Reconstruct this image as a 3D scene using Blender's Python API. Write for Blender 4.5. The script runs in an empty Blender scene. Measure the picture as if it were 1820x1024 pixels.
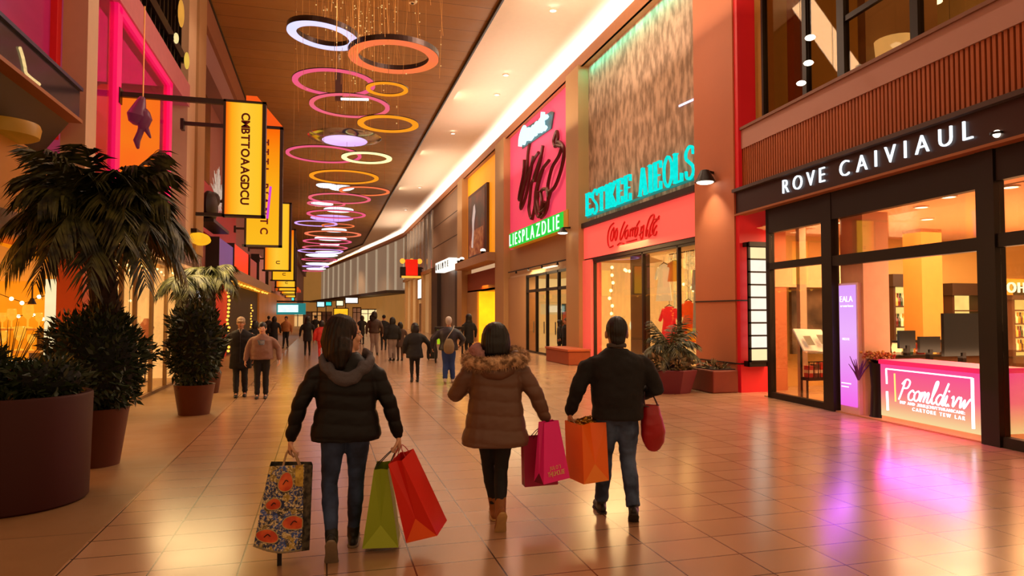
import bpy, bmesh, math, random
from mathutils import Vector, Matrix, noise
random.seed(7)
S = bpy.context.scene
COL = S.collection
PI = math.pi
V = Vector
# ------------------------------------------------------------ camera model
FPX, EYE = 1210.0, 1.75
YAW, PIT = math.atan(335 / FPX), math.atan(45 / FPX)
FW = V((math.sin(YAW) * math.cos(PIT), math.cos(YAW) * math.cos(PIT), math.sin(PIT)))
RT = V((math.cos(YAW), -math.sin(YAW), 0))
UP = RT.cross(FW)
def at(px, py, x=None, y=None, z=None):
    """point of a known world plane that the photograph shows at a pixel"""
    d = FW + RT * ((px - 910) / FPX) + UP * ((512 - py) / FPX)
    t = x / d.x if x is not None else y / d.y if y is not None else (z - EYE) / d.z
    return V((d.x * t, d.y * t, EYE + d.z * t))
cam_d = bpy.data.cameras.new('camera'); cam = bpy.data.objects.new('camera', cam_d); COL.objects.link(cam)
cam_d.sensor_width = 36; cam_d.lens = 36 * FPX / 1820; cam_d.clip_end = 400; cam_d.clip_start = .05
cam.matrix_world = Matrix.Translation((0, 0, EYE)) @ Matrix((RT, UP, -FW)).transposed().to_4x4()
S.camera = cam
S.view_settings.view_transform = 'Standard'
S.view_settings.look = 'None'
S.cycles.max_bounces = 5; S.cycles.diffuse_bounces = 2; S.cycles.glossy_bounces = 3
S.cycles.transparent_max_bounces = 12; S.cycles.transmission_bounces = 4
S.cycles.sample_clamp_indirect = 4; S.cycles.sample_clamp_direct = 12
S.cycles.caustics_reflective = False; S.cycles.caustics_refractive = False

# ------------------------------------------------------------ materials
def lin(h):
    h = h.lstrip('#')
    o = []
    for i in (0, 2, 4):
        c = int(h[i:i + 2], 16) / 255
        o.append(c / 12.92 if c <= .04045 else ((c + .055) / 1.055) ** 2.4)
    return o
MATS = {}
def M(name, col='808080', rough=.5, metal=0, emit=None, es=0, var=.12, scale=6, bump=0, bscale=40, spec=.5, stretch=None, col2=None, detail=3):
    if name in MATS: return MATS[name]
    m = bpy.data.materials.new(name); m.use_nodes = True
    nt = m.node_tree; b = nt.nodes['Principled BSDF']; L = nt.links.new
    tc = nt.nodes.new('ShaderNodeTexCoord'); mp = nt.nodes.new('ShaderNodeMapping')
    L(tc.outputs['Object'], mp.inputs[0])
    if stretch: mp.inputs['Scale'].default_value = stretch
    nz = nt.nodes.new('ShaderNodeTexNoise'); nz.inputs['Scale'].default_value = scale; nz.inputs['Detail'].default_value = detail
    L(mp.outputs[0], nz.inputs['Vector'])
    mx = nt.nodes.new('ShaderNodeMix'); mx.data_type = 'RGBA'
    c = lin(col); c2 = lin(col2) if col2 else None
    mx.inputs[6].default_value = [max(0, v * (1 - var)) for v in c] + [1]
    mx.inputs[7].default_value = (c2 if c2 else [min(1, v * (1 + var)) for v in c]) + [1]
    L(nz.outputs[0], mx.inputs[0])
    if col2:
        rp = nt.nodes.new('ShaderNodeValToRGB'); rp.color_ramp.elements[0].position = .38; rp.color_ramp.elements[1].position = .62
        L(nz.outputs[0], rp.inputs[0]); L(rp.outputs[0], mx.inputs[0])
    L(mx.outputs[2], b.inputs['Base Color'])
    b.inputs['Roughness'].default_value = rough; b.inputs['Metallic'].default_value = metal
    b.inputs['Specular IOR Level'].default_value = spec
    if emit:
        b.inputs['Emission Color'].default_value = lin(emit) + [1]; b.inputs['Emission Strength'].default_value = es
    if bump:
        n2 = nt.nodes.new('ShaderNodeTexNoise'); n2.inputs['Scale'].default_value = bscale; n2.inputs['Detail'].default_value = 4
        L(mp.outputs[0], n2.inputs['Vector'])
        bp = nt.nodes.new('ShaderNodeBump'); bp.inputs['Strength'].default_value = bump; bp.inputs['Distance'].default_value = .02
        L(n2.outputs[0], bp.inputs['Height']); L(bp.outputs[0], b.inputs['Normal'])
    MATS[name] = m
    return m
def glow(name, col, s=1.0, var=.06, scale=3, col2=None):
    """light-box / neon surface: emission with a slight procedural mottling"""
    if name in MATS: return MATS[name]
    m = bpy.data.materials.new(name); m.use_nodes = True
    nt = m.node_tree; nt.nodes.clear(); L = nt.links.new
    o = nt.nodes.new('ShaderNodeOutputMaterial'); e = nt.nodes.new('ShaderNodeEmission')
    tc = nt.nodes.new('ShaderNodeTexCoord'); nz = nt.nodes.new('ShaderNodeTexNoise'); nz.inputs['Scale'].default_value = scale
    L(tc.outputs['Object'], nz.inputs['Vector'])
    mx = nt.nodes.new('ShaderNodeMix'); mx.data_type = 'RGBA'
    c = lin(col)
    mx.inputs[6].default_value = [v * (1 - var) for v in c] + [1]
    mx.inputs[7].default_value = (lin(col2) if col2 else [v * (1 + var) for v in c]) + [1]
    L(nz.outputs[0], mx.inputs[0]); L(mx.outputs[2], e.inputs[0]); e.inputs[1].default_value = s
    L(e.outputs[0], o.inputs[0])
    MATS[name] = m
    return m
def grad_glow(name, stops, axis, s=1.0):
    """light box whose colour runs along one generated axis"""
    m = bpy.data.materials.new(name); m.use_nodes = True
    nt = m.node_tree; nt.nodes.clear(); L = nt.links.new
    o = nt.nodes.new('ShaderNodeOutputMaterial'); e = nt.nodes.new('ShaderNodeEmission')
    tc = nt.nodes.new('ShaderNodeTexCoord'); sx = nt.nodes.new('ShaderNodeSeparateXYZ'); rp = nt.nodes.new('ShaderNodeValToRGB')
    L(tc.outputs['Generated'], sx.inputs[0]); L(sx.outputs[axis], rp.inputs[0])
    el = rp.color_ramp.elements
    while len(el) < len(stops): el.new(.5)
    for k, (p, c) in enumerate(stops): el[k].position = p; el[k].color = lin(c) + [1]
    L(rp.outputs[0], e.inputs[0]); e.inputs[1].default_value = s; L(e.outputs[0], o.inputs[0])
    MATS[name] = m
    return m
def glass(name, tint='ffffff', refl=.08, rough=.02, fk=.3):
    m = bpy.data.materials.new(name); m.use_nodes = True
    nt = m.node_tree; nt.nodes.clear(); L = nt.links.new
    o = nt.nodes.new('ShaderNodeOutputMaterial'); t = nt.nodes.new('ShaderNodeBsdfTransparent'); g = nt.nodes.new('ShaderNodeBsdfGlossy')
    t.inputs[0].default_value = lin(tint) + [1]; g.inputs['Roughness'].default_value = rough
    mx = nt.nodes.new('ShaderNodeMixShader'); lw = nt.nodes.new('ShaderNodeLayerWeight'); lw.inputs[0].default_value = .25
    mt = nt.nodes.new('ShaderNodeMath'); mt.operation = 'MULTIPLY_ADD'; mt.inputs[1].default_value = fk; mt.inputs[2].default_value = refl
    L(lw.outputs['Fresnel'], mt.inputs[0]); L(mt.outputs[0], mx.inputs[0]); L(t.outputs[0], mx.inputs[1]); L(g.outputs[0], mx.inputs[2]); L(mx.outputs[0], o.inputs[0])
    MATS[name] = m
    return m
# ------------------------------------------------------------ mesh builder
def catmull(p, n=6, closed=False):
    p = [V(q) for q in p]; out = []
    N = len(p)
    for i in range(N if closed else N - 1):
        a = p[(i - 1) % N] if closed or i > 0 else p[0]; b = p[i]; c = p[(i + 1) % N]
        d = p[(i + 2) % N] if closed or i + 2 < N else p[-1]
        for k in range(n):
            t = k / n
            out.append(.5 * ((2 * b) + (c - a) * t + (2 * a - 5 * b + 4 * c - d) * t * t + (3 * b - a - 3 * c + d) * t ** 3))
    if not closed: out.append(p[-1])
    return out
class MB:
    def __init__(s, fr=None): s.v = []; s.f = []; s.fr = fr; s.mi = []; s.cur = 0
    def add(s, vs, fs):
        o = len(s.v)
        s.v += [V(s.fr(*q)) if s.fr else V(q) for q in vs]
        s.f += [[i + o for i in f] for f in fs]; s.mi += [s.cur] * len(fs)
        return s
    def mat(s, i): s.cur = i; return s
    def box(s, x0, x1, y0, y1, z0, z1):
        v = [(x, y, z) for z in (z0, z1) for y in (y0, y1) for x in (x0, x1)]
        return s.add(v, [(0, 2, 3, 1), (4, 5, 7, 6), (0, 1, 5, 4), (2, 6, 7, 3), (0, 4, 6, 2), (1, 3, 7, 5)])
    def bar(s, p, q, w, h=None, up=(0, 0, 1)):
        """rectangular bar from p to q"""
        p, q = V(p), V(q); h = h or w; d = (q - p).normalized(); u = V(up)
        if abs(d.dot(u)) > .98: u = V((1, 0, 0))
        a = d.cross(u).normalized() * w / 2; b = a.cross(d).normalized() * h / 2
        v = [p - a - b, p + a - b, p + a + b, p - a + b, q - a - b, q + a - b, q + a + b, q - a + b]
        return s.add(v, [(3, 2, 1, 0), (4, 5, 6, 7), (0, 1, 5, 4), (1, 2, 6, 5), (2, 3, 7, 6), (3, 0, 4, 7)])
    def quad(s, a, b, c, d): return s.add([a, b, c, d], [(0, 1, 2, 3)])
    def loft(s, pts, rad, n=12, side=(1, 0, 0), caps=True, closed=False, sup=2.0, roundcap=False):
        pts = [V(p) for p in pts]; N = len(pts)
        rad = [r if isinstance(r, (tuple, list)) else (r, r) for r in (rad if isinstance(rad, (list, tuple)) else [rad] * N)]
        if roundcap and not closed:
            d0 = (pts[0] - pts[1]).normalized(); d1 = (pts[-1] - pts[-2]).normalized(); r0 = min(rad[0]); r1 = min(rad[-1])
            A = [pts[0] + d0 * r0 * math.sin(t) for t in (1.35, .8)]; RA = [(rad[0][0] * math.cos(t), rad[0][1] * math.cos(t)) for t in (1.35, .8)]
            B = [pts[-1] + d1 * r1 * math.sin(t) for t in (.8, 1.35)]; RB = [(rad[-1][0] * math.cos(t), rad[-1][1] * math.cos(t)) for t in (.8, 1.35)]
            pts = A + pts + B; rad = RA + rad + RB; N = len(pts)
        vs = []; u = V(side)
        for i, p in enumerate(pts):
            if closed: t = (pts[(i + 1) % N] - pts[i - 1])
            else: t = pts[min(i + 1, N - 1)] - pts[max(i - 1, 0)]
            t = t.normalized() if t.length > 1e-9 else V((0, 0, 1))
            a = u - t * u.dot(t)
            if a.length < .05: a = t.orthogonal()
            a.normalize(); u = a; b = t.cross(a)
            for k in range(n):
                th = 2 * PI * k / n; c, sn = math.cos(th), math.sin(th)
                e = 2 / sup
                vs.append(p + a * rad[i][0] * math.copysign(abs(c) ** e, c) + b * rad[i][1] * math.copysign(abs(sn) ** e, sn))
        fs = []
        for i in range(N if closed else N - 1):
            j = (i + 1) % N
            for k in range(n):
                l = (k + 1) % n
                fs.append((i * n + k, i * n + l, j * n + l, j * n + k))
        if caps and not closed: fs += [tuple(range(n))[::-1], tuple((N - 1) * n + k for k in range(n))]
        return s.add(vs, fs)
    def tube(s, pts, r, n=6, closed=False): return s.loft(pts, r, n, closed=closed)
    def ell(s, c, r, nu=12, nv=8, rot=None):
        c = V(c); r = r if isinstance(r, (tuple, list)) else (r, r, r)
        vs = [V((0, 0, -r[2]))] + [V((r[0] * math.sin(PI * j / nv) * math.cos(2 * PI * i / nu), r[1] * math.sin(PI * j / nv) * math.sin(2 * PI * i / nu), -r[2] * math.cos(PI * j / nv))) for j in range(1, nv) for i in range(nu)] + [V((0, 0, r[2]))]
        if rot: vs = [rot @ q for q in vs]
        fs = []
        for i in range(nu):
            k = (i + 1) % nu
            fs.append((0, 1 + k, 1 + i)); T = len(vs) - 1; b = 1 + (nv - 2) * nu
            fs.append((T, b + i, b + k))
            for j in range(nv - 2):
                a = 1 + j * nu; fs.append((a + i, a + k, a + nu + k, a + nu + i))
        return s.add([c + q for q in vs], fs)
    def lathe(s, prof, c=(0, 0, 0), n=24, sq=1.0):
        c = V(c); vs = []; fs = []
        for r, z in prof: vs += [c + V((r * math.cos(2 * PI * k / n), r * sq * math.sin(2 * PI * k / n), z)) for k in range(n)]
        for i in range(len(prof) - 1):
            for k in range(n):
                l = (k + 1) % n; fs.append((i * n + k, i * n + l, (i + 1) * n + l, (i + 1) * n + k))
        fs += [tuple(range(n))[::-1], tuple((len(prof) - 1) * n + k for k in range(n))]
        return s.add(vs, fs)
    def ring(s, c, R, prof, n=48, a0=0, a1=2 * PI, tilt=None):
        """sweep a closed (dr,dz) profile round a circle"""
        c = V(c); m = len(prof); full = abs(a1 - a0 - 2 * PI) < 1e-6; N = n if full else n + 1; vs = []
        for i in range(N):
            t = a0 + (a1 - a0) * i / n
            for dr, dz in prof:
                q = V(((R + dr) * math.cos(t), (R + dr) * math.sin(t), dz))
                vs.append(c + (tilt @ q if tilt else q))
        fs = [(i * m + k, ((i + 1) % N) * m + k, ((i + 1) % N) * m + (k + 1) % m, i * m + (k + 1) % m) for i in range(n) for k in range(m)]
        if not full: fs += [tuple(range(m)), tuple((N - 1) * m + k for k in range(m))[::-1]]
        return s.add(vs, fs)
    def build(s, name, mat, parent=None, smooth=False, bevel=0, kind=None, label=None, keep=False):
        me = bpy.data.meshes.new(name)
        off = V((0, 0, 0)); q = parent
        if parent is not None and not keep:
            while q is not None: off += q.location; q = q.parent
        me.from_pydata([tuple(p - off) for p in s.v], [], s.f)
        for m in (mat if isinstance(mat, (list, tuple)) else [mat]): me.materials.append(m)
        if isinstance(mat, (list, tuple)): me.polygons.foreach_set('material_index', s.mi)
        bm = bmesh.new(); bm.from_mesh(me)
        bmesh.ops.recalc_face_normals(bm, faces=bm.faces); bm.to_mesh(me); bm.free()
        if smooth:
            me.shade_smooth()
            try: me.set_sharp_from_angle(angle=math.radians(40 if smooth is True else smooth))
            except Exception: pass
        o = bpy.data.objects.new(name, me); COL.objects.link(o)
        if parent is not None: o.parent = parent
        if bevel:
            b = o.modifiers.new('b', 'BEVEL'); b.width = bevel; b.segments = 2; b.limit_method = 'ANGLE'
        if kind: o['kind'] = kind
        if label: o['label'] = label
        return o
def tag(o, label, cat, group=None, kind=None):
    o['label'] = label; o['category'] = cat
    if group: o['group'] = group
    if kind: o['kind'] = kind
    return o
def thing(name, label, cat, loc=(0, 0, 0), group=None, rz=0):
    o = bpy.data.objects.new(name, None); COL.objects.link(o); o.location = loc; o.rotation_euler = (0, 0, rz)
    o.empty_display_size = .2
    return tag(o, label, cat, group)
def dup(root, loc=None, rz=None, label=None, scale=None):
    r = root.copy(); COL.objects.link(r)
    for ch in list(root.children):
        c = ch.copy(); COL.objects.link(c); c.parent = r
        for g in list(ch.children):
            d = g.copy(); COL.objects.link(d); d.parent = c
    if loc is not None: r.location = loc
    if rz is not None: r.rotation_euler = (0, 0, rz)
    if scale is not None: r.scale = (scale,) * 3 if not isinstance(scale, (tuple, list)) else scale
    if label: r['label'] = label
    return r
def struct(name, mb, mat, **k): return mb.build(name, mat, kind='structure', **k)
def evalmesh(o):
    dg = bpy.context.evaluated_depsgraph_get(); me = bpy.data.meshes.new_from_object(o.evaluated_get(dg)); return me
# ------------------------------------------------------------ lettering
CH = {}
def char(c, bold=0):
    if (c, bold) in CH: return CH[(c, bold)]
    cu = bpy.data.curves.new('t', 'FONT'); cu.body = c; cu.offset = bold; cu.size = 1; cu.extrude = .5; cu.resolution_u = 4
    o = bpy.data.objects.new('t', cu); COL.objects.link(o)
    me = evalmesh(o); vs = [tuple(v.co) for v in me.vertices]; fs = [tuple(p.vertices) for p in me.polygons]
    bpy.data.objects.remove(o); bpy.data.curves.remove(cu)
    CH[(c, bold)] = (vs, fs, max(v[0] for v in vs), min(v[0] for v in vs)); bpy.data.meshes.remove(me)
    return CH[(c, bold)]
CAP = max(v[1] for v in char('H')[0])
def letters(parent, text, fr, x0, x1, h, mat, d0=0, d1=.03, name='letter', wx=None, split=True, bold=0, label=None):
    """set text between x0 and x1 on a plane frame fr(u, v, depth); every letter is a part of the sign unless split is False"""
    if not split and name == 'letter': name = 'lettering'
    k = h / CAP; kx = k * (wx or 1)
    ws = [(.32 if c == ' ' else char(c, bold)[2] - char(c, bold)[3]) * kx for c in text]
    n = len(text); gap = (x1 - x0 - sum(ws)) / max(1, n - 1); x = x0; mb = MB(fr); out = []
    for c, w in zip(text, ws):
        if c != ' ':
            vs, fs, _, mn = char(c, bold)
            if split: mb = MB(fr)
            mb.add([(x + (v[0] - mn) * kx, v[1] * k, d0 + (v[2] + .5) * (d1 - d0)) for v in vs], fs)
            if split: out.append(mb.build(name, mat, parent))
        x += w + gap
    if not split: out.append(mb.build(name, mat, parent, label=label))
    return out
def strokes(mb, polys, w, d, fr2, smooth=True, n=5):
    """neon / brush lettering: tubes along 2-D strokes mapped by fr2(u, v) -> world"""
    for p in polys:
        q = catmull([(a, b, 0) for a, b in p], n) if smooth and len(p) > 2 else [V((a, b, 0)) for a, b in p]
        mb.tube([V(fr2(a.x, a.y)) for a in q], w, 5)
    return mb
SCR = {  # cursive strokes, x-height 1, (width, strokes)
 'a': (.8, [[(.7, .9), (.3, 1), (.05, .5), (.25, 0), (.6, .3), (.72, .95), (.66, .3), (.8, .02), (.95, .2)]]),
 'b': (.75, [[(.0, .2), (.35, 1.4), (.4, 2), (.2, 1.8), (.1, .6), (.25, 0), (.6, .2), (.65, .8), (.4, .95), (.85, .85)]]),
 'c': (.65, [[(.6, .8), (.4, 1), (.08, .6), (.15, .1), (.45, 0), (.75, .3)]]),
 'd': (.85, [[(.65, .85), (.3, .95), (.05, .45), (.25, 0), (.55, .3), (.95, 2.1), (.7, .6), (.75, 0), (.95, .2)]]),
 'e': (.6, [[(.05, .4), (.45, .6), (.4, 1), (.1, .75), (.12, .15), (.4, 0), (.7, .3)]]),
 'i': (.4, [[(.0, .2), (.2, .95), (.15, .2), (.3, 0), (.45, .2)], [(.27, 1.35), (.3, 1.45)]]),
 'l': (.55, [[(.0, .2), (.4, 1.5), (.45, 2.1), (.25, 2), (.12, .7), (.25, 0), (.6, .25)]]),
 'm': (1.15, [[(.0, .1), (.15, .95), (.1, .0)], [(.1, .2), (.35, .95), (.5, .8), (.45, .0)], [(.45, .2), (.75, .95), (.88, .8), (.82, .1), (1.0, 0), (1.15, .2)]]),
 'n': (.8, [[(.0, .1), (.15, .95), (.1, .0)], [(.1, .2), (.4, .95), (.55, .8), (.5, .1), (.65, 0), (.82, .2)]]),
 'o': (.7, [[(.4, 1), (.1, .75), (.1, .2), (.35, 0), (.6, .3), (.6, .8), (.4, 1), (.6, .85), (.8, .9)]]),
 'v': (.75, [[(.0, .8), (.15, .95), (.25, .05), (.6, .95), (.75, .85)]]),
 'w': (1.05, [[(.0, .8), (.12, .95), (.2, .05), (.5, .8), (.55, .05), (.95, .9), (1.05, .8)]]),
 't': (.5, [[(.25, 1.7), (.12, .2), (.3, 0), (.5, .2)], [(-.05, 1.1), (.5, 1.2)]]),
 'r': (.6, [[(.0, .1), (.2, 1), (.2, .8), (.5, .95), (.45, .3), (.6, .05)]]),
 'C': (1.0, [[(.9, 1.7), (.75, 2.0), (.3, 1.5), (.05, .6), (.2, 0), (.6, .05), (.95, .5)]]),
 'P': (.9, [[(.3, 1.9), (.1, .6), (-.05, -.1)], [(.0, 1.5), (.4, 2), (.85, 1.8), (.7, 1.2), (.25, 1.1)]]),
 '.': (.3, [[(.1, .02), (.14, .08)]]),
 ' ': (.5, []),
}
def script_polys(text, slant=.25):
    x = 0; out = []
    for c in text:
        w, st = SCR[c]
        out += [[(x + a + b * slant, b) for a, b in p] for p in st]
        x += w
    return out, x
def lamp(kind, loc, energy, col, size=.1, rot=None, size_y=None, spot=None, blend=.6):
    d = bpy.data.lights.new('lamp', kind); d.energy = energy; d.color = lin(col)
    if kind == 'AREA':
        d.size = size
        if size_y: d.shape = 'RECTANGLE'; d.size_y = size_y
    elif kind == 'SPOT': d.shadow_soft_size = size; d.spot_size = spot or 2.2; d.spot_blend = blend
    else: d.shadow_soft_size = size
    o = bpy.data.objects.new('lamp', d); COL.objects.link(o); o.location = loc
    if rot is not None:
        o.rotation_euler = V(rot).to_track_quat('-Z', 'Y').to_euler()
    return o
# ============================================================ SETTING
def tiled(name, c1, c2, cm, tw, th, mort, ox, oy, rough, offset=0, rvar=.12, axes='XY', bump=0):
    m = bpy.data.materials.new(name); m.use_nodes = True; nt = m.node_tree; L = nt.links.new; b = nt.nodes['Principled BSDF']
    g = nt.nodes.new('ShaderNodeNewGeometry'); mp = nt.nodes.new('ShaderNodeMapping'); mp.vector_type = 'POINT'
    mp.inputs['Location'].default_value = (-ox, -oy, 0); L(g.outputs['Position'], mp.inputs[0])
    br = nt.nodes.new('ShaderNodeTexBrick'); br.offset = offset; br.squash = 1
    br.inputs['Color1'].default_value = lin(c1) + [1]; br.inputs['Color2'].default_value = lin(c2) + [1]; br.inputs['Mortar'].default_value = lin(cm) + [1]
    br.inputs['Scale'].default_value = 1; br.inputs['Mortar Size'].default_value = mort; br.inputs['Mortar Smooth'].default_value = .1
    br.inputs['Brick Width'].default_value = tw; br.inputs['Row Height'].default_value = th; br.inputs['Bias'].default_value = -.2
    L(mp.outputs[0], br.inputs['Vector'])
    nz = nt.nodes.new('ShaderNodeTexNoise'); nz.inputs['Scale'].default_value = 1.1; nz.inputs['Detail'].default_value = 3; L(g.outputs['Position'], nz.inputs['Vector'])
    mx = nt.nodes.new('ShaderNodeMix'); mx.data_type = 'RGBA'; mx.blend_type = 'MULTIPLY'; mx.inputs[0].default_value = .3
    rp = nt.nodes.new('ShaderNodeValToRGB'); rp.color_ramp.elements[0].color = (.55, .5, .45, 1); rp.color_ramp.elements[1].color = (1.25, 1.2, 1.15, 1)
    L(nz.outputs[0], rp.inputs[0]); L(br.outputs[0], mx.inputs[6]); L(rp.outputs[0], mx.inputs[7]); L(mx.outputs[2], b.inputs['Base Color'])
    mr = nt.nodes.new('ShaderNodeMapRange'); mr.inputs[3].default_value = rough - rvar; mr.inputs[4].default_value = rough + rvar
    n2 = nt.nodes.new('ShaderNodeTexNoise'); n2.inputs['Scale'].default_value = 2; n2.inputs['Detail'].default_value = 2; L(g.outputs['Position'], n2.inputs['Vector'])
    L(n2.outputs[0], mr.inputs[0]); L(mr.outputs[0], b.inputs['Roughness'])
    bp = nt.nodes.new('ShaderNodeBump'); bp.inputs['Strength'].default_value = bump; bp.inputs['Distance'].default_value = .004; bp.invert = True
    if bump: L(br.outputs['Fac'], bp.inputs['Height']); L(bp.outputs[0], b.inputs['Normal'])
    MATS[name] = m
    return m
floor_m = tiled('floor tile', 'b99474', 'ad8766', '483426', .58, .39, .006, 1.2, 4.40, .21, rvar=.04, bump=.15)
b_ = floor_m.node_tree.nodes['Principled BSDF']; b_.inputs['Specular IOR Level'].default_value = .75
floor2_m = tiled('left border tile', '94724c', '8c6a46', '5c4630', 2.4, 1.2, .006, -1.7, 0.2, .42)
plank_m = tiled('ceiling plank', '9c6c2e', '906226', '462a10', 40, .92, .012, 0, .3, .5)
struct('floor', MB().box(-1.72, 40, -2, 190, -.1, 0), floor_m)
struct('floor', MB().box(-16, -1.72, -2, 190, -.1, 0), floor2_m)
struct('ceiling', MB().box(-3.6, 5.15, 4, 200, 11.35, 11.5), plank_m)
white_m = M('white soffit', 'f2dcc2', .7, var=.04)
cream_m = M('cream plaster', 'd8bd96', .7, var=.06)
# the white right-hand soffit follows the wall that bends left in the distance
WALLP = [(9.3, 2), (9.3, 79), (8.2, 88), (5.4, 108), (1.2, 138), (-4.6, 184)]
SOFP = [(5.15, 4), (5.15, 96), (3.6, 104), (.4, 124), (-2.4, 146), (-6.5, 184)]
mb = MB()
for i in range(5):
    a, b = SOFP[i], SOFP[i + 1]; c, d = WALLP[i + 1], WALLP[i]
    mb.add([(a[0], a[1], 11.25), (b[0], b[1], 11.25), (c[0] + .4, c[1], 11.5), (d[0] + .4, d[1], 11.5), (a[0], a[1], 11.6), (b[0], b[1], 11.6), (c[0] + .4, c[1], 11.8), (d[0] + .4, d[1], 11.8)],
           [(0, 1, 2, 3), (4, 5, 6, 7), (0, 1, 5, 4), (2, 3, 7, 6)])
struct('ceiling', mb, white_m)
# near black bar drawn as the shadow gap between planks and soffit
dark_m = M('near black metal', '1a1412', .4, metal=.4)
mb = MB()
for i in range(5): mb.bar((SOFP[i][0], SOFP[i][1], 11.3), (SOFP[i + 1][0], SOFP[i + 1][1], 11.27), .06, .16)
struct('trim_1', mb, dark_m)
struct('trim_2', MB().box(-3.5, -3.42, 4, 190, 11.25, 11.4), dark_m)
# cove light strip along the top of the right wall (hidden behind its lip, washes the soffit)
cove_m = glow('cove strip', 'fff8f0', 46)
mb = MB()
for i in range(5):
    a, b = WALLP[i], WALLP[i + 1]
    mb.add([(a[0] - .30, a[1], 10.98), (b[0] - .30, b[1], 10.98), (b[0] - .12, b[1], 10.98), (a[0] - .12, a[1], 10.98)], [(0, 1, 2, 3)])
o = struct('trim_3', mb, cove_m)
copper_m = M('copper paint trim', 'a5673a', .5, var=.1)
mb = MB()
for i in range(5):
    a, b = WALLP[i], WALLP[i + 1]
    mb.bar((a[0] - .42, a[1], 10.86), (b[0] - .42, b[1], 10.86), .1, .42)
    mb.bar((a[0] - .2, a[1], 10.7), (b[0] - .2, b[1], 10.7), .5, .1)
struct('trim_4', mb, copper_m)
# ------------------------------------------------------------ RIGHT WALL bays (plane x = 9)
stone_m = M('rough stone panel', '94765e', .9, col2='c8a488', scale=5.5, stretch=(1, 1, .4), bump=1.0, bscale=9, detail=9)
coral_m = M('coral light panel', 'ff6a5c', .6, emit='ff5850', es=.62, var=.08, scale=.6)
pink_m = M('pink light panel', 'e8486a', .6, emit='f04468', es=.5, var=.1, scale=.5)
red_m = M('self lit red painted wall', 'c8181c', .5, emit='d0101a', es=.22, var=.1, scale=1)  # emission on the red wall stands in for a lamp on it
colo_m = M('orange lit column', 'c07048', .6, var=.08, scale=1, bump=.08)
pil_m = M('tan pilaster', 'b88e5c', .6, var=.08, scale=1)
taupe_m = M('taupe panel', '96765c', .6, var=.06, scale=.8)
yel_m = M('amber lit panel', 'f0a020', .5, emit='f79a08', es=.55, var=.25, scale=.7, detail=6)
brn_m = M('dark brown frame', '2a1912', .5)
tan_m = M('tan shop wall', 'b98f62', .6, var=.05, scale=.8)
shop_glass = glass('shop window glass', 'fff6e8', .05)
# main column between the corner shop and the coral shop
struct('column_trim', MB().box(8.86, 10.2, 13.32, 15.0, 0, 11), colo_m).name = 'trim_5'
struct('wall_right', MB().box(8.9, 9.66, 13.19, 13.32, 0, 11), red_m)
mb = MB()
for z in (.62, 2.02): mb.box(8.845, 8.87, 13.18, 15.0, z, z + .03); mb.box(8.85, 9.7, 13.175, 13.2, z, z + .03)
struct('trim_6', mb, brn_m)
# coral shop bay
struct('wall_right', MB().box(9.15, 9.4, 15, 22.7, 4.85, 10.65), stone_m)
struct('trim_7', MB().box(8.85, 9.3, 15, 22.7, 4.78, 4.95), brn_m)
fas = thing('shop_fascia', 'coral red lit fascia board carrying red cursive lettering above the bright shop window', 'sign', (8.95, 18.8, 3.65))
MB().box(8.95, 9.2, 15, 22.7, 3.68, 4.78).build('fascia_panel', coral_m, fas)
struct('trim_8', MB().box(8.98, 9.2, 15, 22.7, 3.56, 3.68), brn_m)
struct('trim_9', MB().box(8.9, 9.3, 21.95, 22.7, 0, 3.62), M('coral jamb', 'f07060', .6, emit='f85a50', es=.35))
# cursive red lettering traced on the fascia plane
script_m = M('red script', 'c8161c', .5, emit='d81010', es=.25)
F_ = 1502 / 110
def trace(mb, polys, ox, oy, k, x, w, smooth=True, depth=.03):
    for p in polys:
        q = [at(ox + a / k, oy + b / k, x=x) for a, b in p]
        q = catmull(q, 5) if smooth and len(q) > 2 else q
        mb.tube(q, w, 6)
coke = [[(285, 365), (215, 430), (160, 560), (140, 720), (150, 880), (190, 950), (270, 915)],
        [(290, 470), (240, 560), (210, 700), (215, 790), (260, 760), (285, 600), (290, 480)], [(370, 490), (330, 560), (310, 700), (330, 780), (360, 700), (375, 560), (345, 500)],
        [(550, 330), (500, 450), (455, 600), (440, 760), (480, 730), (560, 520), (620, 410)], [(630, 530), (580, 560), (555, 690), (590, 740), (625, 640), (630, 540), (640, 690)],
        [(690, 500), (680, 700)], [(690, 560), (750, 480), (735, 690)], [(740, 550), (800, 470), (790, 690)],
        [(910, 310), (850, 420), (800, 600), (800, 690), (845, 640), (870, 480), (820, 470)],
        [(960, 440), (930, 640), (905, 650)], [(1020, 420), (960, 480), (945, 600), (1000, 560), (1010, 440), (985, 700), (950, 745), (925, 690)],
        [(1060, 690), (1080, 500), (1150, 260), (1230, 160), (1265, 190), (1240, 300), (1170, 480), (1160, 640)], [(1110, 520), (1070, 690)], [(1180, 480), (1130, 690), (1190, 650)],
        [(1390, 190), (1330, 290), (1260, 380), (1220, 560), (1230, 650)], [(1260, 270), (1380, 260)], [(1330, 420), (1270, 520), (1250, 640), (1300, 650), (1330, 560)],
        [(375, 900), (450, 840), (530, 865)], [(600, 820), (730, 790), (840, 760)]]
mb = MB(); trace(mb, coke, 1070, 370, F_, 8.93, .028)
mb.build('lettering', script_m, fas, smooth=True, label='red cursive lettering')
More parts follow.
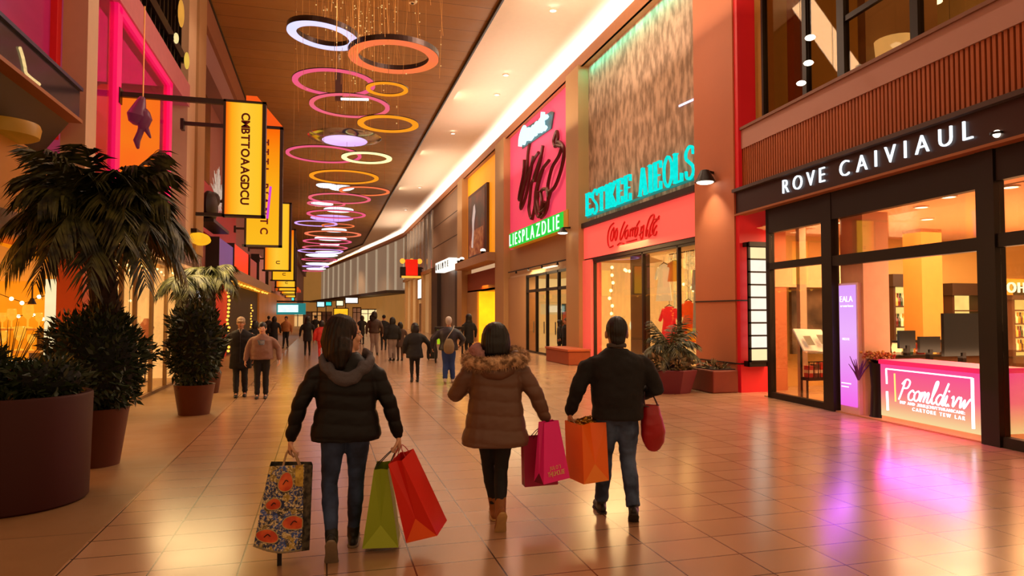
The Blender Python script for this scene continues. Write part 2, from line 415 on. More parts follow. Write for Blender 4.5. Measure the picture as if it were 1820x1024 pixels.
# teal serif letters standing on the ledge
def serif(c):
    t = {'E': [(.18, 0, .18, 1, .15), (.05, .97, .85, .97, .07), (.05, .03, .85, .03, .07), (.2, .52, .65, .52, .06), (.82, .97, .82, .74, .06), (.82, .03, .82, .28, .06)],
         'S': None, 'O': None, 'C': None,
         'T': [(.5, 0, .5, 1, .15), (.08, .97, .92, .97, .07), (.1, .97, .1, .78, .06), (.9, .97, .9, .78, .06), (.3, .03, .7, .03, .06)],
         'I': [(.5, 0, .5, 1, .26), (.15, .97, .85, .97, .06), (.15, .03, .85, .03, .06)],
         'K': [(.18, 0, .18, 1, .15), (.16, .46, .85, 1, .09), (.18, .52, .9, 0, .17), (.02, .03, .4, .03, .06), (.02, .97, .4, .97, .06)],
         'A': [(.1, 0, .5, 1, .08), (.5, 1, .88, 0, .19), (.25, .35, .72, .35, .06), (-.02, .03, .25, .03, .06), (.7, .03, 1, .03, .06)],
         'L': [(.18, 0, .18, 1, .16), (.05, .03, .85, .03, .07), (.82, .03, .82, .28, .06), (.02, .97, .36, .97, .06)]}
    return t.get(c)
teal_m = glow('teal neon', '0fe8dc', 1.05, var=.25, scale=9)
teald_m = M('dark teal return', '0a6a66', .3, emit='0a9a92', es=.5)
tl = thing('shop_name_sign', 'row of teal neon serif capitals standing on the ledge below the stone panel', 'sign', (8.9, 18.6, 5.05))
fr_t = lambda u, v, d: (8.85 - d, 22.22 - u, 5.14 + v)
word = 'ESTIKEE AIEOLS'; x = 0; tw = 7.34; cell = [.40 if c == ' ' else .34 if c == 'I' else .53 for c in word]; kk = tw / sum(cell)
for c, w in zip(word, cell):
    w *= kk; W = w * .86; h = .80
    if c != ' ':
        mb = MB(); sf = serif(c)
        def seg(p, q, wd):
            p = V(fr_t(*p, 0)); q = V(fr_t(*q, 0)); mb.bar(p, q, .1, wd, up=(0, 0, 1)) if abs((q - p).normalized().z) < .9 else mb.bar(p, q, wd, .1, up=(1, 0, 0))
        if sf:
            for a, b, e, f, t in sf: seg((x + a * W, b * h), (x + e * W, f * h), t * W)
        else:
            if c == 'S': pts = [(.86, .74), (.78, .95), (.45, 1), (.14, .85), (.15, .66), (.45, .52), (.8, .36), (.86, .15), (.55, 0), (.2, .06), (.12, .26)]; cl = False
            else: pts = [(.5, 1), (.14, .8), (.06, .5), (.14, .2), (.5, 0), (.86, .2), (.94, .5), (.86, .8)]; cl = True
            q = catmull([(a * W + x, b * h, 0) for a, b in pts], 5, closed=cl)
            mb.loft([V(fr_t(a.x, a.y, 0)) for a in q], [(.05, .085 * W)] * len(q), 6, side=(1, 0, 0), closed=cl)
        mb.build('letter', teal_m, tl)
    x += w
MB().box(8.87, 8.93, 14.9, 22.22, 5.08, 5.14).build('rail', teald_m, tl)
# teal wash light at the head of the stone panel
lamp('AREA', (8.98, 18.8, 10.6), 60, '20ffe0', 7.4, rot=(.12, 0, -1), size_y=.12)
# cone wall lamp
wl = thing('wall_lamp', 'dark cone shaded wall lamp shining down from the orange column beside the teal letters', 'lamp', (8.7, 14.33, 4.9))
lp = at(1253, 318, x=8.62)
MB().lathe([(.03, .22), (.1, .2), (.24, -.08), (.22, -.08)], lp, 20).build('lamp_shade', dark_m, wl, smooth=True)
MB().ell(lp + V((0, 0, -.08)), (.2, .2, .05)).build('bulb', glow('warm bulb', 'fff2dc', 4), wl)
MB().bar(lp + V((0, .02, .2)), V((8.9, lp.y + .02, lp.z + .15)), .05).build('bracket', dark_m, wl)
MB().bar((9.13, 16.2, 7.3), (9.13, 14.95, 7.22), .03, .05).build('light_bar', glow('bar light', 'f4e8ff', 1.3), wl).name = 'light_bar'
# coral shop window
def shop_window(n, y0, y1, z0, z1, x=9.05, mull=(), fm=None, fw=.07, gl=None, trans=()):
    w = thing('window', 'shop window', 'window', (x, (y0 + y1) / 2, z0)); del w['label'], w['category']
    w.name = 'window_%d' % n; w['kind'] = 'structure'
    mb = MB(); f = fw
    mb.box(x - .05, x + .05, y0, y0 + f, z0, z1); mb.box(x - .05, x + .05, y1 - f, y1, z0, z1)
    mb.box(x - .05, x + .05, y0, y1, z0, z0 + f); mb.box(x - .05, x + .05, y0, y1, z1 - f, z1)
    for m in mull: mb.box(x - .05, x + .05, m - f / 2, m + f / 2, z0, z1)
    for t in trans: mb.box(x - .05, x + .05, y0, y1, t - f / 2, t + f / 2)
    mb.build('window_frame', fm or brn_m, w)
    MB().box(x - .008, x + .008, y0 + f, y1 - f, z0 + f, z1 - f).build('pane', gl or shop_glass, w)
    return w
shop_window(1, 15.02, 21.95, .1, 3.56, mull=(16.14, 18.2))
warm_m = M('warm display wall', 'e8c078', .7, emit='ffd088', es=.62, var=.5, scale=3, detail=8, stretch=(2.5, 2.5, .6))  # wall emission paints in the bright shop lighting
struct('wall_back_coral_shop', MB().box(11.4, 11.5, 14.9, 22.7, 0, 3.7), warm_m).name = 'wall_coral_shop'
struct('floor', MB().box(9.06, 11.4, 15, 22.6, 0, .06), tan_m)
struct('ceiling', MB().box(9.06, 11.5, 15, 22.7, 3.56, 3.66), cream_m)
struct('wall_right', MB().box(9.3, 11.5, 22.55, 22.75, 0, 3.7), warm_m)
struct('wall_right', MB().box(9.12, 9.3, 18.3, 19.25, .06, 3.5), M('grey display pier', '5c5648', .6))
bulb_m = glow('fairy bulb', 'ffe0a0', 5)
def fairy(label, pts, group=None, r=.035, cat='string lights', mat=None):
    t = thing('fairy_light_string', label, cat, pts[0], group)
    MB().tube(pts, .006, 4).build('wire', dark_m, t)
    b0 = MB().ell((0, 0, 0), r, 6, 4); me = None
    for p in pts:
        if me is None:
            b = b0.build('bulb', mat or bulb_m, t, keep=True); me = b.data
        else:
            b = bpy.data.objects.new('bulb', me); COL.objects.link(b); b.parent = t
        b.location = V(p) - V(pts[0]) + V((random.uniform(-.05, .05), random.uniform(-.1, .1), 0))
    return t
fairy('vertical string of warm fairy bulbs at the left edge of the coral shop window', [(9.4, 21.3 + .1 * math.sin(k * 2), 3.3 - k * .26) for k in range(12)], r=.06)
fairy('horizontal swag of warm bulbs high in the left pane of the coral shop window', [(9.7, 20.9 - k * .22, 3.2 - .08 * math.sin(k * .5)) for k in range(8)], r=.055)
fairy('curtain string of bulbs hanging behind the right pane of the coral shop', [(9.9, 15.6 + .05 * (k % 3), 3.2 - k * .2) for k in range(11)], r=.045)
fairy('string of bulbs draped across the right pane of the coral shop window', [(9.9, 15.4 + k * .28, 2.5 + .12 * math.sin(k)) for k in range(8)], r=.045)
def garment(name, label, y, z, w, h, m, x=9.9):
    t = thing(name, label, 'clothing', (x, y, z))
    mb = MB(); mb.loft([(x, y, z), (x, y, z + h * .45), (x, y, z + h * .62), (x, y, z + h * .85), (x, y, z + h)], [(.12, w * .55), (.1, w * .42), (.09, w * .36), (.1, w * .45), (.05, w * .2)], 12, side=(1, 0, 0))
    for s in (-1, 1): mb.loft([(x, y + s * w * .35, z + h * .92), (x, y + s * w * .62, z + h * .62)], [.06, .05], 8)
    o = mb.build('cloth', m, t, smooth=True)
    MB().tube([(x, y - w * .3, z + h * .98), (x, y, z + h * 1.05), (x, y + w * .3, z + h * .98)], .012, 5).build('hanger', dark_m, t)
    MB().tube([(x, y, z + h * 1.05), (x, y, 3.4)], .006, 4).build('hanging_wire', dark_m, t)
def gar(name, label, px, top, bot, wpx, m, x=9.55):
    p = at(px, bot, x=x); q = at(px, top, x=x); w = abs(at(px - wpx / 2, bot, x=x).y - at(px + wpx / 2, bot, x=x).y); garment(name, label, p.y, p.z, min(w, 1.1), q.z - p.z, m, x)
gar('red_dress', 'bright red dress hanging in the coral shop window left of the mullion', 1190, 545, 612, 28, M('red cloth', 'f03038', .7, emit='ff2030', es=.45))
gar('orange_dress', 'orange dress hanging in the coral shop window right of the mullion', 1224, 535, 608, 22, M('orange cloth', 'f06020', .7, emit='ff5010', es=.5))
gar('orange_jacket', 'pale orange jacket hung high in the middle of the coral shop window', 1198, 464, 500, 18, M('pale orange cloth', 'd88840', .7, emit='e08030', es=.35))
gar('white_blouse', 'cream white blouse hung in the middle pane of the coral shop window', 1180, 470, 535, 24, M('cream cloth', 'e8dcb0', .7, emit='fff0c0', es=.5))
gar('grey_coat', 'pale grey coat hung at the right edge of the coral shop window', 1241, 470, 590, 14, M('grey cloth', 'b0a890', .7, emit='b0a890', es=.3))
bcu = thing('bead_curtain', 'glittering curtain of fine gold strands behind the middle and right panes of the coral shop', 'bead curtain', (9.8, 17, 3.5)); mb = MB(); rr = random.Random(6)
for i in range(90):
    y = rr.uniform(15.1, 18.2); x = rr.uniform(9.75, 10.1); z = rr.uniform(.4, 1.4)
    mb.tube([(x, y, 3.5), (x, y, z)], .007, 4)
    for k in range(5): mb.ell((x, y, rr.uniform(z, 3.4)), rr.uniform(.015, .04), 5, 4)
o = mb.build('strand', glow('gold bead strand', 'ffd890', 1.0, var=.6, scale=9), bcu); o['kind'] = 'stuff'; MB().tube([(9.9, 15.05, 3.5), (9.9, 18.25, 3.5)], .02, 6).build('curtain_rod', dark_m, bcu)
gl_ = thing('globe_lamp', 'glowing white globe lamp low behind the left pane of the coral shop window', 'lamp', (10, 20.4, 1.0))
MB().ell((10, 20.4, 1.35), .34).build('globe', glow('globe glow', 'fff0c8', 2.2), gl_, smooth=True)
MB().lathe([(.2, 0), (.2, .05), (.04, .08), (.04, 1.0)], (10, 20.4, .06), 12).build('stand', dark_m, gl_)
sh = thing('display_table', 'small dark display table holding a pale bag in the coral shop window', 'table', (9.6, 18.95, 0))
MB().box(9.3, 9.9, 18.7, 19.2, .0, .05).build('table_base', dark_m, sh); MB().box(9.35, 9.6, 18.5, 19.3, 1.1, 1.16).build('table_top', dark_m, sh); MB().box(9.5, 9.58, 18.9, 18.98, .05, 1.1).build('leg', dark_m, sh)
db = thing('display_handbag', 'pale handbag on the small dark table in the coral shop window', 'handbag', (9.47, 18.9, 1.16))
MB().loft([(9.47, 18.9, 1.165), (9.47, 18.9, 1.3), (9.47, 18.9, 1.45)], [(.08, .2), (.08, .19), (.05, .16)], 12, side=(1, 0, 0), sup=3).build('bag_body', M('pale leather', 'd8c8a8', .5), db, smooth=True)
MB().tube(catmull([(9.47, 18.8, 1.44), (9.47, 18.82, 1.6), (9.47, 18.98, 1.6), (9.47, 19.0, 1.44)]), .012, 5).build('handle', dark_m, db)
# pilasters
for k, (y0, y1) in enumerate([(22.7, 24.0), (33.2, 35.0), (44.0, 45.6)]):
    struct('trim_%d' % (11 + k), MB().box(8.75, 9.4, y0, y1, 0, 10.7), pil_m)
# pink bay
struct('wall_right', MB().box(9.1, 9.4, 24, 33.2, 4.95, 10.7), pink_m)
struct('wall_right', MB().box(9.1, 9.4, 24, 33.2, 3.5, 4.95), tan_m)
struct('wall_right', MB().box(9.0, 9.4, 29.9, 33.2, 0, 3.5), tan_m)
pk = thing('script_wall_sign', 'large dark brown brush script sculpture mounted on the pink wall panel', 'sign', (9.05, 28, 5.6))
brush_m = M('bronze script', '5a2820', .35, metal=.3)
kz = 3.2
brush = [[(165, 370), (155, 430), (150, 520), (130, 620), (105, 690), (110, 640), (130, 540), (135, 460)], [(185, 440), (165, 560), (140, 680), (115, 740), (120, 680), (150, 560), (190, 460), (215, 420)],
         [(240, 380), (225, 470), (200, 560), (195, 580), (190, 560), (230, 440)], [(195, 560), (175, 600), (165, 690), (160, 740), (170, 790), (180, 790)], [(275, 465), (230, 530), (200, 640), (195, 720), (180, 800)],
         [(245, 500), (215, 600), (200, 700), (205, 770), (225, 780), (235, 700), (230, 640), (262, 630), (270, 700), (255, 760), (230, 790)],
         [(350, 385), (330, 440), (295, 500), (275, 570), (268, 620), (280, 640), (310, 610), (340, 530), (358, 450), (358, 390), (330, 360), (310, 385), (302, 350), (318, 300), (325, 330), (320, 375), (355, 385)],
         [(285, 640), (270, 690), (250, 740), (225, 760)], [(215, 640), (210, 700), (225, 760), (250, 700)]]
mb = MB(); trace(mb, brush, 890, 140, kz, 8.98, .08); mb.build('stroke_lettering', brush_m, pk, smooth=True)
ak = thing('neon_script_sign', 'small blue white neon script word at the top of the pink wall panel', 'sign', (9.0, 28.6, 9.4))
am = [[(110, 385), (115, 330), (135, 275), (140, 330), (130, 370)], [(112, 350), (140, 335)], [(150, 350), (150, 300), (165, 290), (165, 340), (175, 335)], [(178, 335), (178, 290), (190, 275), (192, 325)], [(198, 320), (198, 270), (210, 255), (208, 310)], [(215, 305), (217, 255), (228, 245), (226, 295), (238, 285)], [(240, 190), (238, 240), (245, 285), (255, 275)], [(228, 235), (262, 215)]]
mb = MB(); trace(mb, am, 890, 140, kz, 8.9, .1); mb.build('neon_tube', glow('blue white neon', 'c8f4ff', 1.6), ak, smooth=True)
bk = [at(890 + a / kz, 140 + b / kz, x=9.02) for a, b in ((120, 400), (285, 285), (300, 190), (285, 185), (125, 290))]
mb = MB(); mb.add(bk + [p + V((.05, 0, 0)) for p in bk], [(0, 1, 2, 3, 4), (5, 6, 7, 8, 9)] + [(i, (i + 1) % 5, 5 + (i + 1) % 5, 5 + i) for i in range(5)]); mb.build('backing_board', M('dark teal board', '2a4a50', .4), ak)
gk = thing('green_shop_sign', 'bright green lit box sign with white tangled lettering under the pink wall panel', 'sign', (8.7, 28, 4.9))
MB().box(8.72, 9.0, 23.75, 31.9, 4.9, 5.63).build('sign_box', M('brass box', 'c8902c', .4, metal=.3, emit='c07810', es=.3), gk)
MB().box(8.68, 8.72, 24.2, 31.85, 4.93, 5.60).build('light_panel', glow('green panel', '38e048', .9, var=.3, scale=1.2), gk)
letters(gk, 'LIESPLAZDLIE', lambda u, v, d: (8.68 - d, 31.75 - u, 4.99 + v), 0, 7.2, .55, glow('green white neon', 'd8ffe0', 1.4), 0, .03, split=True)
sl = thing('spot_lamp', 'small black spot lamp under the right end of the green sign', 'lamp', (8.5, 23.5, 4.6)); q = at(1000, 414, x=8.45)
MB().lathe([(.05, .2), (.2, 0), (.18, 0)], q, 14).build('lamp_shade', dark_m, sl); MB().ell(q, (.19, .19, .05), 10, 6).build('bulb', MATS['warm bulb'], sl); MB().bar(q + V((0, 0, .18)), (9.0, q.y, q.z + .22), .06).build('bracket', dark_m, sl)
tr = thing('track_light', 'thin dark track with four small lamps above the glass doors below the green sign', 'track light', (8.95, 28, 3.6))
MB().bar((8.95, 24.2, 3.8), (8.95, 33, 3.8), .05).build('track', dark_m, tr)
for y in (25.4, 27.4, 29.4, 31.4): MB().lathe([(.03, .0), (.06, -.12), (.05, -.12)], (8.9, y, 3.78), 10).build('lamp_head', dark_m, tr)
ll = thing('ceiling_light', 'pale oblong ceiling light above the glass doors below the green sign', 'lamp', (8.9, 26.3, 3.6)); MB().box(8.8, 8.98, 25.6, 27.0, 3.62, 3.66).build('diffuser', glow('warm diffuser', 'ffe8c0', 1.6), ll)
def glass_door(n, y0, y1, z1, x=9.0, leaves=4, tr=2.75):
    w = thing('door', 'x', 'door', (x, (y0 + y1) / 2, 0)); del w['label'], w['category']; w.name = 'door_%d' % n; w['kind'] = 'structure'
    mb = MB(); st = (y1 - y0) / leaves
    for i in range(leaves + 1): mb.box(x - .06, x + .06, y0 + i * st - .05, y0 + i * st + .05, 0, z1)
    mb.box(x - .06, x + .06, y0, y1, z1 - .1, z1); mb.box(x - .06, x + .06, y0, y1, tr - .06, tr + .06); mb.box(x - .06, x + .06, y0, y1, 0, .08)
    mb.build('door_frame', dark_m, w)
    for i in range(leaves):
        MB().box(x - .01, x + .01, y0 + i * st + .05, y0 + (i + 1) * st - .05, .08, tr - .06).build('pane', shop_glass, w)
        MB().box(x - .13, x - .09, y0 + i * st + .12, y0 + i * st + .15, .9, 1.4).build('handle', M('steel', 'b0a898', .3, metal=.9), w)
    return w
glass_door(1, 24.05, 29.85, 3.48)
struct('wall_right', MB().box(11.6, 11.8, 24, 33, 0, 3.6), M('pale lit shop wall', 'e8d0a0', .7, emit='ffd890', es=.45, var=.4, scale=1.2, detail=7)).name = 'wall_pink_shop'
struct('ceiling', MB().box(9.05, 11.8, 24, 33, 3.5, 3.6), cream_m); struct('wall_right', MB().box(9.1, 11.8, 32.9, 33, 0, 3.5), MATS['pale lit shop wall'])
for k in range(6):
    y = 24.9 + k * .95
    t = thing('clothes_rail' if k % 2 else 'shelf_rack', ['tall shelf rack of pale goods seen through the %s glass door leaf' % n for n in ('nearest', 'second nearest', 'middle', 'second farthest', 'farthest', 'last')][k] , 'shelf', (10.8, y, 0), 'racks behind the glass doors')
    mb = MB()
    for s in (-.3, .3): mb.box(10.7, 10.9, y + s - .02, y + s + .02, 0, 2.2)
    for z in (.1, .7, 1.3, 1.9): mb.box(10.65, 10.95, y - .32, y + .32, z, z + .03)
    mb.build('rack_frame', dark_m, t)
    for z in (.73, 1.33):
        mb = MB(); mb.box(10.7, 10.9, y - .25, y + .2, z, z + .3 + .1 * (k % 3)); mb.build('folded_goods', M('goods %d' % (k % 4), ['d8b070', 'b84838', 'e8e0d0', '6a7868'][k % 4], .7, emit=['d8b070', 'b84838', 'e8e0d0', '6a7868'][k % 4], es=.2), t)
# bench at the foot of the first pilaster
bn = thing('bench', 'low terracotta block bench at the foot of the tan pilaster left of the coral shop', 'bench', (8.3, 22.2, 0))
MB().box(7.95, 8.75, 21.6, 24.0, .0, .46).build('seat_block', M('terracotta block', 'a04a28', .6), bn, bevel=.03); MB().box(7.92, 8.75, 21.57, 24.03, .46, .53).build('seat_slab', M('terracotta slab', 'b85a34', .5), bn)
# amber bay
struct('wall_right', MB().box(9.15, 9.4, 35, 44, 5.0, 10.7), yel_m)
struct('wall_right', MB().box(9.15, 9.4, 35, 44, 3.1, 4.3), M('rust board', '9a4a20', .6))
struct('wall_right', MB().box(9.1, 9.4, 40.9, 44, 0, 3.1), pil_m)
struct('trim_14', MB().box(8.3, 9.2, 35, 44, 4.55, 5.0), M('pale ledge', 'b88c68', .6))
ps = thing('poster_frame', 'dark framed poster with a pale figure against the amber lit wall panel', 'poster', (9.0, 40.5, 5.2))
MB().box(8.98, 9.14, 37.9, 43.1, 5.1, 9.3).build('frame', M('poster frame brown', '4a2412', .5), ps)
MB().box(8.96, 8.98, 38.3, 42.8, 5.3, 9.1).build('print', M('poster print', '3a1c18', .4, col2='8a3a1c', scale=.5), ps)
fg = [(41.9, 5.9), (41.6, 6.9), (41.7, 7.6), (41.3, 8.4), (40.9, 8.5), (40.7, 8.0), (41.1, 7.3), (41.2, 6.6), (41.4, 5.8)]
mb = MB(); mb.add([(8.94, a, b) for a, b in fg], [tuple(range(9))]); mb.build('figure_print', M('pale print', 'd8d0cc', .5, emit='c0c0c8', es=.4), ps)
mb = MB(); mb.add([(8.95, a, b) for a, b in ((42.6, 5.35), (42.6, 6.0), (41, 6.9), (38.6, 6.9), (38.6, 5.35))], [(0, 1, 2, 3, 4)]); mb.build('orange_print', M('orange print', 'a8502c', .5, col2='d8a070', scale=3), ps)
for k, y in enumerate((43.2, 42.2, 36.3)):
    t = thing('ledge_spotlight', ['small lit spotlight on the pale ledge at the far end under the amber panel', 'small lit spotlight second along the pale ledge under the amber panel', 'small lit spotlight at the near end of the pale ledge under the amber panel'][k], 'lamp', (8.4, y, 4.9), 'ledge spotlights')
    MB().lathe([(.1, 0), (.14, .2), (.12, .2)], (8.4, y, 5.0), 10).build('lamp_body', dark_m, t); MB().ell((8.4, y, 5.2), (.15, .15, .1), 8, 6).build('bulb', MATS['warm bulb'], t)
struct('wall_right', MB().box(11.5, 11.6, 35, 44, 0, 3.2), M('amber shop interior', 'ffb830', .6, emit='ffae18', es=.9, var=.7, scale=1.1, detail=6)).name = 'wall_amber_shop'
struct('ceiling', MB().box(9.15, 11.6, 35, 44, 3.1, 3.2), pil_m); struct('wall_right', MB().box(9.2, 11.6, 40.8, 40.9, 0, 3.1), MATS['amber shop interior'])
cu = thing('shop_curtain', 'glowing golden curtain hanging in the amber shop doorway', 'curtain', (10, 38, 0))
mb = MB(); n = 60
vs = [(10 + .12 * math.sin(k * .9), 36.2 + k * .055, z) for z in (0.05, 3.0) for k in range(n)]
mb.add(vs, [(k, k + 1, n + k + 1, n + k) for k in range(n - 1)]); mb.build('drape', M('gold drape', 'ffc840', .6, emit='ffd040', es=.9), cu, smooth=True); MB().tube([(10, 36, 3.02), (10, 39.6, 3.02)], .03).build('curtain_rod', dark_m, cu)
# taupe bay
struct('wall_right', MB().box(9.05, 9.4, 45.6, 58, 5.6, 10.7), taupe_m)
mb = MB()
for z in (7.3, 9.0): mb.box(9.03, 9.06, 45.6, 58, z, z + .04)
struct('trim_15', mb, brn_m)
struct('wall_right', MB().box(8.9, 9.4, 45.6, 47.2, 0, 5.6), M('dark portal', '3a2a20', .5)); struct('wall_right', MB().box(8.9, 9.4, 55, 58, 0, 5.6), M('dark portal', '3a2a20', .5))
struct('wall_right', MB().box(9.2, 9.4, 47.2, 55, 0, 5.6), M('grey doorway', '6a5c50', .4, var=.3, scale=.6, stretch=(1, 3, .3)))
ws = thing('white_shop_sign', 'white lit sign with dark thin letters over the dark grey portal', 'sign', (8.2, 48.6, 4.8))
MB().box(8.2, 8.9, 45.7, 51.5, 4.83, 5.55).build('sign_box', glow('white sign face', 'fff4e4', 1.3), ws)
letters(ws, 'UUIMYE', lambda u, v, d: (8.2 - d, 51.2 - u, 4.97 + v), 0, 5.2, .42, dark_m, 0, .03)
# curtain wall beyond, with fins
glassy_m = M('dusk glass wall', '8a8078', .15, var=.4, scale=.4, stretch=(1, 1, .2), emit='a09080', es=.12)
struct('window_2', MB().box(9.1, 9.2, 58, 79, 5.6, 10.7), glassy_m)
mb = MB()
for k in range(9): mb.box(8.95, 9.15, 58 + k * 2.6, 58.16 + k * 2.6, 5.6, 10.7)
struct('trim_16', mb, M('pale fin', 'cdbfae', .5))
struct('trim_17', MB().box(8.8, 9.3, 57.9, 79, 5.3, 5.6), pil_m)
lowm = M('cream lit shopfront', 'd8b888', .6, emit='ffc880', es=.18, var=.35, scale=.5, stretch=(1, 2, .3))
struct('wall_right', MB().box(9.1, 9.4, 58, 79, 0, 5.3), lowm)
mb = MB()
for y in (58.2, 63, 67.5, 72, 76.5): mb.box(8.85, 9.15, y, y + .9, 0, 5.3)
struct('trim_18', mb, M('tan pier', 'c8a070', .6, emit='ffb060', es=.08))
lb = thing('light_box', 'white lit square panel above the far cream shop doorway', 'sign', (9, 64, 3.3)); MB().box(8.9, 9.06, 62.9 + 1, 66.8, 3.2, 5.0).build('light_panel', MATS['white sign face'], lb); MB().box(8.93, 9.1, 63.7, 67.0, 3.1, 5.1).build('frame', brn_m, lb)
dw = thing('door', 'x', 'd', (9, 65, 0)); del dw['label'], dw['category']; dw.name = 'door_2'; dw['kind'] = 'structure'
MB().box(9.0, 9.08, 64.2, 66.5, 0, 2.7).build('door_leaf', M('brown door', '7a5434', .5), dw); MB().box(8.97, 9.0, 64.4, 64.5, 1, 1.3).build('handle', MATS['steel'], dw)
# red hanging sign
rs = thing('hanging_sign', 'red and black box sign with glowing orange tops hanging beside the far glass wall', 'sign', (7.7, 66, 5.4))
MB().box(6.9, 8.9, 64, 64.4, 5.1, 6.1).build('sign_box', M('black box', '1c100c', .5), rs); MB().box(7.4, 8.5, 63.85, 64.5, 5.3, 6.8).build('red_panel', M('red sign panel', 'e02010', .5, emit='ff2008', es=.7), rs)
for x in (7.1, 7.95, 8.7): MB().ell((x, 64.1, 6.65), (.25, .2, .25), 10, 8).build('lamp', glow('orange lamp', 'ffa030', 1.6), rs)
MB().box(7.0, 8.8, 63.8, 63.9, 5.05, 5.25).build('light_strip', glow('amber strip', 'ffb040', 1.2), rs); MB().bar((8.2, 64.2, 6), (9.1, 64.2, 6), .1).build('bracket', dark_m, rs)
# bending far facade
fin_m = M('far facade', '9c8470', .6, var=.1, scale=.3, emit='a88c70', es=.45)  # emission stands in for light on the otherwise dark facade
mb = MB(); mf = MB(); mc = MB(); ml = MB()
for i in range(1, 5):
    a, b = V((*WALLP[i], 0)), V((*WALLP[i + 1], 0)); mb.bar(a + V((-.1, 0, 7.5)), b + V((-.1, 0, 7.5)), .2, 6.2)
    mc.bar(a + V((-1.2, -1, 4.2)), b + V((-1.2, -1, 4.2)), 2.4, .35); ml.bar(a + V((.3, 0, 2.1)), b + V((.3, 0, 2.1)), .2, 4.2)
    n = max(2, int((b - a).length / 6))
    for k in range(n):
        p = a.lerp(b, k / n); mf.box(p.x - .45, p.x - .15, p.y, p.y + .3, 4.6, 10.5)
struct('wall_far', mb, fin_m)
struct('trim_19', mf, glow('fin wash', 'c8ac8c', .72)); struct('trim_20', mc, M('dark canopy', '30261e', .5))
struct('wall_far', ml, M('far shopfronts', '8a6038', .6, emit='c88840', es=.42, var=.6, scale=.3))  # lower wall glows by itself to brighten the far end
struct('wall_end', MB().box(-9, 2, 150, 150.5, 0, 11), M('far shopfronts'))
ts = thing('teal_shop_sign', 'teal and white lit sign box hanging across the far end of the mall', 'sign', (-2.6, 58, 3.1))
a, b = at(494, 541, y=60), at(541, 555, y=60)
MB().box(a.x - .2, b.x + .1, 60, 60.3, b.z - .2, a.z + .1).build('sign_box', M('teal box', '1a6a70', .4, emit='20a0a0', es=.5), ts); MB().box(a.x, b.x - .5, 59.95, 60, b.z, a.z - .05).build('light_panel', glow('ice panel', 'd8fff8', 1.3, var=.3, scale=4), ts); MB().bar((-4, 60.2, a.z + .25), (-1, 60.2, a.z + .25), .12).build('support_beam', dark_m, ts)
for k, (px, py, w, h, c, lab) in enumerate([(570, 541, 12, 8, 'c8f0ff', 'small ice blue lit sign at the far end just left of the dark teal one'), (584, 540, 9, 6, '30c8c0', 'small teal lit sign at the far end between two pale signs'), (604, 539, 11, 8, 'f8f0c0', 'pale yellow lit sign beneath the far dark canopy'), (625, 534, 21, 9, 'fff6f0', 'white rounded lit sign beneath the far dark canopy'), (606, 559, 24, 20, 'ffb020', 'glowing amber kiosk window at the far end of the mall'), (504, 529, 5, 10, '80e0f0', 'narrow pale blue lit window strip above the teal sign'), (520, 529, 5, 10, '50d8d0', 'narrow teal lit window strip above the teal sign'), (490, 560, 8, 16, 'ff5020', 'red orange lit stall at the left of the far end')]):
    p = at(px - w / 2, py - h / 2, y=95); q = at(px + w / 2, py + h / 2, y=95)
    t = thing('far_sign' if h < 15 and k != 4 else 'far_kiosk', lab, 'sign' if k not in (4, 7) else 'kiosk', (p.x, 95, q.z))
    MB().box(p.x, q.x, 95, 95.3, q.z, p.z).build('light_panel', glow('far glow %d' % k, c, 1.25, var=.3, scale=2), t)
    m_ = MB(); m_.box(p.x - .12, q.x + .12, 95.05, 95.35, q.z - .12, p.z + .12); m_.build('sign_case', dark_m, t)
    if q.z > .4: MB().bar((p.x, 95.2, q.z - .1), (p.x, 95.2, 0), .12).build('post', dark_m, t)

for k, (x0, x1, y0, c, e, nm) in enumerate([(642, 690, 549, 'f4dca0', .75, 'bright cream far shopfront beneath the right end of the dark canopy'), (627, 641, 546, '9a6848', .3, 'brown far shopfront pier under the white rounded sign'), (572, 589, 556, '5a3420', .25, 'dark brown far shopfront left of the amber kiosk window'), (555, 571, 557, 'd09858', .45, 'tan lit far shopfront second left of the amber kiosk window'), (540, 554, 560, '4a3020', .3, 'narrow dark far shopfront right of the teal sign'), (519, 539, 562, 'e0b878', .5, 'pale lit far shopfront beneath the teal sign'), (499, 518, 562, '8a5830', .35, 'brown far shopfront at the left under the teal sign')]):
    p, q = at(x0, y0, y=97), at(x1, 596, y=97); z1 = max(p.z, 2.0); t = thing('far_shopfront', nm, 'shopfront', ((p.x + q.x) / 2, 97, 0))
    MB().box(p.x, q.x, 97, 97.2, 0, z1).build('lit_window', M('far shop %d' % k, c, .5, emit=c, es=e * 1.5, var=.45, scale=1.1, detail=6), t)
    mb = MB(); n = max(2, int((q.x - p.x) / .8))
    for i in range(n + 1): x = p.x + (q.x - p.x) * i / n; mb.box(x - .05, x + .05, 96.9, 97.05, 0, z1)
    mb.box(p.x, q.x, 96.9, 97.05, z1 - .15, z1); mb.box(p.x, q.x, 96.9, 97.05, z1 * .7, z1 * .7 + .08); mb.build('frame', M('far frame', '5a3a20', .6), t)
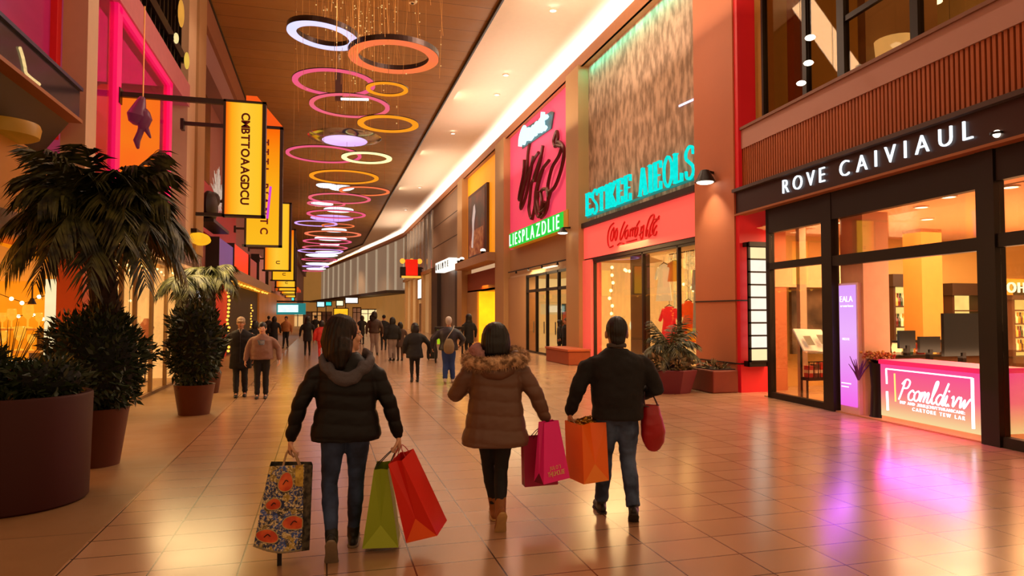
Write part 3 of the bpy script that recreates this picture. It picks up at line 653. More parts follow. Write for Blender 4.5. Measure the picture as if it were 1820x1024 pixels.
# ============================================================ CORNER SHOP (right foreground), built along its own slightly skewed front line
RA, RB = V((9.05, 13.2, 0)), V((8.5, 6.2, 0)); RU = (RB - RA).normalized(); RN = V((RU.y, -RU.x, 0))
def RV(s, d, z): return RA + RU * s + RN * d + V((0, 0, z))     # s along the front towards the camera, d out into the mall
rbox = lambda *a: MB(RV).box(*a)
bronze_m = M('dark bronze sheet', '3a241c', .35, metal=.2, var=.1, scale=.8)
frame_m = M('black shop frame', '1c1512', .4, metal=.3)
slat_m = M('red brown slat', 'b05c28', .55, var=.18, scale=3, stretch=(1, 1, .3))
par_m = M('mauve plaster band', 'c09488', .7, var=.05, scale=.7)
sg = thing('shop_fascia', 'long dark bronze fascia with white spaced capital letters above the corner shop', 'sign', RV(4, .1, 3.95))
rbox(-.1, 9, 0, .16, 3.97, 4.45).build('fascia_panel', bronze_m, sg)
rbox(-.1, 9, 0, .26, 4.45, 4.52).build('cap_strip', M('grey strip', '4a3c38', .4), sg)
rbox(-.1, 9, -.02, .2, 3.93, 3.97).build('copper_strip', copper_m, sg)
frs = lambda u, v, d: RV(u, .16 + d, v)
lit_m = glow('white letter glow', 'eaf6ff', 1.5)
letters(sg, 'ROVE', lambda u, v, d: frs(u, 4.11 + v, d), 1.76, 3.05, .27, lit_m, .01, .04, bold=-.012)
letters(sg, 'CAIVIAUL', lambda u, v, d: frs(u, 4.10 + v, d), 3.46, 6.15, .27, lit_m, .01, .04, bold=-.012)
sp = thing('downlight', 'small round lit downlight on the dark fascia right of the white letters', 'lamp', RV(6.5, .2, 4.08)); MB().ell(RV(6.5, .17, 4.07), (.05, .05, .05), 10, 8).build('bulb', MATS['warm bulb'], sp); MB().ring(RV(6.5, .17, 4.07), .06, [(0, -.01), (.02, -.01), (.02, .02), (0, .02)], 16).build('rim', dark_m, sp)
mb = MB(RV); k = 0
mb.box(-.1, 9, -.12, -.04, 4.52, 5.42); s_ = -.1
while s_ < 9: mb.box(s_, s_ + .05, -.04, .06, 4.52, 5.42); s_ += .085
tag(mb.build('slat_cladding', slat_m), 'band of red brown vertical wooden slats above the dark bronze fascia', 'cladding')
pb = thing('parapet', 'plain mauve plaster band above the wooden slats under the upper windows', 'parapet', RV(4, 0, 5.42)); rbox(-.2, 9, -.2, .08, 5.42, 5.84).build('band', par_m, pb); rbox(-.22, 9, -.25, .12, 5.84, 5.90).build('coping', M('coping', '8a6250', .6), pb)
dg = glass('tinted upper glass', 'e8d8c0', .01, fk=.1)
w = thing('window', 'x', 'w', RV(4, -.3, 5.9)); del w['label'], w['category']; w.name = 'window_3'; w['kind'] = 'structure'
mb = MB(RV)
for a, b in ((.35, .42), (1.82, 1.95), (2.87, 3.06), (4.62, 4.78), (6.18, 6.34), (8.9, 9)): mb.box(a, b, -.36, -.24, 5.88, 9.6)
mb.box(.35, 9, -.36, -.24, 5.88, 5.94); mb.box(2.9, 6.3, -.34, -.26, 7.05, 7.15); mb.build('window_frame', frame_m, w)
for a, b in ((.42, 1.82), (1.95, 2.87), (3.06, 4.62), (4.78, 6.18), (6.34, 8.9)): rbox(a, b, -.305, -.295, 5.94, 9.6).build('pane', dg, w)
up_m = M('upper room wall', '8a6840', .7, emit='a87c3c', es=.32, var=.3, scale=.4)  # self-glow put in for the lighting of the upper room
struct('wall_upper_room', rbox(-1, 10, -4.2, -4.0, 5.6, 9.7), up_m); struct('ceiling', rbox(-1, 10, -4.2, -.2, 9.6, 9.7), M('upper ceiling', 'a88858', .7)); struct('floor', rbox(.2, 10, -4.2, -.2, 5.5, 5.6), tan_m)
struct('wall_upper_room', rbox(0, .3, -4.2, -.3, 5.6, 9.6), M('amber upper wall', 'a87838', .6, emit='b07828', es=.15))
struct('trim_21', rbox(.55, .8, -1.0, -.75, 5.6, 9.6), M('rust upright', '9a3a18', .6))
struct('trim_22', rbox(3.1, 3.3, -2.0, -.5, 5.6, 9.6), M('pale upright', '8a7058', .6))
for k, (px, py) in enumerate([(1440, 67), (1437, 112), (1424, 148), (1557, 38), (1536, 65), (1688, 40), (1666, 3)]):
    p = at(px, py, y=RV(4, 0, 0).y + .8 + (k % 3) * .5)
    t = thing('pendant_lamp', ['upper window lamp, top of the three beside the black mullion', 'upper window lamp, middle of the three beside the black mullion', 'upper window lamp, lowest of the three beside the black mullion', 'small upper window lamp above the white lampshade', 'small upper window lamp left of the glowing column', 'small upper window lamp near the right mullion', 'small upper window lamp at the top edge of the photo'][k], 'lamp', p)
    MB().ell(p, (.09, .09, .045), 10, 6).build('bulb', MATS['warm bulb'], t); MB().tube([p + V((0, 0, .04)), (p.x, p.y, 9.6)], .006, 4).build('cord', dark_m, t)
p = at(1592, 92, x=9.6); t = thing('floor_lamp', 'white cylindrical lit lampshade standing behind the upper window sill', 'lamp', (p.x, p.y, 5.6))
MB().lathe([(.3, -.28), (.34, .2), (.32, .2)], p, 20).build('lamp_shade', M('lit shade', 'ffe8b8', .6, emit='ffdc98', es=.75), t, smooth=True); MB().lathe([(.16, 0), (.16, .03), (.02, .05), (.02, p.z - 5.8)], (p.x, p.y, 5.6), 12).build('stand', dark_m, t)
p = at(1367, 47, x=9.75); t = thing('globe_lamp', 'round yellow globe lamp high in the upper left window pane', 'lamp', p); MB().ell(p, .11).build('globe', glow('yellow globe', 'ffc030', 1.5), t, smooth=True); MB().tube([p + V((0, 0, .1)), (p.x, p.y, 9.6)], .008, 4).build('cord', dark_m, t)
# ground floor glazing
gf = thing('window', 'x', 'w', RV(1.9, -.05, 0)); del gf['label'], gf['category']; gf.name = 'window_4'; gf['kind'] = 'structure'
mb = MB(RV); mb.box(.86, .98, -.1, .02, 0, 3.95); mb.box(2.71, 2.99, -.12, .04, 0, 3.95); mb.box(.86, 2.8, -.1, .02, 2.66, 2.8); mb.box(.86, 2.8, -.1, .02, 0, .12); mb.box(.86, 2.8, -.1, .02, 3.42, 3.95)
mb.build('window_frame', frame_m, gf); rbox(.98, 2.71, -.045, -.035, .12, 2.66).build('pane', shop_glass, gf); rbox(.98, 2.71, -.045, -.035, 2.8, 3.42).build('pane', shop_glass, gf)
gd = thing('door', 'x', 'w', RV(4.5, -.05, 0)); del gd['label'], gd['category']; gd.name = 'door_3'; gd['kind'] = 'structure'
mb = MB(RV); mb.box(6.03, 6.31, -.12, .05, 0, 3.95); mb.box(2.99, 6.03, -.1, .03, 3.44, 3.95); mb.box(2.99, 6.03, -.1, .03, 2.6, 2.78); mb.build('door_frame', frame_m, gd); rbox(2.99, 6.03, -.04, -.03, 2.78, 3.44).build('transom_pane', shop_glass, gd)
g2 = thing('window', 'x', 'w', RV(7.6, -.05, 0)); del g2['label'], g2['category']; g2.name = 'window_5'; g2['kind'] = 'structure'
mb = MB(RV); mb.box(6.31, 9, -.1, .02, 2.62, 2.8); mb.box(6.31, 9, -.1, .02, 3.5, 3.95); mb.box(6.31, 9, -.1, .02, 0, .14); mb.build('window_frame', frame_m, g2); rbox(6.31, 9, -.045, -.035, .14, 2.62).build('pane', shop_glass, g2); rbox(6.31, 9, -.045, -.035, 2.8, 3.5).build('pane', shop_glass, g2)
# interior
struct('floor', rbox(.7, 10, -12, 0, 0.0, .02), M('shop floor', 'c89a68', .35, var=.06))
struct('ceiling', MB().box(9.5, 20, 4, 14, 3.62, 3.72).add([RV(.3, -.1, 3.62), RV(9, -.1, 3.62), (9.6, 4, 3.62), (9.6, 13.2, 3.62)], [(0, 1, 2, 3)]), M('shop ceiling', 'dca578', .7, var=.05, emit='e09a60', es=.12))
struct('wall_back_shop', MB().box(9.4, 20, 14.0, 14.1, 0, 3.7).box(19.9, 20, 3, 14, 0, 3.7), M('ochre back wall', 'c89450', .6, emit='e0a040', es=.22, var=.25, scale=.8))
struct('wall_side_shop', rbox(3.02, 3.6, -.62, -.12, 0, 3.5), M('pink white pier', 'e8b898', .6))
c0, c1 = at(1640, 560, y=12), at(1680, 560, y=12)
struct('trim_23', MB().box(c0.x, c1.x - .05, 12, 12.5, 0, 3.62), M('ochre column', 'b87828', .6, var=.1))
struct('trim_24', MB().box(9.5, 11.9, 13.3, 13.4, 2.35, 2.9), M('cream beam', 'e0b890', .6)); struct('trim_25', rbox(1.2, 1.32, -.6, -.45, 0, 3.6), M('cream post', 'd8b498', .6))
struct('wall_inner_shop', MB().box(10.55, 11.9, 13.6, 13.7, .8, 2.4), M('dim inner glass', '584a40', .15, var=.6, scale=1.2, col2='7a6450'))
for k, (s, d) in enumerate([(1.5, -1.2), (2.3, -2.6), (3.6, -1.3), (4.6, -.9), (5.5, -1.1), (4.2, -3.2), (5.4, -3.4), (6.7, -.7), (7.4, -1.6), (4.9, -6), (6.6, -3.4)]):
    t = thing('downlight', 'round lit downlight recessed in the cream ceiling of the corner shop', 'lamp', RV(s, d, 3.6), 'corner shop ceiling downlights'); MB().lathe([(.1, -.012), (.1, .0)], RV(s, d, 3.61), 16).build('diffuser', glow('downlight face', 'fff0d0', 4), t); MB().ring(RV(s, d, 3.61), .1, [(0, -.015), (.025, -.015), (.025, .01), (0, .01)], 20).build('rim', white_m, t)
# reception counter with neon script
ct = thing('reception_counter', 'pink lit reception counter with white neon border and script in the corner shop doorway', 'counter', RV(5.05, -.3, 0))
pinkc = grad_glow('counter front', [(0, 'ffe0a0'), (.22, 'ffb088'), (.5, 'ff7088'), (.8, 'ff6090'), (1, 'ff4a98')], 2, .95)
rbox(4.09, 5.98, -.75, -.02, .10, .93).build('front_panel', pinkc, ct)
rbox(4.07, 6.0, -.78, .0, .93, 1.0).build('counter_top', M('pink counter top', 'f03070', .4, emit='f02070', es=.5), ct)
rbox(4.09, 5.98, -.75, -.03, 0, .10).build('plinth', M('cream plinth', 'f0c090', .5, emit='ffb070', es=.3), ct)
nm = glow('white pink neon', 'ffe6f6', 2.6)
frc = lambda u, v: RV(u, .0, v)
MB().tube([frc(4.24, .86), frc(5.86, .86)], .011, 6).build('neon_tube', nm, ct); MB().tube([frc(5.86, .86), frc(5.86, .17)], .02, 6).build('neon_tube', nm, ct); MB().tube([frc(4.24, .86), frc(4.25, .62)], .014, 6).build('neon_tube', nm, ct); MB().tube([frc(4.25, .5), frc(4.26, .2)], .018, 6).build('neon_tube', nm, ct)
MB().tube([frc(4.42, .8), frc(4.43, .36)], .012, 6).build('neon_tube', glow('yellow neon', 'ffd070', 1.5), ct)
pl, wd = script_polys('Pcomldi.vw'); mb = MB(); strokes(mb, pl, .0125, .02, lambda a, b: RV(4.52 + a * 1.28 / wd, .005, .42 + b * .155)); mb.build('lettering', nm, ct, label='white script lettering')
letters(ct, 'DEP AND .IEREL|CNUTTURANICANE:', lambda u, v, d: RV(4.53 + u, .0 + d, .345 + v), 0, 1.2, .042, nm, 0, .01, split=False); letters(ct, 'CARTORE TEW LAR', lambda u, v, d: RV(4.78 + u, .0 + d, .265 + v), 0, .95, .05, nm, 0, .01, split=False)
to = thing('display_totem', 'tall narrow lilac lit display board standing in the corner shop doorway', 'sign', RV(3.2, .0, 0))
tz = grad_glow('lilac screen', [(0, 'f468e4'), (.3, 'ec90f0'), (.6, 'ecb0f8'), (1, 'dc9cf8')], 2, 1.05)
MB(lambda s, d, z: RV(s, d, z)).box(3.1, 3.50, -.1, -.02, .14, 2.24).build('screen', tz, to); rbox(3.06, 3.54, -.12, -.05, .0, 2.28).build('case', M('white case', 'f0d0c8', .5), to)
lm = glow('pale lilac text', 'fff0ff', 1.3)
letters(to, 'EALA', lambda u, v, d: RV(3.13 + u, -.02 + d, 1.95 + v), 0, .33, .1, lm, 0, .008); letters(to, 'aromrinoo', lambda u, v, d: RV(3.14 + u, -.02 + d, 1.86 + v), 0, .33, .045, lm, 0, .008, split=False); letters(to, 'MESTE', lambda u, v, d: RV(3.18 + u, -.02 + d, 1.28 + v), 0, .18, .04, lm, 0, .008, split=False)
rbox(3.14, 3.38, -.02, -.01, .52, .54).build('text_bar', lm, to); rbox(3.14, 3.32, -.02, -.01, .46, .48).build('text_bar', lm, to)
pe = thing('pedestal', 'slim black pedestal between the lilac board and the pink counter', 'stand', RV(3.78, -.25, 0)); MB().lathe([(.17, 0), (.15, .03), (.13, .5), (.15, .86), (.16, .9)], RV(3.78, -.25, .02), 20).build('column', dark_m, pe, smooth=True)
def twigs(name, label, cat, loc, n, h, spread, m, r=.012, pot=None, cone=.5):
    t = thing(name, label, cat, loc); rnd = random.Random(hash(label) % 999 if False else len(label)); L0 = V(loc)
    for i in range(n):
        a = rnd.uniform(0, 2 * PI); s = rnd.uniform(.2, 1) * spread; hh = h * rnd.uniform(.6, 1)
        MB().tube([L0, L0 + V((s * .4 * math.cos(a), s * .4 * math.sin(a), hh * .5)), L0 + V((s * math.cos(a), s * math.sin(a), hh))], [r, r * .8, r * .3], 5).build('stem', m, t)
    return t
twigs('coral_plant', 'purple branching plant in front of the lilac display board', 'plant', RV(3.62, .02, .62), 9, .42, .3, M('purple stem', '6a2a80', .6), .016)
dpl = thing('flower_dish', 'low dish of tiny red and gold flowers on the black pedestal', 'plant', RV(3.78, -.25, .93)); rr = random.Random(3); mb = MB()
for i in range(120): mb.ell(RV(3.78, -.25, .99) + V((rr.uniform(-.2, .2), rr.uniform(-.2, .2), rr.uniform(-.03, .12))), rr.uniform(.012, .028), 5, 4)
mb.build('blossom', M('red gold blossom', 'a02820', .6, col2='d8a040', scale=14), dpl); MB().lathe([(.08, 0), (.2, .06), (.19, .06)], RV(3.78, -.25, .92), 16).build('dish', dark_m, dpl)
# bar shelving with bottles at the back
bot_m = [M('bottle %d' % i, c, .15, emit=c, es=.25) for i, c in enumerate(['c88020', '402810', 'e8b050', '6a1c10', '2a3820', 'f0d8a0'])]
IN = lambda s, d, z: V((s, 13.6 - d, z)); ibox = lambda *a: MB(IN).box(*a)
shelf_lit = glow('shelf glow', 'ffd070', 1.15, var=.35, scale=2.5)
def bottle(label, loc, mt, group, s=1):
    t = MB().lathe([(.035, 0), (.037, .01), (.037, .16), (.014, .21), (.014, .28), (.016, .285)], (0, 0, 0), 8).build('bottle', mt, None, smooth=True); t.location = loc; t.scale = (s * 1.5, s * 1.5, s)
    return tag(t, label, 'bottle', group)
BT = [None] * 6
def bottles(s0, s1, d, z, n, label, group, sc=1.0):
    for i in range(n):
        s = s0 + (s1 - s0) * (i + .5) / n; mi = (i * 7 + int(z * 10)) % 6; p = IN(s, d, z)
        if BT[mi] is None: BT[mi] = bottle(label, p, bot_m[mi], group, sc)
        else:
            o = BT[mi].copy(); COL.objects.link(o); o.location = p; o['label'] = label; o['group'] = group; o.scale = (sc * 1.5, sc * 1.5, sc)
def bar_shelf(label, s0, s1, d, zs, ztop):
    t = thing('bar_shelf', label, 'shelf', IN((s0 + s1) / 2, d, 0)); ibox(s0, s1, d - .22, d - .18, .8, ztop).build('lit_back', shelf_lit, t)
    ibox(s0, s1, d - .25, d + .2, 0, .8).build('cabinet', M('walnut', '4a2a14', .5), t)
    for z in zs: ibox(s0, s1, d - .18, d + .14, z, z + .03).build('shelf_board', M('walnut'), t)
    for s in (s0, s1): ibox(s - .03, s + .03, d - .25, d + .18, .8, ztop).build('upright', M('walnut'), t)
    ibox(s0 - .1, s1 + .1, d - .25, d + .25, ztop, ztop + .3).build('canopy', M('dark canopy board', '3a2414', .5), t)
xs = lambda px, y=13.6: at(px, 560, y=y).x
bar_shelf('amber lit bar shelf with bottles left of the ochre column', xs(1580), xs(1642), 0, (.9, 1.4, 1.9), 2.4); bar_shelf('amber lit bar shelf with bottles right of the ochre column', xs(1684), xs(1736), 0, (.9, 1.4, 1.8), 2.2)
bar_shelf('amber lit bar shelf near the right edge behind the glass', xs(1788, 11.6), xs(1860, 11.6), 2.0, (.9, 1.2, 1.5, 1.8), 2.05)
for z in (.93, 1.43, 1.93): bottles(xs(1582), xs(1640), .05, z, 13, 'bottle on the amber lit bar shelf left of the ochre column', 'bottles left of the ochre column', 1.1)
for z in (.93, 1.43): bottles(xs(1686), xs(1734), .05, z, 12, 'bottle on the amber lit bar shelf right of the ochre column', 'bottles right of the ochre column', 1.1)
for z in (.93, 1.23, 1.53): bottles(xs(1790, 11.6), xs(1858, 11.6), 2.05, z, 16, 'bottle on the amber lit shelf near the right edge', 'bottles near the right edge', .85)
t = thing('bar_sign', 'glowing warm white sign above the bottle shelf at the right edge', 'sign', IN(xs(1800, 11.3), 2.2, 2.2)); a, b = xs(1794, 11.3), xs(1850, 11.3); MB().box(a - .1, b, 11.35, 11.4, 2.15, 2.5).build('sign_box', M('amber sign back', 'c08020', .5, emit='c08020', es=.3), t); letters(t, 'OHE', lambda u, v, d: V((a + u, 11.35 - d, 2.2 + v)), 0, b - a - .2, .22, glow('warm white sign', 'fff0c0', 2.2), 0, .04)
for k, (px, y, w_, z0, z1, lab) in enumerate([(1610, 11.2, .4, 1.0, 1.4, 'dark till screen on the left behind the pink counter'), (1650, 10.6, .5, .95, 1.3, 'grey till machine in the middle behind the pink counter'), (1708, 9.6, .85, .95, 1.75, 'large black screen standing behind the right end of the pink counter')]):
    x = xs(px, y); t = thing('till_screen', lab, 'screen', (x, y, z0)); MB().box(x - w_ / 2, x + w_ / 2, y - .03, y + .03, z0 + .04, z1).build('screen', M('black glass', '15120f', .15), t); MB().box(x - .04, x + .04, y - .05, y + .05, z0 - .1, z0 + .1).build('stand', dark_m, t); MB().box(x - .15, x + .15, y - .1, y + .1, z0 - .12, z0 - .1).build('base', dark_m, t)
bx0, bx1 = xs(1560, 11.4), xs(1760, 11.4)
t = thing('bar_counter', 'long dark bar counter inside the corner shop behind the pink counter', 'counter', ((bx0 + bx1) / 2, 11.5, 0)); MB().box(bx0, bx1, 11.3, 11.9, .0, .85).build('counter_body', M('walnut'), t); MB().box(bx0 - .05, bx1 + .05, 11.25, 11.95, .85, .9).build('counter_top', dark_m, t)
for k in range(9):
    x = bx0 + .25 + k * (bx1 - bx0 - .5) / 8; o = thing('takeaway_jar', 'small jar of goods on the dark bar counter, %s from the left' % ('first', 'second', 'third', 'fourth', 'fifth', 'sixth', 'seventh', 'eighth', 'ninth')[k], 'jar', (x, 11.5, .9), 'jars on the dark bar counter')
    MB().lathe([(.08, 0), (.1, .14), (.08, .24)], (x, 11.5, .9), 10).build('jar_body', bot_m[(k * 5) % 6], o, smooth=True); MB().lathe([(.09, .24), (.09, .29)], (x, 11.5, .9), 10).build('lid', dark_m, o)
t = thing('red_counter', 'orange red rounded counter behind the glass at the right edge', 'counter', RV(7.5, -1.2, 0)); MB().lathe([(.75, 0), (.78, .05), (.8, .9)], RV(7.35, -1.5, .02), 32).build('counter_body', M('orange red drum', 'c8421c', .5, emit='d83a10', es=.12), t, smooth=True); MB().lathe([(.86, .9), (.86, .96)], RV(7.35, -1.5, .02), 32).build('counter_top', M('walnut'), t)
def bush(name, label, c, r, n, m, cat='plant', leaf=.07, seed=1, pot=None, core=True, m2=None):
    t = thing(name, label, cat, (c[0], c[1], c[2] - r[2])); rn = random.Random(seed); mb = MB(); C = V(c)
    for i in range(n):
        z = rn.uniform(-1, 1); a = rn.uniform(0, 2 * PI); q = math.sqrt(1 - z * z); rad = rn.uniform(.72, 1.04) * (1 + .1 * math.sin(a * 3 + z * 5) + .07 * math.sin(z * 9 + a))
        d = V((q * math.cos(a), q * math.sin(a), z)); p = C + V((d.x * r[0], d.y * r[1], d.z * r[2])) * rad
        dr = (d + V((rn.uniform(-.8, .8), rn.uniform(-.8, .8), rn.uniform(-.5, .8)))).normalized(); sd = dr.cross(V((rn.uniform(-1, 1), rn.uniform(-1, 1), rn.uniform(-1, 1)))).normalized(); l = leaf * rn.uniform(.7, 1.4)
        mb.add([p - sd * l * .28, p + dr * l, p + sd * l * .28, p - dr * l * .5], [(0, 1, 2), (0, 2, 3)])
    mb.build('foliage', m, t)
    if core: MB().ell(C, tuple(q * .8 for q in r), 16, 12).build('branch_core', m2 or M('dark branch', '0c0f06', .9), t)
    return t
leaf_m = M('dark evergreen leaf', '263414', .55, var=.5, scale=9); leaf2_m = M('palm leaf', '222a12', .5, var=.55, scale=7, col2='565828')
bush('shelf_plant', 'dark leafy plant in front of the bottle shelf at the right edge', RV(7.2, -1.4, 1.32), (.45, .4, .34), 350, leaf_m, leaf=.09, seed=5)
gl = thing('garland', 'dark leafy garland hung high behind the glass at the right edge', 'garland', RV(8, -2, 2.9)); mb = MB(); rr = random.Random(9)
for i in range(260):
    p = RV(7.0 + rr.uniform(0, 2.2), -1.8 + rr.uniform(-.1, .1), 2.62 + rr.uniform(-.08, .08)); dr = V((rr.uniform(-1, 1), rr.uniform(-1, 1), rr.uniform(-1, .3))).normalized(); sd = dr.orthogonal().normalized(); mb.add([p - sd * .03, p + dr * .12, p + sd * .03], [(0, 1, 2)])
mb.build('foliage', leaf_m, gl)
for s in (7.1, 8.1, 9.1): MB().tube([RV(s, -1.8, 2.62), RV(s, -1.8, 3.6)], .008, 4).build('hanging_wire', dark_m, gl)
# easel with board and basket in the left pane
EY = 11.6; ex0, ex1 = at(1418, 600, y=EY).x, at(1468, 600, y=EY).x; EF = lambda s, d, z: V((ex0 + (s - 1.75) / .85 * (ex1 - ex0), EY - .6 - (d + 1.6) * .9 + .6, z))
es_ = thing('notice_easel', 'white notice board tilted on an easel behind the left glass pane', 'board', RV(2.2, -1.6, 0))
MB(EF).add([(1.75, -1.4, 1.02), (2.6, -1.4, 1.0), (2.6, -1.75, 1.42), (1.75, -1.75, 1.44), (1.75, -1.43, 1.0), (2.6, -1.43, .98), (2.6, -1.78, 1.40), (1.75, -1.78, 1.42)], [(0, 1, 2, 3), (7, 6, 5, 4), (0, 4, 5, 1), (1, 5, 6, 2), (2, 6, 7, 3), (3, 7, 4, 0)]).build('board', M('white board', 'e8dccc', .5, emit='fff0e0', es=.3), es_)
for s in (1.8, 2.55): MB().bar(EF(s, -1.55, 0), EF(s, -1.55, 1.15), .03).build('leg', dark_m, es_)
for a, b in ((1.85, 1.12), (2.25, 1.14)):
    MB(EF).add([(a, -1.38, b), (a + .22, -1.38, b), (a + .22, -1.55, b + .18), (a, -1.55, b + .18)], [(0, 1, 2, 3)]).build('printed_block', M('grey print', '707068', .6), es_)
bs = thing('goods_basket', 'dark wire basket of red and green goods under the white notice board', 'basket', EF(2.0, -1.3, .45)); MB(EF).box(1.5, 2.6, -1.25, -1.0, .46, .52).build('basket_base', dark_m, bs); mb = MB()
for i in range(9): mb.bar(EF(1.5 + i * .1375, -1.0, .5), EF(1.5 + i * .1375, -.98, .82), .012)
mb.bar(EF(1.5, -1.0, .82), EF(2.6, -1.0, .82), .02); mb.build('wire_side', dark_m, bs)
for s in (1.55, 2.55): MB().bar(EF(s, -1.1, 0), EF(s, -1.1, .48), .03).build('leg', dark_m, bs)
for k, (s, c) in enumerate([(1.62, 'b02018'), (1.8, '603020'), (1.98, 'c82818'), (2.16, 'a8a078'), (2.34, '108878'), (2.5, '203848')]):
    o = thing('packet', ['dark red packet at the left end of the wire basket', 'brown packet second from left in the wire basket', 'bright red packet in the middle of the wire basket', 'beige packet right of middle in the wire basket', 'teal packet second from right in the wire basket', 'navy packet at the right end of the wire basket'][k], 'packet', EF(s, -1.1, .52)); MB(EF).box(s - .07, s + .07, -1.2, -1.05, .52, .74 + .03 * (k % 3)).build('packet_body', M('packet %d' % k, c, .5, emit=c, es=.2), o); MB(EF).box(s - .075, s + .075, -1.21, -1.04, .6, .66).build('paper_band', white_m, o)
# lantern on the red wall
ln = thing('wall_lantern', 'tall black framed wall lantern of nine glowing cream panes on the red wall', 'lamp', (9.25, 13.0, .6))
lx0, lx1, lz0, lz1 = 8.97, 9.52, .58, 3.32
mb = MB(); mb.box(lx0, lx1, 13.0, 13.18, lz0, lz0 + .12); mb.box(lx0, lx1, 12.92, 13.18, lz1 - .1, lz1); n = 9; hh = (lz1 - .1 - lz0 - .12) / n
for x in (lx0, lx1 - .09): mb.box(x, x + .05, 12.97, 13.03, lz0, lz1)
mb.box(lx1 - .04, lx1, 12.97, 13.18, lz0, lz1)
for i in range(n + 1): mb.box(lx0, lx1 - .04, 12.97, 13.02, lz0 + .12 + i * hh - .018, lz0 + .12 + i * hh + .018)
mb.build('frame', dark_m, ln)
for i in range(n): MB().box(lx0 + .05, lx1 - .09, 13.0, 13.06, lz0 + .14 + i * hh, lz0 + .10 + (i + 1) * hh).build('pane', glow('lantern pane %d' % (i in (0, 8)), 'ffe2a8' if i in (0, 8) else 'fff0dc', 1.15, var=.12), ln)
# planters by the column
pt = thing('faceted_planter', 'low faceted burgundy planter holding a spiky palm beside the orange column', 'planter', (7.45, 13.75, 0))
burg = M('burgundy planter', '6a2028', .5, var=.08); MB().lathe([(.46, 0), (.62, .5), (.6, .52), (.52, .5), (.5, .44)], (7.45, 13.75, 0), 8).build('planter_body', burg, pt); MB().lathe([(.5, .42), (.5, .45)], (7.45, 13.75, 0), 8).build('soil', M('soil', '1c120a', .9), pt)
def frond(mb, base, az, L, rise, droop, nl, ll, rn, w=.012, fan=1.0):
    d = V((math.cos(az), math.sin(az), 0)); P = []
    for i in range(9):
        t = i / 8; P.append(V(base) + d * (L * t * (1 - .15 * t * t)) + V((0, 0, rise * t - droop * t * t)))
    mb.tube(P, [max(.003, w * (1 - .8 * i / 8)) for i in range(9)], 4)
    sd = d.cross(V((0, 0, 1)))
    for i in range(nl):
        t = .12 + .88 * i / nl; k = min(7, int(t * 8)); p = P[k].lerp(P[k + 1], t * 8 - k); tg = (P[k + 1] - P[k]).normalized()
        for s in (-1, 1):
            l = ll * (.55 + .6 * math.sin(PI * min(1, t * 1.02)) ) * rn.uniform(.8, 1.15); dr = (tg * .75 + sd * s * rn.uniform(.5, .8) * fan + V((0, 0, -rn.uniform(.25, .7)))).normalized()
            nrm = dr.cross(tg).normalized(); wv = dr.cross(nrm).normalized() * l * .045; q = p + dr * l * .55; e = p + dr * l + V((0, 0, -l * .18))
            mb.add([p - wv * .6, p + wv * .6, q + wv, q - wv, e], [(0, 1, 2, 3), (3, 2, 4)])
def palm(name, label, base, h, r0, r1, nf, L, rise, droop, m, seed, ll=.35, nl=26, trunk=True, rows=22):
    t = thing(name, label, 'palm tree' if h > 1 else 'palm', base); B = V(base); rn = random.Random(seed)
    if trunk:
        mb = MB(); P = [B + V((.05 * math.sin(z * 2.2), .03 * math.cos(z * 1.7), z)) for z in [h * i / 12 for i in range(13)]]; mb.loft(P, [r0 + (r1 - r0) * i / 12 for i in range(13)], 14)
        for i in range(rows):
            for k in range(9):
                z = h * (i + .3 * rn.random()) / rows; a = 2 * PI * (k + .5 * (i % 2)) / 9 + rn.uniform(-.1, .1); r = r0 + (r1 - r0) * z / h; c = B + V((.05 * math.sin(z * 2.2), .03 * math.cos(z * 1.7), z)); d = V((math.cos(a), math.sin(a), 0)); s = d.cross(V((0, 0, 1)))
                hh = h / rows; mb.add([c + d * r * .85 - s * r * .3 - V((0, 0, hh * .4)), c + d * r * .85 + s * r * .3 - V((0, 0, hh * .4)), c + d * r * 1.12 + s * r * .2 + V((0, 0, hh * .5)), c + d * r * 1.3 + V((0, 0, hh * 1.0)), c + d * r * 1.12 - s * r * .2 + V((0, 0, hh * .5))], [(0, 1, 2, 3, 4)])
        mb.build('trunk', M('palm trunk', '2e2012', .9, var=.4, scale=12), t)
    top = B + V((.05 * math.sin(h * 2.2), .03 * math.cos(h * 1.7), h))
    for i in range(nf):
        az = i * 2.39996 + rn.uniform(-.2, .2); u = (i / nf); mb = MB()
        frond(mb, top, az, L * rn.uniform(.8, 1.1) * (.72 + .45 * u), rise * (1.15 - 1.25 * u), droop * (.55 + .6 * u) * rn.uniform(.8, 1.2), nl, ll, rn)
        mb.build('frond', m, t)
    return t
palm('cycas_palm', 'spiky fan of palm leaves with pale tips growing in the burgundy planter', (7.45, 13.75, .5), .5, .12, .12, 22, .75, .75, .35, M('cycas leaf', '2c3416', .5, var=.4, scale=9, col2='6a6a40'), 21, ll=.26, nl=20)
bush('planter_shrub', 'sparse dry shrub with pale tips around the base of the spiky palm', (7.4, 13.75, .62), (.62, .55, .25), 500, M('pale shrub', '5a5028', .6, var=.5, scale=10, col2='a08c60'), leaf=.12, seed=8, core=False)
p2 = thing('low_planter', 'low square terracotta planter against the foot of the orange column', 'planter', (8.5, 13.5, 0)); MB().box(8.2, 8.84, 13.2, 14.2, 0, .5).build('planter_body', M('maroon planter', '7a3018', .5), p2, bevel=.03); MB().box(8.26, 8.8, 13.26, 14.14, .5, .52).build('soil', MATS['soil'], p2)
bush('planter_sprigs', 'short sprigs in the low terracotta planter at the orange column', (8.52, 13.7, .56), (.26, .4, .08), 90, MATS['pale shrub'], leaf=.1, seed=4, core=False)
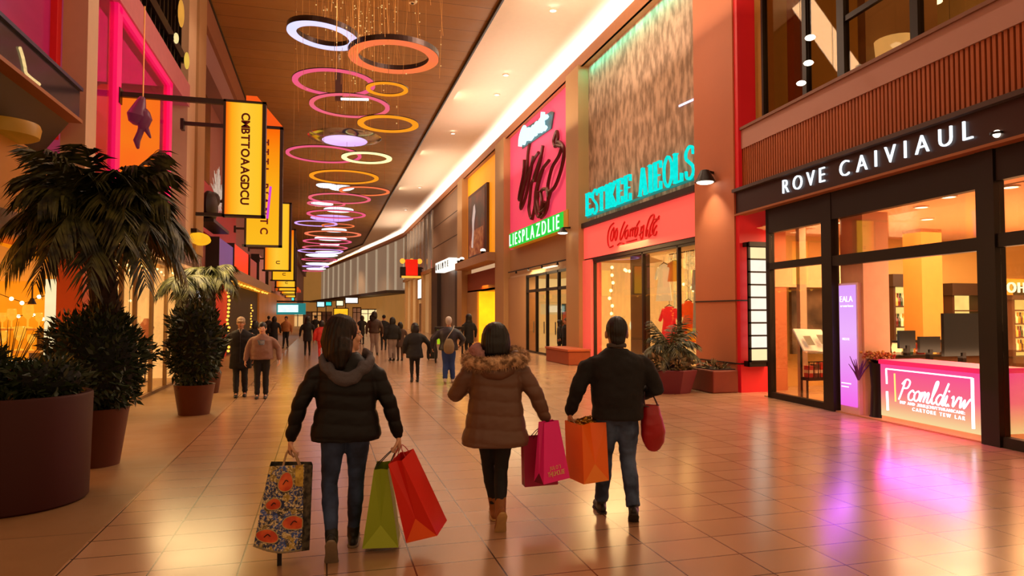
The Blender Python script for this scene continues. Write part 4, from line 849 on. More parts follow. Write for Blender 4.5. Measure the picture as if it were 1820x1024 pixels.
# ============================================================ CEILING RINGS
def along(px, py, Z): return V((0, 0, EYE)) + (FW + RT * ((px - 910) / FPX) + UP * ((512 - py) / FPX)) * Z
RC = {'blue': glow('ring ice lilac', 'c2d0ff', 1.25, col2='f0d8ff', scale=1.0), 'orange': glow('ring orange', 'ff8a30', 1.0, col2='ff7058', scale=.8), 'amber': glow('ring amber', 'ff9c20', 1.0), 'pink': glow('ring pink', 'f8589c', .95, col2='ff6a70', scale=.8),
      'coral': glow('ring coral', 'ff7050', .95, col2='f868a0', scale=.8), 'yellow': glow('ring yellow', 'fff0a0', 1.6), 'white': glow('ring white', 'f4f4ff', 1.5), 'lav': glow('ring lavender', 'd8a8ff', 1.2), 'salmon': glow('ring salmon', 'ff8058', .95)}
house_m = M('ring housing', '3a241c', .35, metal=.5); wire_m = M('suspension wire', 'b08050', .3, metal=.8, emit='a06a30', es=.12)
chrome_m = M('chrome disc', 'c8ccc8', .15, metal=1, var=.3, scale=6)
RINGS = [  # px, py, width px, diameter m, colour, thickness, words
 (574, 66, 124, 1.7, 'blue', .13, 'large tilted ice blue ring light, highest and nearest of the ceiling rings'), (700, 104, 158, 2.2, 'orange', .11, 'largest orange ring light, right of the ice blue one'),
 (594, 149, 143, 2.1, 'pink', .07, 'thin pink ring light just below the ice blue one'), (688, 160, 74, 1.1, 'amber', .1, 'small amber ring light below the largest orange ring'), (622, 190, 139, 2.1, 'coral', .055, 'thin coral pink ring light above the chrome disc'),
 (690, 222, 107, 1.7, 'amber', .1, 'flat amber ring light to the right above the yellow one'), (576, 276, 130, 2.2, 'pink', .045, 'wide thin pink ring light left of the bright yellow ring'), (652, 282, 88, 1.5, 'yellow', .1, 'bright pale yellow ring light below the chrome disc'),
 (612, 316, 120, 2.3, 'amber', .06, 'amber ring light first beneath the bright yellow one'), (648, 341, 88, 1.8, 'orange', .06, 'orange ring light jutting farthest right in the stack'), (604, 354, 108, 2.3, 'coral', .05, 'coral ring light in the middle of the stack above the white discs'),
 (580, 363, 66, 1.5, 'coral', .06, 'small coral ring light round a white disc in the stack'), (598, 382, 102, 2.4, 'pink', .05, 'wide pink ring light half way down the stack'), (562, 398, 74, 1.9, 'lav', .05, 'lavender ring light sticking out left of the stack'),
 (601, 402, 57, 1.5, 'orange', .05, 'orange ring light round the lower white disc'), (592, 417, 98, 2.6, 'salmon', .06, 'wide salmon ring light low in the stack'), (582, 430, 84, 2.4, 'pink', .05, 'pink ring light below the wide salmon one'),
 (578, 441, 78, 2.4, 'coral', .05, 'coral ring light low in the stack under the pink one'), (570, 447, 78, 2.5, 'lav', .04, 'thin lavender ring light near the far end of the stack'), (568, 462, 62, 2.3, 'pink', .05, 'pink ring light third from the far end of the stack'), (561, 474, 46, 1.9, 'lav', .06, 'lavender ring light second from the far end of the stack'), (556, 482, 36, 1.7, 'pink', .06, 'smallest pink ring light at the far end of the stack')]
for px, py, w, dia, c, th, lab in RINGS:
    P = along(px, py, dia * FPX / w); R = dia / 2; t = thing('ring_light', lab, 'ring light', P, 'ceiling ring lights'); T = th * dia; tl_ = Matrix.Rotation(.10, 3, FW) if c == 'blue' else None
    hh = .16 if py < 110 else .05
    MB().ring((0, 0, 0), R, [(-T, 0), (0, 0), (0, .03), (-T, .03)], 64, tilt=tl_).build('light_ring', RC[c], t, keep=True)
    MB().ring((0, 0, 0), R, [(-T * .9, .03), (.01, .03), (.01, hh), (-T * .9, hh)], 64, tilt=tl_).build('housing', house_m, t, keep=True)
    for a in (.5, 2.6, 4.7):
        q = V(((R - T / 2) * math.cos(a), (R - T / 2) * math.sin(a), hh)); MB().tube([q, (q.x, q.y, 11.345 - P.z)], .005, 4).build('suspension_wire', wire_m, t, keep=True)
DISCS = [(613, 247, 128, 2.2, 'lav', 'wide chrome rimmed disc lamp with a lilac lit centre'), (580, 330, 36, 1.0, 'white', 'oval white disc lamp on the left under the amber ring'), (606, 334, 46, 1.2, 'white', 'oval white disc lamp on the right under the amber ring'), (572, 363, 40, 1.1, 'white', 'white disc lamp inside the small coral ring'), (602, 373, 52, 1.4, 'white', 'long white disc lamp right of the small coral ring'),
         (590, 388, 74, 2.0, 'lav', 'lavender white disc lamp under the wide pink ring'), (594, 409, 44, 1.3, 'white', 'white disc lamp inside the low orange ring'), (588, 424, 56, 1.7, 'white', 'white disc lamp below the wide salmon ring'), (586, 435, 34, 1.2, 'white', 'small white disc lamp low in the stack'), (584, 449, 46, 1.7, 'white', 'white disc lamp near the far end, right of centre'), (572, 454, 56, 2.1, 'white', 'wide white disc lamp near the far end of the stack'), (566, 469, 44, 1.9, 'white', 'white disc lamp second from the far end'), (562, 478, 34, 1.6, 'white', 'farthest white disc lamp of the stack')]
for k, (px, py, w, dia, c, lab) in enumerate(DISCS):
    P = along(px, py, dia * FPX / w); R = dia / 2; t = thing('disc_lamp', lab, 'disc lamp', P, 'ceiling disc lamps')
    if k == 0:
        MB().lathe([(R * .62, -.06), (R * .95, .02), (R, .05), (R * .8, .12), (R * .3, .2)], n=48).build('chrome_rim', chrome_m, t, smooth=True, keep=True); MB().lathe([(R * .05, -.085), (R * .6, -.075), (R * .62, -.05)], n=40).build('diffuser', glow('lilac diffuser', 'd88cff', 1.2, col2='f0e0ff', scale=.7), t, keep=True)
    else:
        MB().lathe([(R * .3, -.09), (R * .8, -.06), (R, 0), (R * .97, .03)], n=28).build('diffuser', RC[c], t, smooth=True, keep=True); MB().lathe([(R * .98, .03), (R * .5, .08), (.05, .1)], n=28).build('housing', house_m, t, keep=True)
    MB().tube([(0, 0, .1), (0, 0, 11.345 - P.z)], .008, 4).build('suspension_wire', wire_m, t, keep=True)
sc_ = thing('strand_curtain', 'cluster of fine golden strands hanging from the ceiling among the rings', 'hanging decoration', (.9, 18, 11.3)); mb = MB(); mk = MB(); rs_ = random.Random(11)
for i in range(110):
    x, y = .9 + rs_.gauss(0, .75), 17.5 + rs_.uniform(-2.2, 3); z0 = rs_.uniform(6.8, 9.6); mb.tube([(x, y, 11.3), (x + rs_.uniform(-.05, .05), y, (z0 + 11) / 2), (x + rs_.uniform(-.1, .1), y, z0)], .004, 4)
    for j in range(3): mk.ell((x, y, rs_.uniform(z0, 11)), rs_.uniform(.008, .02), 5, 4)
tag(mb.build('strand', M('gold strand', 'c88a48', .3, metal=.6, emit='b07030', es=.14), sc_), None, None) if False else None
o = mb.build('strand', M('gold strand', 'c88a48', .3, metal=.6, emit='c88840', es=.2), sc_); o['kind'] = 'stuff'
o = mk.build('bead', glow('gold bead', 'ffd080', .9), sc_); o['kind'] = 'stuff'
MB().box(-.8, 2.6, 14.8, 21, 11.28, 11.34).build('ceiling_plate', plank_m, sc_)
rod = thing('hanging_rod', 'brown square rod hanging down through the middle of the ring lights', 'rod', along(602, 130, 17.6)); q = along(602, 130, 17.6); MB().bar((q.x, q.y, 11.35), q, .04).build('wire', wire_m, rod); MB().bar(q, along(602, 178, 17.6), .18).build('rod_body', M('brown rod', '5a3828', .4), rod); MB().bar(along(606, 176, 17.4), along(655, 177, 17.4), .05).build('light_bar', RC['white'], rod)
t = thing('smoke_detector', 'round white detector on the plank ceiling at the top of the photo', 'detector', at(733, 2, z=11.33)); MB().lathe([(.1, -.07), (.14, -.03), (.15, .0)], at(733, 2, z=11.34), 18).build('detector_body', white_m, t, smooth=True); MB().lathe([(.04, -.09), (.05, -.07)], at(733, 2, z=11.34), 12).build('grille', dark_m, t)
for k, (px, py) in enumerate([(983, 18), (899, 133), (883, 168), (805, 237), (746, 333), (721, 373)]):
    p = at(px, py, z=11.2); t = thing('downlight', ['nearest recessed downlight in the white soffit', 'second recessed downlight along the white soffit', 'third recessed downlight along the white soffit', 'fourth recessed downlight along the white soffit', 'fifth recessed downlight along the white soffit', 'farthest recessed downlight in the white soffit'][k], 'lamp', p, 'white soffit downlights')
    MB().lathe([(.1, -.02), (.1, 0)], p, 14).build('diffuser', MATS['warm bulb'], t); MB().ring(p, .1, [(0, -.03), (.04, -.03), (.04, .01), (0, .01)], 18).build('rim', white_m, t)
# ============================================================ LEFT SIDE (plane x = -3.57)
lw_m = M('left cream wall', 'c8a888', .6, var=.06, scale=.8); ochre_m = M('ochre lit box', 'a8641a', .6, emit='b86a10', es=.14, var=.15, scale=.5)
pinkwin_m = M('pink glass', 'a0386a', .12, emit='c02868', es=.28, var=.45, scale=.5, stretch=(1, 1, 2.5), col2='7a5a6c'); mag_m = M('magenta lit frame', 'e01858', .4, emit='f01060', es=.7, var=.2, scale=1)
mauve_m = M('mauve glass', '8a6470', .12, emit='a06080', es=.16, var=.3, scale=.5)
LX = -3.57
# near column and pink panel
struct('trim_30', MB().box(LX - .34, LX, 11.8, 12.3, 2.85, 11.4), M('cream column', 'd8b898', .6, var=.05))
struct('trim_31', MB().box(LX - .34, LX + .01, 11.8, 12.3, 0, 2.85), M('rust column', 'a8401a', .6, emit='b04010', es=.12))
w6 = thing('window', 'x', 'x', (LX - .4, 8, 5)); del w6['label'], w6['category']; w6.name = 'window_6'; w6['kind'] = 'structure'
MB().box(LX - .5, LX - .45, 3, 11.75, 4.4, 9).build('pane', M('rose glass', 'a02858', .15, emit='b82058', es=.22, var=.5, scale=.35, stretch=(1, .6, 5)), w6); MB().box(LX - .46, LX - .36, 11.62, 11.8, 4.4, 9).build('window_frame', M('red frame', 'b81010', .5, emit='c00808', es=.3), w6)
aw = thing('awning', 'dark blue black glossy awning box with gold lettering left of the cream column', 'awning', (-3.4, 9, 4.6)); MB().box(LX - .45, LX + .05, 3, 11.35, 4.62, 5.05).build('awning_box', M('blue black gloss', '2a2634', .15, var=.3, scale=.6), aw); MB().box(LX - .46, LX + .09, 3, 11.37, 5.05, 5.1).build('cap_strip', M('blue cap', '28305a', .3), aw); MB().box(LX - .46, LX + .09, 3, 11.37, 4.57, 4.62).build('bottom_strip', copper_m, aw)
gp = [at(35, 84, x=LX + .06), at(40, 100, x=LX + .06), at(44, 118, x=LX + .06), at(48, 132, x=LX + .06), at(70, 150, x=LX + .06)]; MB().tube(catmull(gp, 4), .02, 6).build('gold_lettering', glow('gold letter', 'ffd890', .9, var=.4, scale=20), aw)
struct('wall_left', MB().add([(LX - .1, 3, 4.57), (LX - .1, 11.4, 4.57), (LX - .5, 11.4, 4.0), (LX - .5, 3, 4.0)], [(0, 1, 2, 3)]).add([(LX - .5, 3, 4.0), (LX - .5, 11.4, 4.0), (LX - .7, 11.4, 4.6), (LX - .7, 3, 4.6)], [(0, 1, 2, 3)]), M('dark brown soffit', '2e1c14', .4))
t = thing('cornice_drum', 'yellow ochre rounded drum moulding above the ochre wall at the left edge', 'moulding', (-3.6, 8.5, 3.9)); MB().lathe([(.3, 0), (.36, .03), (.38, .14), (.36, .2)], at(10, 246, x=-3.9), 24).build('drum', M('ochre drum', 'a87a20', .5, emit='a87010', es=.15), t, smooth=True)
struct('wall_left', MB().box(LX - .6, LX - .3, 3, 11.8, 2.95, 4.0), ochre_m)
struct('trim_32', MB().box(LX - .6, LX - .02, 3, 11.9, 2.70, 2.97), M('dark red beam', '6a2410', .5, emit='5a1804', es=.08))
# near left shop: cream sloping bulkhead and glittering display
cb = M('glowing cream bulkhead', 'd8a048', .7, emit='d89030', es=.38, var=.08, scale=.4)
zb = [2.78, 2.66, 2.5, 2.38, 2.3]; ys = [3, 9, 11, 12.4, 13.2]
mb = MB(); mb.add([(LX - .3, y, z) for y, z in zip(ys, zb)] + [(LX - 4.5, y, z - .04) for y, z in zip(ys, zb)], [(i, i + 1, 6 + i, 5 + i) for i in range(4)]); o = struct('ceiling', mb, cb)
struct('floor', MB().box(-9, LX - .2, 3, 13.4, 0, .03), M('amber shop floor', 'b87830', .4))
am_m = M('amber display wall', 'e89020', .6, emit='ff9810', es=.55, var=.6, scale=1.3, detail=7)
struct('wall_left', MB().box(-9, LX - .35, 13.3, 13.4, 0, 3.0), am_m)
struct('wall_left', MB().box(-8.6, -8.5, 3, 13.4, 0, 3.0), am_m)
t = thing('light_pillar', 'bright cream lit pillar beside the rust column inside the near left shop', 'pillar', (-4.05, 12.6, 0)); MB().box(-4.3, -4.0, 12.5, 12.8, 0, 2.3).build('pillar_body', glow('cream lit pillar', 'ffe8b0', 1.0, var=.2), t); MB().box(-3.98, -3.92, 12.45, 12.7, .2, 2.0).build('edge_strip', M('grey edge', '6a6258', .4), t)
glas_m = M('amber glassware', 'f0a838', .1, emit='ffb030', es=.9, var=.6, scale=18, col2='a04810')
gw = [None]
def goblet(loc, s, label):
    if gw[0] is None:
        gw[0] = MB().lathe([(.05, 0), (.05, .01), (.01, .02), (.01, .1), (.05, .14), (.06, .2), (.05, .26)], n=8).build('goblet', glas_m, None, smooth=True); o = gw[0]
    else: o = gw[0].copy(); COL.objects.link(o)
    o.location = loc; o.scale = (s, s, s); return tag(o, label, 'glassware', 'amber glassware in the near left shop')
for k, (z, y) in enumerate([(.75, 12.2), (1.15, 12.7), (1.5, 13.0)]):
    t = thing('display_shelf', ['front lowest glass display shelf of amber goods in the near left shop', 'middle glass display shelf of amber goods in the near left shop', 'rear highest glass display shelf of amber goods in the near left shop'][k], 'shelf', (-5.6, y, 0))
    MB().box(-7.4, -4.35, y - .2, y + .2, z - .03, z).build('shelf_board', M('gold shelf', 'b8782a', .3, emit='d08020', es=.3), t)
    for x in (-7.3, -5.9, -4.5): MB().box(x - .02, x + .02, y - .15, y + .15, 0, z - .03).build('leg', M('walnut'), t)
    for i in range(16): goblet((-7.25 + i * .18, y + .08 * math.sin(i * 2.3), z), 1.0 + .25 * ((i * 7) % 3), 'amber glowing goblet on the %s display shelf of the near left shop' % ['front', 'middle', 'rear'][k])
ct2 = thing('display_counter', 'wide display counter with a white lit top in the near left shop', 'counter', (-4.9, 12.6, 0)); MB().box(-5.2, -4.4, 12.1, 12.5, .9, 1.0).build('counter_top', glow('hot white top', 'fff0c8', 1.5), ct2); MB().box(-5.2, -4.4, 12.1, 12.5, 0, .9).build('counter_body', M('brick red body', 'a84020', .5, emit='b04010', es=.25), ct2)
fairy('dense string of warm bulbs along the top of the near left shop wall', [(-7.6 + i * .2, 13.15, 2.0 + .08 * math.sin(i * 1.7)) for i in range(18)], r=.035); fairy('string of warm bulbs along the front of the near left shop shelves', [(-7.4 + i * .2, 11.9, .98 + .05 * math.sin(i * 2.1)) for i in range(16)], r=.03); fairy('string of warm bulbs half way up the near left shop wall', [(-7.8 + i * .22, 13.1, 1.7 + .1 * math.sin(i * 2.9)) for i in range(16)], r=.03)
fl = thing('shop_chandelier', 'dark spot lamp hanging from the cream bulkhead in the near left shop', 'lamp', at(57, 520, y=11.5)); q = at(57, 536, y=11.5); MB().tube([q, q + V((0, 0, .25))], .012, 5).build('stem', dark_m, fl); MB().lathe([(.02, .05), (.06, -.04), (.05, -.04)], q, 10).build('lamp_shade', dark_m, fl)
# second left shop: bright glazed front
w7 = thing('window', 'x', 'x', (LX, 16, 0)); del w7['label'], w7['category']; w7.name = 'window_7'; w7['kind'] = 'structure'
fr_m = M('pale bronze frame', '8a6a48', .4, metal=.3); mb = MB()
for y in (12.4, 14.0, 14.95, 16.3, 17.7, 19.0, 20.0): mb.box(LX - .06, LX + .02, y - .03, y + .03, 0, 2.93)
mb.box(LX - .06, LX + .02, 12.4, 20, 0, .06); mb.box(LX - .06, LX + .02, 12.4, 20, 2.87, 2.93); mb.build('window_frame', fr_m, w7); MB().box(LX - .025, LX - .015, 12.4, 20, .06, 2.87).build('pane', shop_glass, w7)
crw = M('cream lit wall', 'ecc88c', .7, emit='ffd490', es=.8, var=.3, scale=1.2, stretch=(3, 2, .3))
struct('wall_left', MB().box(-6.3, -6.2, 12.3, 20.2, 0, 3), crw); struct('wall_left', MB().box(-6.3, LX - .1, 20.0, 20.1, 0, 3), crw); struct('wall_left', MB().box(-6.3, LX - .36, 13.42, 13.55, 0, 3), crw)
struct('ceiling', MB().box(-6.3, LX - .05, 12.3, 20.1, 2.95, 3.0), cream_m); struct('floor', MB().box(-6.3, LX - .06, 13.5, 20.1, 0, .03), cream_m)
struct('trim_33', MB().box(-5.0, -4.7, 14.2, 14.5, 0, 2.95), M('hot cream pier', 'ffe0a0', .6, emit='ffe0a0', es=.8)); struct('trim_34', MB().box(-5.2, -4.9, 17.2, 17.5, 0, 2.95), M('taupe pier', 'a88868', .6)); struct('door_4', MB().box(-5.8, -5.0, 15.4, 15.45, .03, 2.1), M('brown door'))
for k in range(5):
    y = 14.4 + k * 1.15
    t = thing('display_mannequin', ['cream display form nearest in the left glazed shop', 'second cream display form in the left glazed shop', 'middle cream display form in the left glazed shop', 'fourth cream display form in the left glazed shop', 'farthest cream display form in the left glazed shop'][k], 'display form', (-4.3, y, 0), 'display forms in the left glazed shop')
    MB().loft([(-4.3, y, .7), (-4.3, y, .95), (-4.3, y, 1.15), (-4.3, y, 1.4), (-4.3, y, 1.55), (-4.3, y, 1.62)], [(.16, .14), (.17, .14), (.12, .1), (.19, .12), (.08, .07), (.05, .05)], 14).build('torso_form', M('form %d' % (k % 3), ['e8d8b8', 'c87850', '90806a'][k % 3], .6, emit=['e8d8b8', 'c87850', '90806a'][k % 3], es=.15), t, smooth=True); MB().lathe([(.15, 0), (.15, .02), (.02, .03), (.02, .7)], (-4.3, y, .03), 12).build('stand', dark_m, t)
for n_, pts in {'string of warm bulbs along the top of the left glazed shopfront': [(LX - .15, 14.2 + i * .38, 2.72 - .05 * math.sin(i * 1.4)) for i in range(15)], 'vertical string of warm bulbs on the second mullion of the left glazed shop': [(LX - .12, 14.97, 2.6 - i * .3) for i in range(9)], 'vertical string of warm bulbs on the first mullion of the left glazed shop': [(LX - .12, 14.05, 2.5 - i * .3) for i in range(8)]}.items(): fairy(n_, pts, r=.026)
lf = thing('shop_fascia', 'grey mauve fascia with faint pale letters above the left glazed shopfront', 'sign', (LX, 17, 2.93)); MB().box(LX - .3, LX + .12, 12.3, 21.6, 3.0, 3.42).build('fascia_panel', M('grey mauve fascia', '7a6468', .5), lf); MB().box(LX - .3, LX + .14, 12.3, 21.6, 2.93, 3.0).build('soffit_strip', M('cream soffit strip', 'e0b888', .6, emit='e8b070', es=.3), lf)
letters(lf, 'LNTHUUHITE', lambda u, v, d: (LX + .12 + d, 18.0 + u, 3.1 + v), 0, 3.2, .2, M('pale letter', 'c8a898', .5, emit='b09088', es=.15), 0, .02)
struct('trim_35', MB().box(LX - .3, LX + .05, 12.3, 21.6, 3.42, 3.85), M('rose beige band', 'b88c74', .6))
br_ = thing('berry_garland', 'clump of small glowing red berry lights on the ledge behind the palm', 'garland', (LX, 15.3, 3.5)); mb = MB(); rr = random.Random(2)
for i in range(170): mb.ell((LX + .15 + rr.uniform(-.05, .1), 14.4 + rr.uniform(0, 2.6), 3.5 + rr.uniform(-.1, .55)), rr.uniform(.012, .03), 5, 4)
o = mb.build('berry', glow('red berry', 'ff4058', 1.3, var=.5, scale=20), br_); o['kind'] = 'stuff'; MB().tube([(LX + .16, 14.4, 3.6), (LX + .2, 15.6, 3.75), (LX + .16, 17, 3.6)], .03, 6).build('branch', leaf_m, br_)
t = thing('awning_lamp', 'glowing yellow rounded lamp under the ledge behind the second palm', 'lamp', at(355, 425, x=LX + .2)); q = at(355, 425, x=LX + .2); MB().ell(q, (.28, .75, .17)).build('diffuser', glow('amber glow lamp', 'ffb020', 1.1, var=.3), t, smooth=True); MB().box(LX - .05, LX + .2, q.y - .5, q.y + .5, q.z + .12, q.z + .24).build('bracket', dark_m, t)
# upper pink window
w8 = thing('window', 'x', 'x', (LX, 15, 3.9)); del w8['label'], w8['category']; w8.name = 'window_8'; w8['kind'] = 'structure'
mb = MB()
for y in (13.35, 17.55): mb.box(LX - .1, LX + .04, y - .14, y + .14, 3.85, 7.22)
mb.box(LX - .1, LX + .04, 13.3, 17.7, 7.1, 7.24); mb.build('window_frame', mag_m, w8); MB().box(LX - .03, LX - .02, 12.35, 17.6, 3.85, 7.2).build('pane', glass('pink clear glass', 'f0b8d0', .14), w8)
struct('wall_left', MB().box(-6.1, -6.0, 12.3, 19, 3.85, 7.3), mauve_m); struct('wall_left', MB().box(-6, LX - .1, 17.8, 17.9, 3.85, 7.3), pinkwin_m); struct('wall_left', MB().box(-6, LX - .36, 12.3, 12.4, 3.85, 7.3), pinkwin_m); struct('ceiling', MB().box(-6, LX - .1, 12.3, 17.9, 7.2, 7.3), M('pink soffit', 'b03068', .4, emit='d02870', es=.3, var=.5, scale=.8)); struct('floor', MB().box(-6, LX - .1, 12.3, 17.9, 3.8, 3.85), M('mauve sill', '8a5a60', .5))
for k, (px, py, w_, c) in enumerate([(228, 37, 38, 'ff40c0'), (228, 60, 40, 'ff50d0'), (232, 153, 46, '60a8ff'), (289, 195, 14, '80a0ff')]):
    p, q = at(px - w_ / 2, py, x=-5.2), at(px + w_ / 2, py, x=-5.2); t = thing('neon_tube', ['upper of the two magenta neon tubes in the pink window', 'lower of the two magenta neon tubes in the pink window', 'long pale blue neon tube above the orange poster', 'short pale blue neon tube right of the orange poster'][k], 'neon light', p); MB().tube([p, q], .045, 8).build('tube', glow('neon %d' % k, c, 1.5), t, smooth=True); MB().tube([p.lerp(q, .5), p.lerp(q, .5) + V((0, 0, 7.15 - p.z if k < 2 else .3))], .008, 4).build('hanging_wire', dark_m, t)
PY = 13.5; po = thing('lit_poster', 'orange lit poster panel hanging from the banner arm in front of the pink window', 'poster', at(248, 262, y=PY)); a, b = at(209, 168, y=PY), at(284, 168, y=PY); z1 = a.z - .02; z0 = z1 - 1.75
MB().box(a.x + .05, b.x, PY, PY + .05, z0, z1).build('light_panel', glow('orange poster', 'ff8a1c', .98, col2='ff5c1c', scale=1.2), po); mb = MB(); mb.box(a.x, a.x + .05, PY - .02, PY + .08, z0, z1 + .04); mb.box(a.x, b.x, PY - .02, PY + .08, z1, z1 + .05); mb.build('frame', dark_m, po)
hf = thing('hanging_figure', 'violet bent toy figure hanging on a cord in front of the orange poster', 'ornament', at(250, 165, y=13.2)); pu = M('violet toy', '6a3050', .4, emit='702848', es=.2)
g = lambda px, py: at(px, py, y=13.2)
MB().loft([g(252, 178), g(248, 190), g(244, 206)], [.07, .11, .17], 12, roundcap=True).build('hat', pu, hf, smooth=True); MB().loft([g(256, 202), g(259, 212), g(254, 224)], [.1, .11, .09], 10, roundcap=True).build('torso', pu, hf, smooth=True); MB().loft([g(254, 220), g(249, 236), g(243, 250), g(245, 262)], [.06, .055, .06, .03], 8, roundcap=True).build('leg', pu, hf, smooth=True); MB().loft([g(258, 222), g(262, 234), g(267, 244)], [.045, .04, .02], 8, roundcap=True).build('leg', pu, hf, smooth=True); MB().loft([g(261, 204), g(265, 216), g(259, 232)], [.045, .04, .03], 8, roundcap=True).build('arm', pu, hf, smooth=True)
q = g(254, 176); MB().tube([q, (q.x, q.y, 7.2)], .012, 5).build('cord', M('gold strand'), hf)
# beam, upper dark glass, second column, upper band
struct('trim_36', MB().box(LX - .4, LX + .08, 12.3, 19.6, 7.24, 7.82), M('pink lit beam', 'b87068', .6, emit='c04060', es=.16))
w9 = thing('window', 'x', 'x', (LX - .1, 16, 7.8)); del w9['label'], w9['category']; w9.name = 'window_9'; w9['kind'] = 'structure'; MB().box(LX - .2, LX - .18, 12.3, 19.4, 7.82, 11).build('pane', M('dark bead glass', '3a2a18', .15, col2='a07840', scale=3, stretch=(2, 3, .2)), w9); mb = MB()
for k in range(16): mb.box(LX - .16, LX - .08, 13.2 + k * .4, 13.25 + k * .4, 7.82, 11)
mb.box(LX - .16, LX - .02, 12.3, 19.4, 8.35, 8.6); mb.build('window_frame', dark_m, w9)
struct('trim_37', MB().box(LX - .5, LX + .05, 19.5, 20.6, 3.85, 11.4), M('cream column')); struct('trim_38', MB().box(LX - .5, LX + .12, 20.6, 21.8, 3.4, 11.4), M('tan left pier', 'b8946c', .6, var=.08, scale=.6))
for k, (px, py, r) in enumerate([(322, 24, .34), (313, 68, .13), (332, 108, .22)]):
    p = at(px, py, x=LX + .12); t = thing('wall_light', ['large amber wall light high on the cream left column', 'small bright wall light on the edge of the cream left column', 'oval yellow wall light lowest on the cream left column'][k], 'lamp', p); MB().ell(p, (.06, r * .7, r)).build('diffuser', glow('amber wall glow %d' % k, ['e8a040', 'ffe8a0', 'f0c050'][k], .9, var=.2), t, smooth=True); MB().box(LX - .02, LX + .1, p.y - .06, p.y + .06, p.z - .06, p.z + .06).build('mount', dark_m, t)
struct('wall_left', MB().box(LX - .5, LX, 21.8, 150, 9.45, 10.4), M('mauve band', 'a8848c', .6, var=.05, scale=.4)); struct('wall_left', MB().box(LX - .5, LX + .12, 21.8, 150, 10.4, 11.3), M('rose brown band', '9a6850', .6))
struct('wall_left', MB().box(LX - .6, LX - .5, 21.8, 150, 3.2, 9.5), M('rosy plaster', 'a8706a', .6, var=.25, scale=.15))
struct('window_10', MB().box(LX - .5, LX - .46, 22.2, 26.6, 6.4, 9.4), M('dark bronze glass', '4a2c18', .15, col2='a86a28', scale=.6))
struct('wall_left', MB().box(LX - .45, LX - .4, 21.8, 34, 4.55, 6.3), M('red display wall', 'a01418', .5, emit='b00810', es=.22))
for k, (y0, y1, z0, z1, c, e, lab) in enumerate([(26.3, 30.5, 3.3, 4.5, '6a4890', .5, 'violet lit window box below the red display wall'), (30.6, 36.5, 3.2, 4.7, 'f03010', .8, 'bright red lit box right of the violet window box'), (37, 41, 3.4, 4.6, 'b04848', .3, 'dull red panel farther along the left wall'), (42, 47, 3.5, 5.2, 'c07068', .25, 'rose panel beyond the dull red one on the left wall'), (49, 56, 3.4, 5.0, '9a5848', .25, 'brown rose panel far along the left wall')]):
    t = thing('wall_light_box', lab, 'light box', (LX, (y0 + y1) / 2, z0)); MB().box(LX - .5, LX - .1, y0, y1, z0, z1).build('light_panel', M('wall box %d' % k, c, .5, emit=c, es=e, var=.35, scale=.6), t); mb = MB(); mb.box(LX - .5, LX - .05, y0 - .06, y0, z0, z1); mb.box(LX - .5, LX - .05, y1, y1 + .06, z0, z1); mb.box(LX - .5, LX - .05, y0, y1, z0 - .05, z0); mb.build('frame', brn_m, t)
cs = thing('display_figures', 'dark rounded animal statue with sparkling pale tree in front of the red display wall', 'statue', at(380, 385, x=LX + .1)); q = at(372, 368, x=LX + .15); MB().ell(q, (.25, .65, .5)).ell(q + V((0, .8, .35)), (.2, .4, .25)).build('statue_body', M('black statue', '180c0a', .5), cs, smooth=True); MB().box(LX - .1, LX + .4, q.y - .8, q.y + 2.6, q.z - .55, q.z - .45).build('shelf', dark_m, cs)
q2 = at(388, 340, x=LX + .05); mb = MB(); rr = random.Random(4)
for i in range(160):
    a, r = rr.uniform(0, 6.28), rr.uniform(0, 1); mb.bar(q2 + V((0, 0, -.6)) + V((0, math.cos(a) * r * .3, r * .3)), q2 + V((rr.uniform(-.1, .1), math.cos(a) * r * 1.1, math.sin(a) * r * .85)), .012)
mb.build('sparkle_tree', glow('sparkle', 'e8c8b0', .7, var=.6, scale=12), cs)
# canopy and shops beneath, farther left
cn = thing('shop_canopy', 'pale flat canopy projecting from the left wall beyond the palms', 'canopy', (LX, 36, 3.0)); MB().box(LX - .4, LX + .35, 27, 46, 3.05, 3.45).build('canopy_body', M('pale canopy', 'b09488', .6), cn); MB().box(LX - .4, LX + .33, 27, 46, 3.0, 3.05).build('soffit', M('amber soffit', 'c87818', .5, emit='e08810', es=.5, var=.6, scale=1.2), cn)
struct('wall_left', MB().box(LX - .5, LX - .3, 21.8, 27.4, 0, 3.2), M('olive dim shopfront', '5a4020', .5, var=.5, scale=.5, emit='704818', es=.1)); struct('wall_left', MB().box(LX - .5, LX - .3, 27.4, 30.5, 0, 3.1), M('red lit pier', 'c02010', .5, emit='d01808', es=.3)); struct('wall_left', MB().box(LX - .5, LX - .3, 30.5, 44, 0, 3.1), M('dark olive wall', '40341c', .6, var=.3, scale=.3)); struct('wall_left', MB().box(LX - .5, LX - .2, 44, 60, 0, 3.3), M('amber far shops', 'a86838', .5, emit='c06820', es=.25, var=.7, scale=.4)); struct('wall_left', MB().box(LX - .5, LX - .2, 60, 150, 0, 3.3), M('amber far shops'))
fairy('vertical sign of amber bulbs on the red lit pier below the canopy', [(LX - .2, 30.2, 2.6 - i * .16) for i in range(16)], r=.06, mat=glow('amber bulb', 'ffb040', 2)); fairy('line of amber bulbs under the pale canopy', [(LX + .2, 27.5 + i * 1.1, 2.98) for i in range(16)], r=.07, mat=MATS['amber bulb'])
fairy('vertical string of amber bulbs on the dark olive wall', [(LX - .25, 40, 2.2 - i * .15) for i in range(14)], r=.05, mat=MATS['amber bulb'])
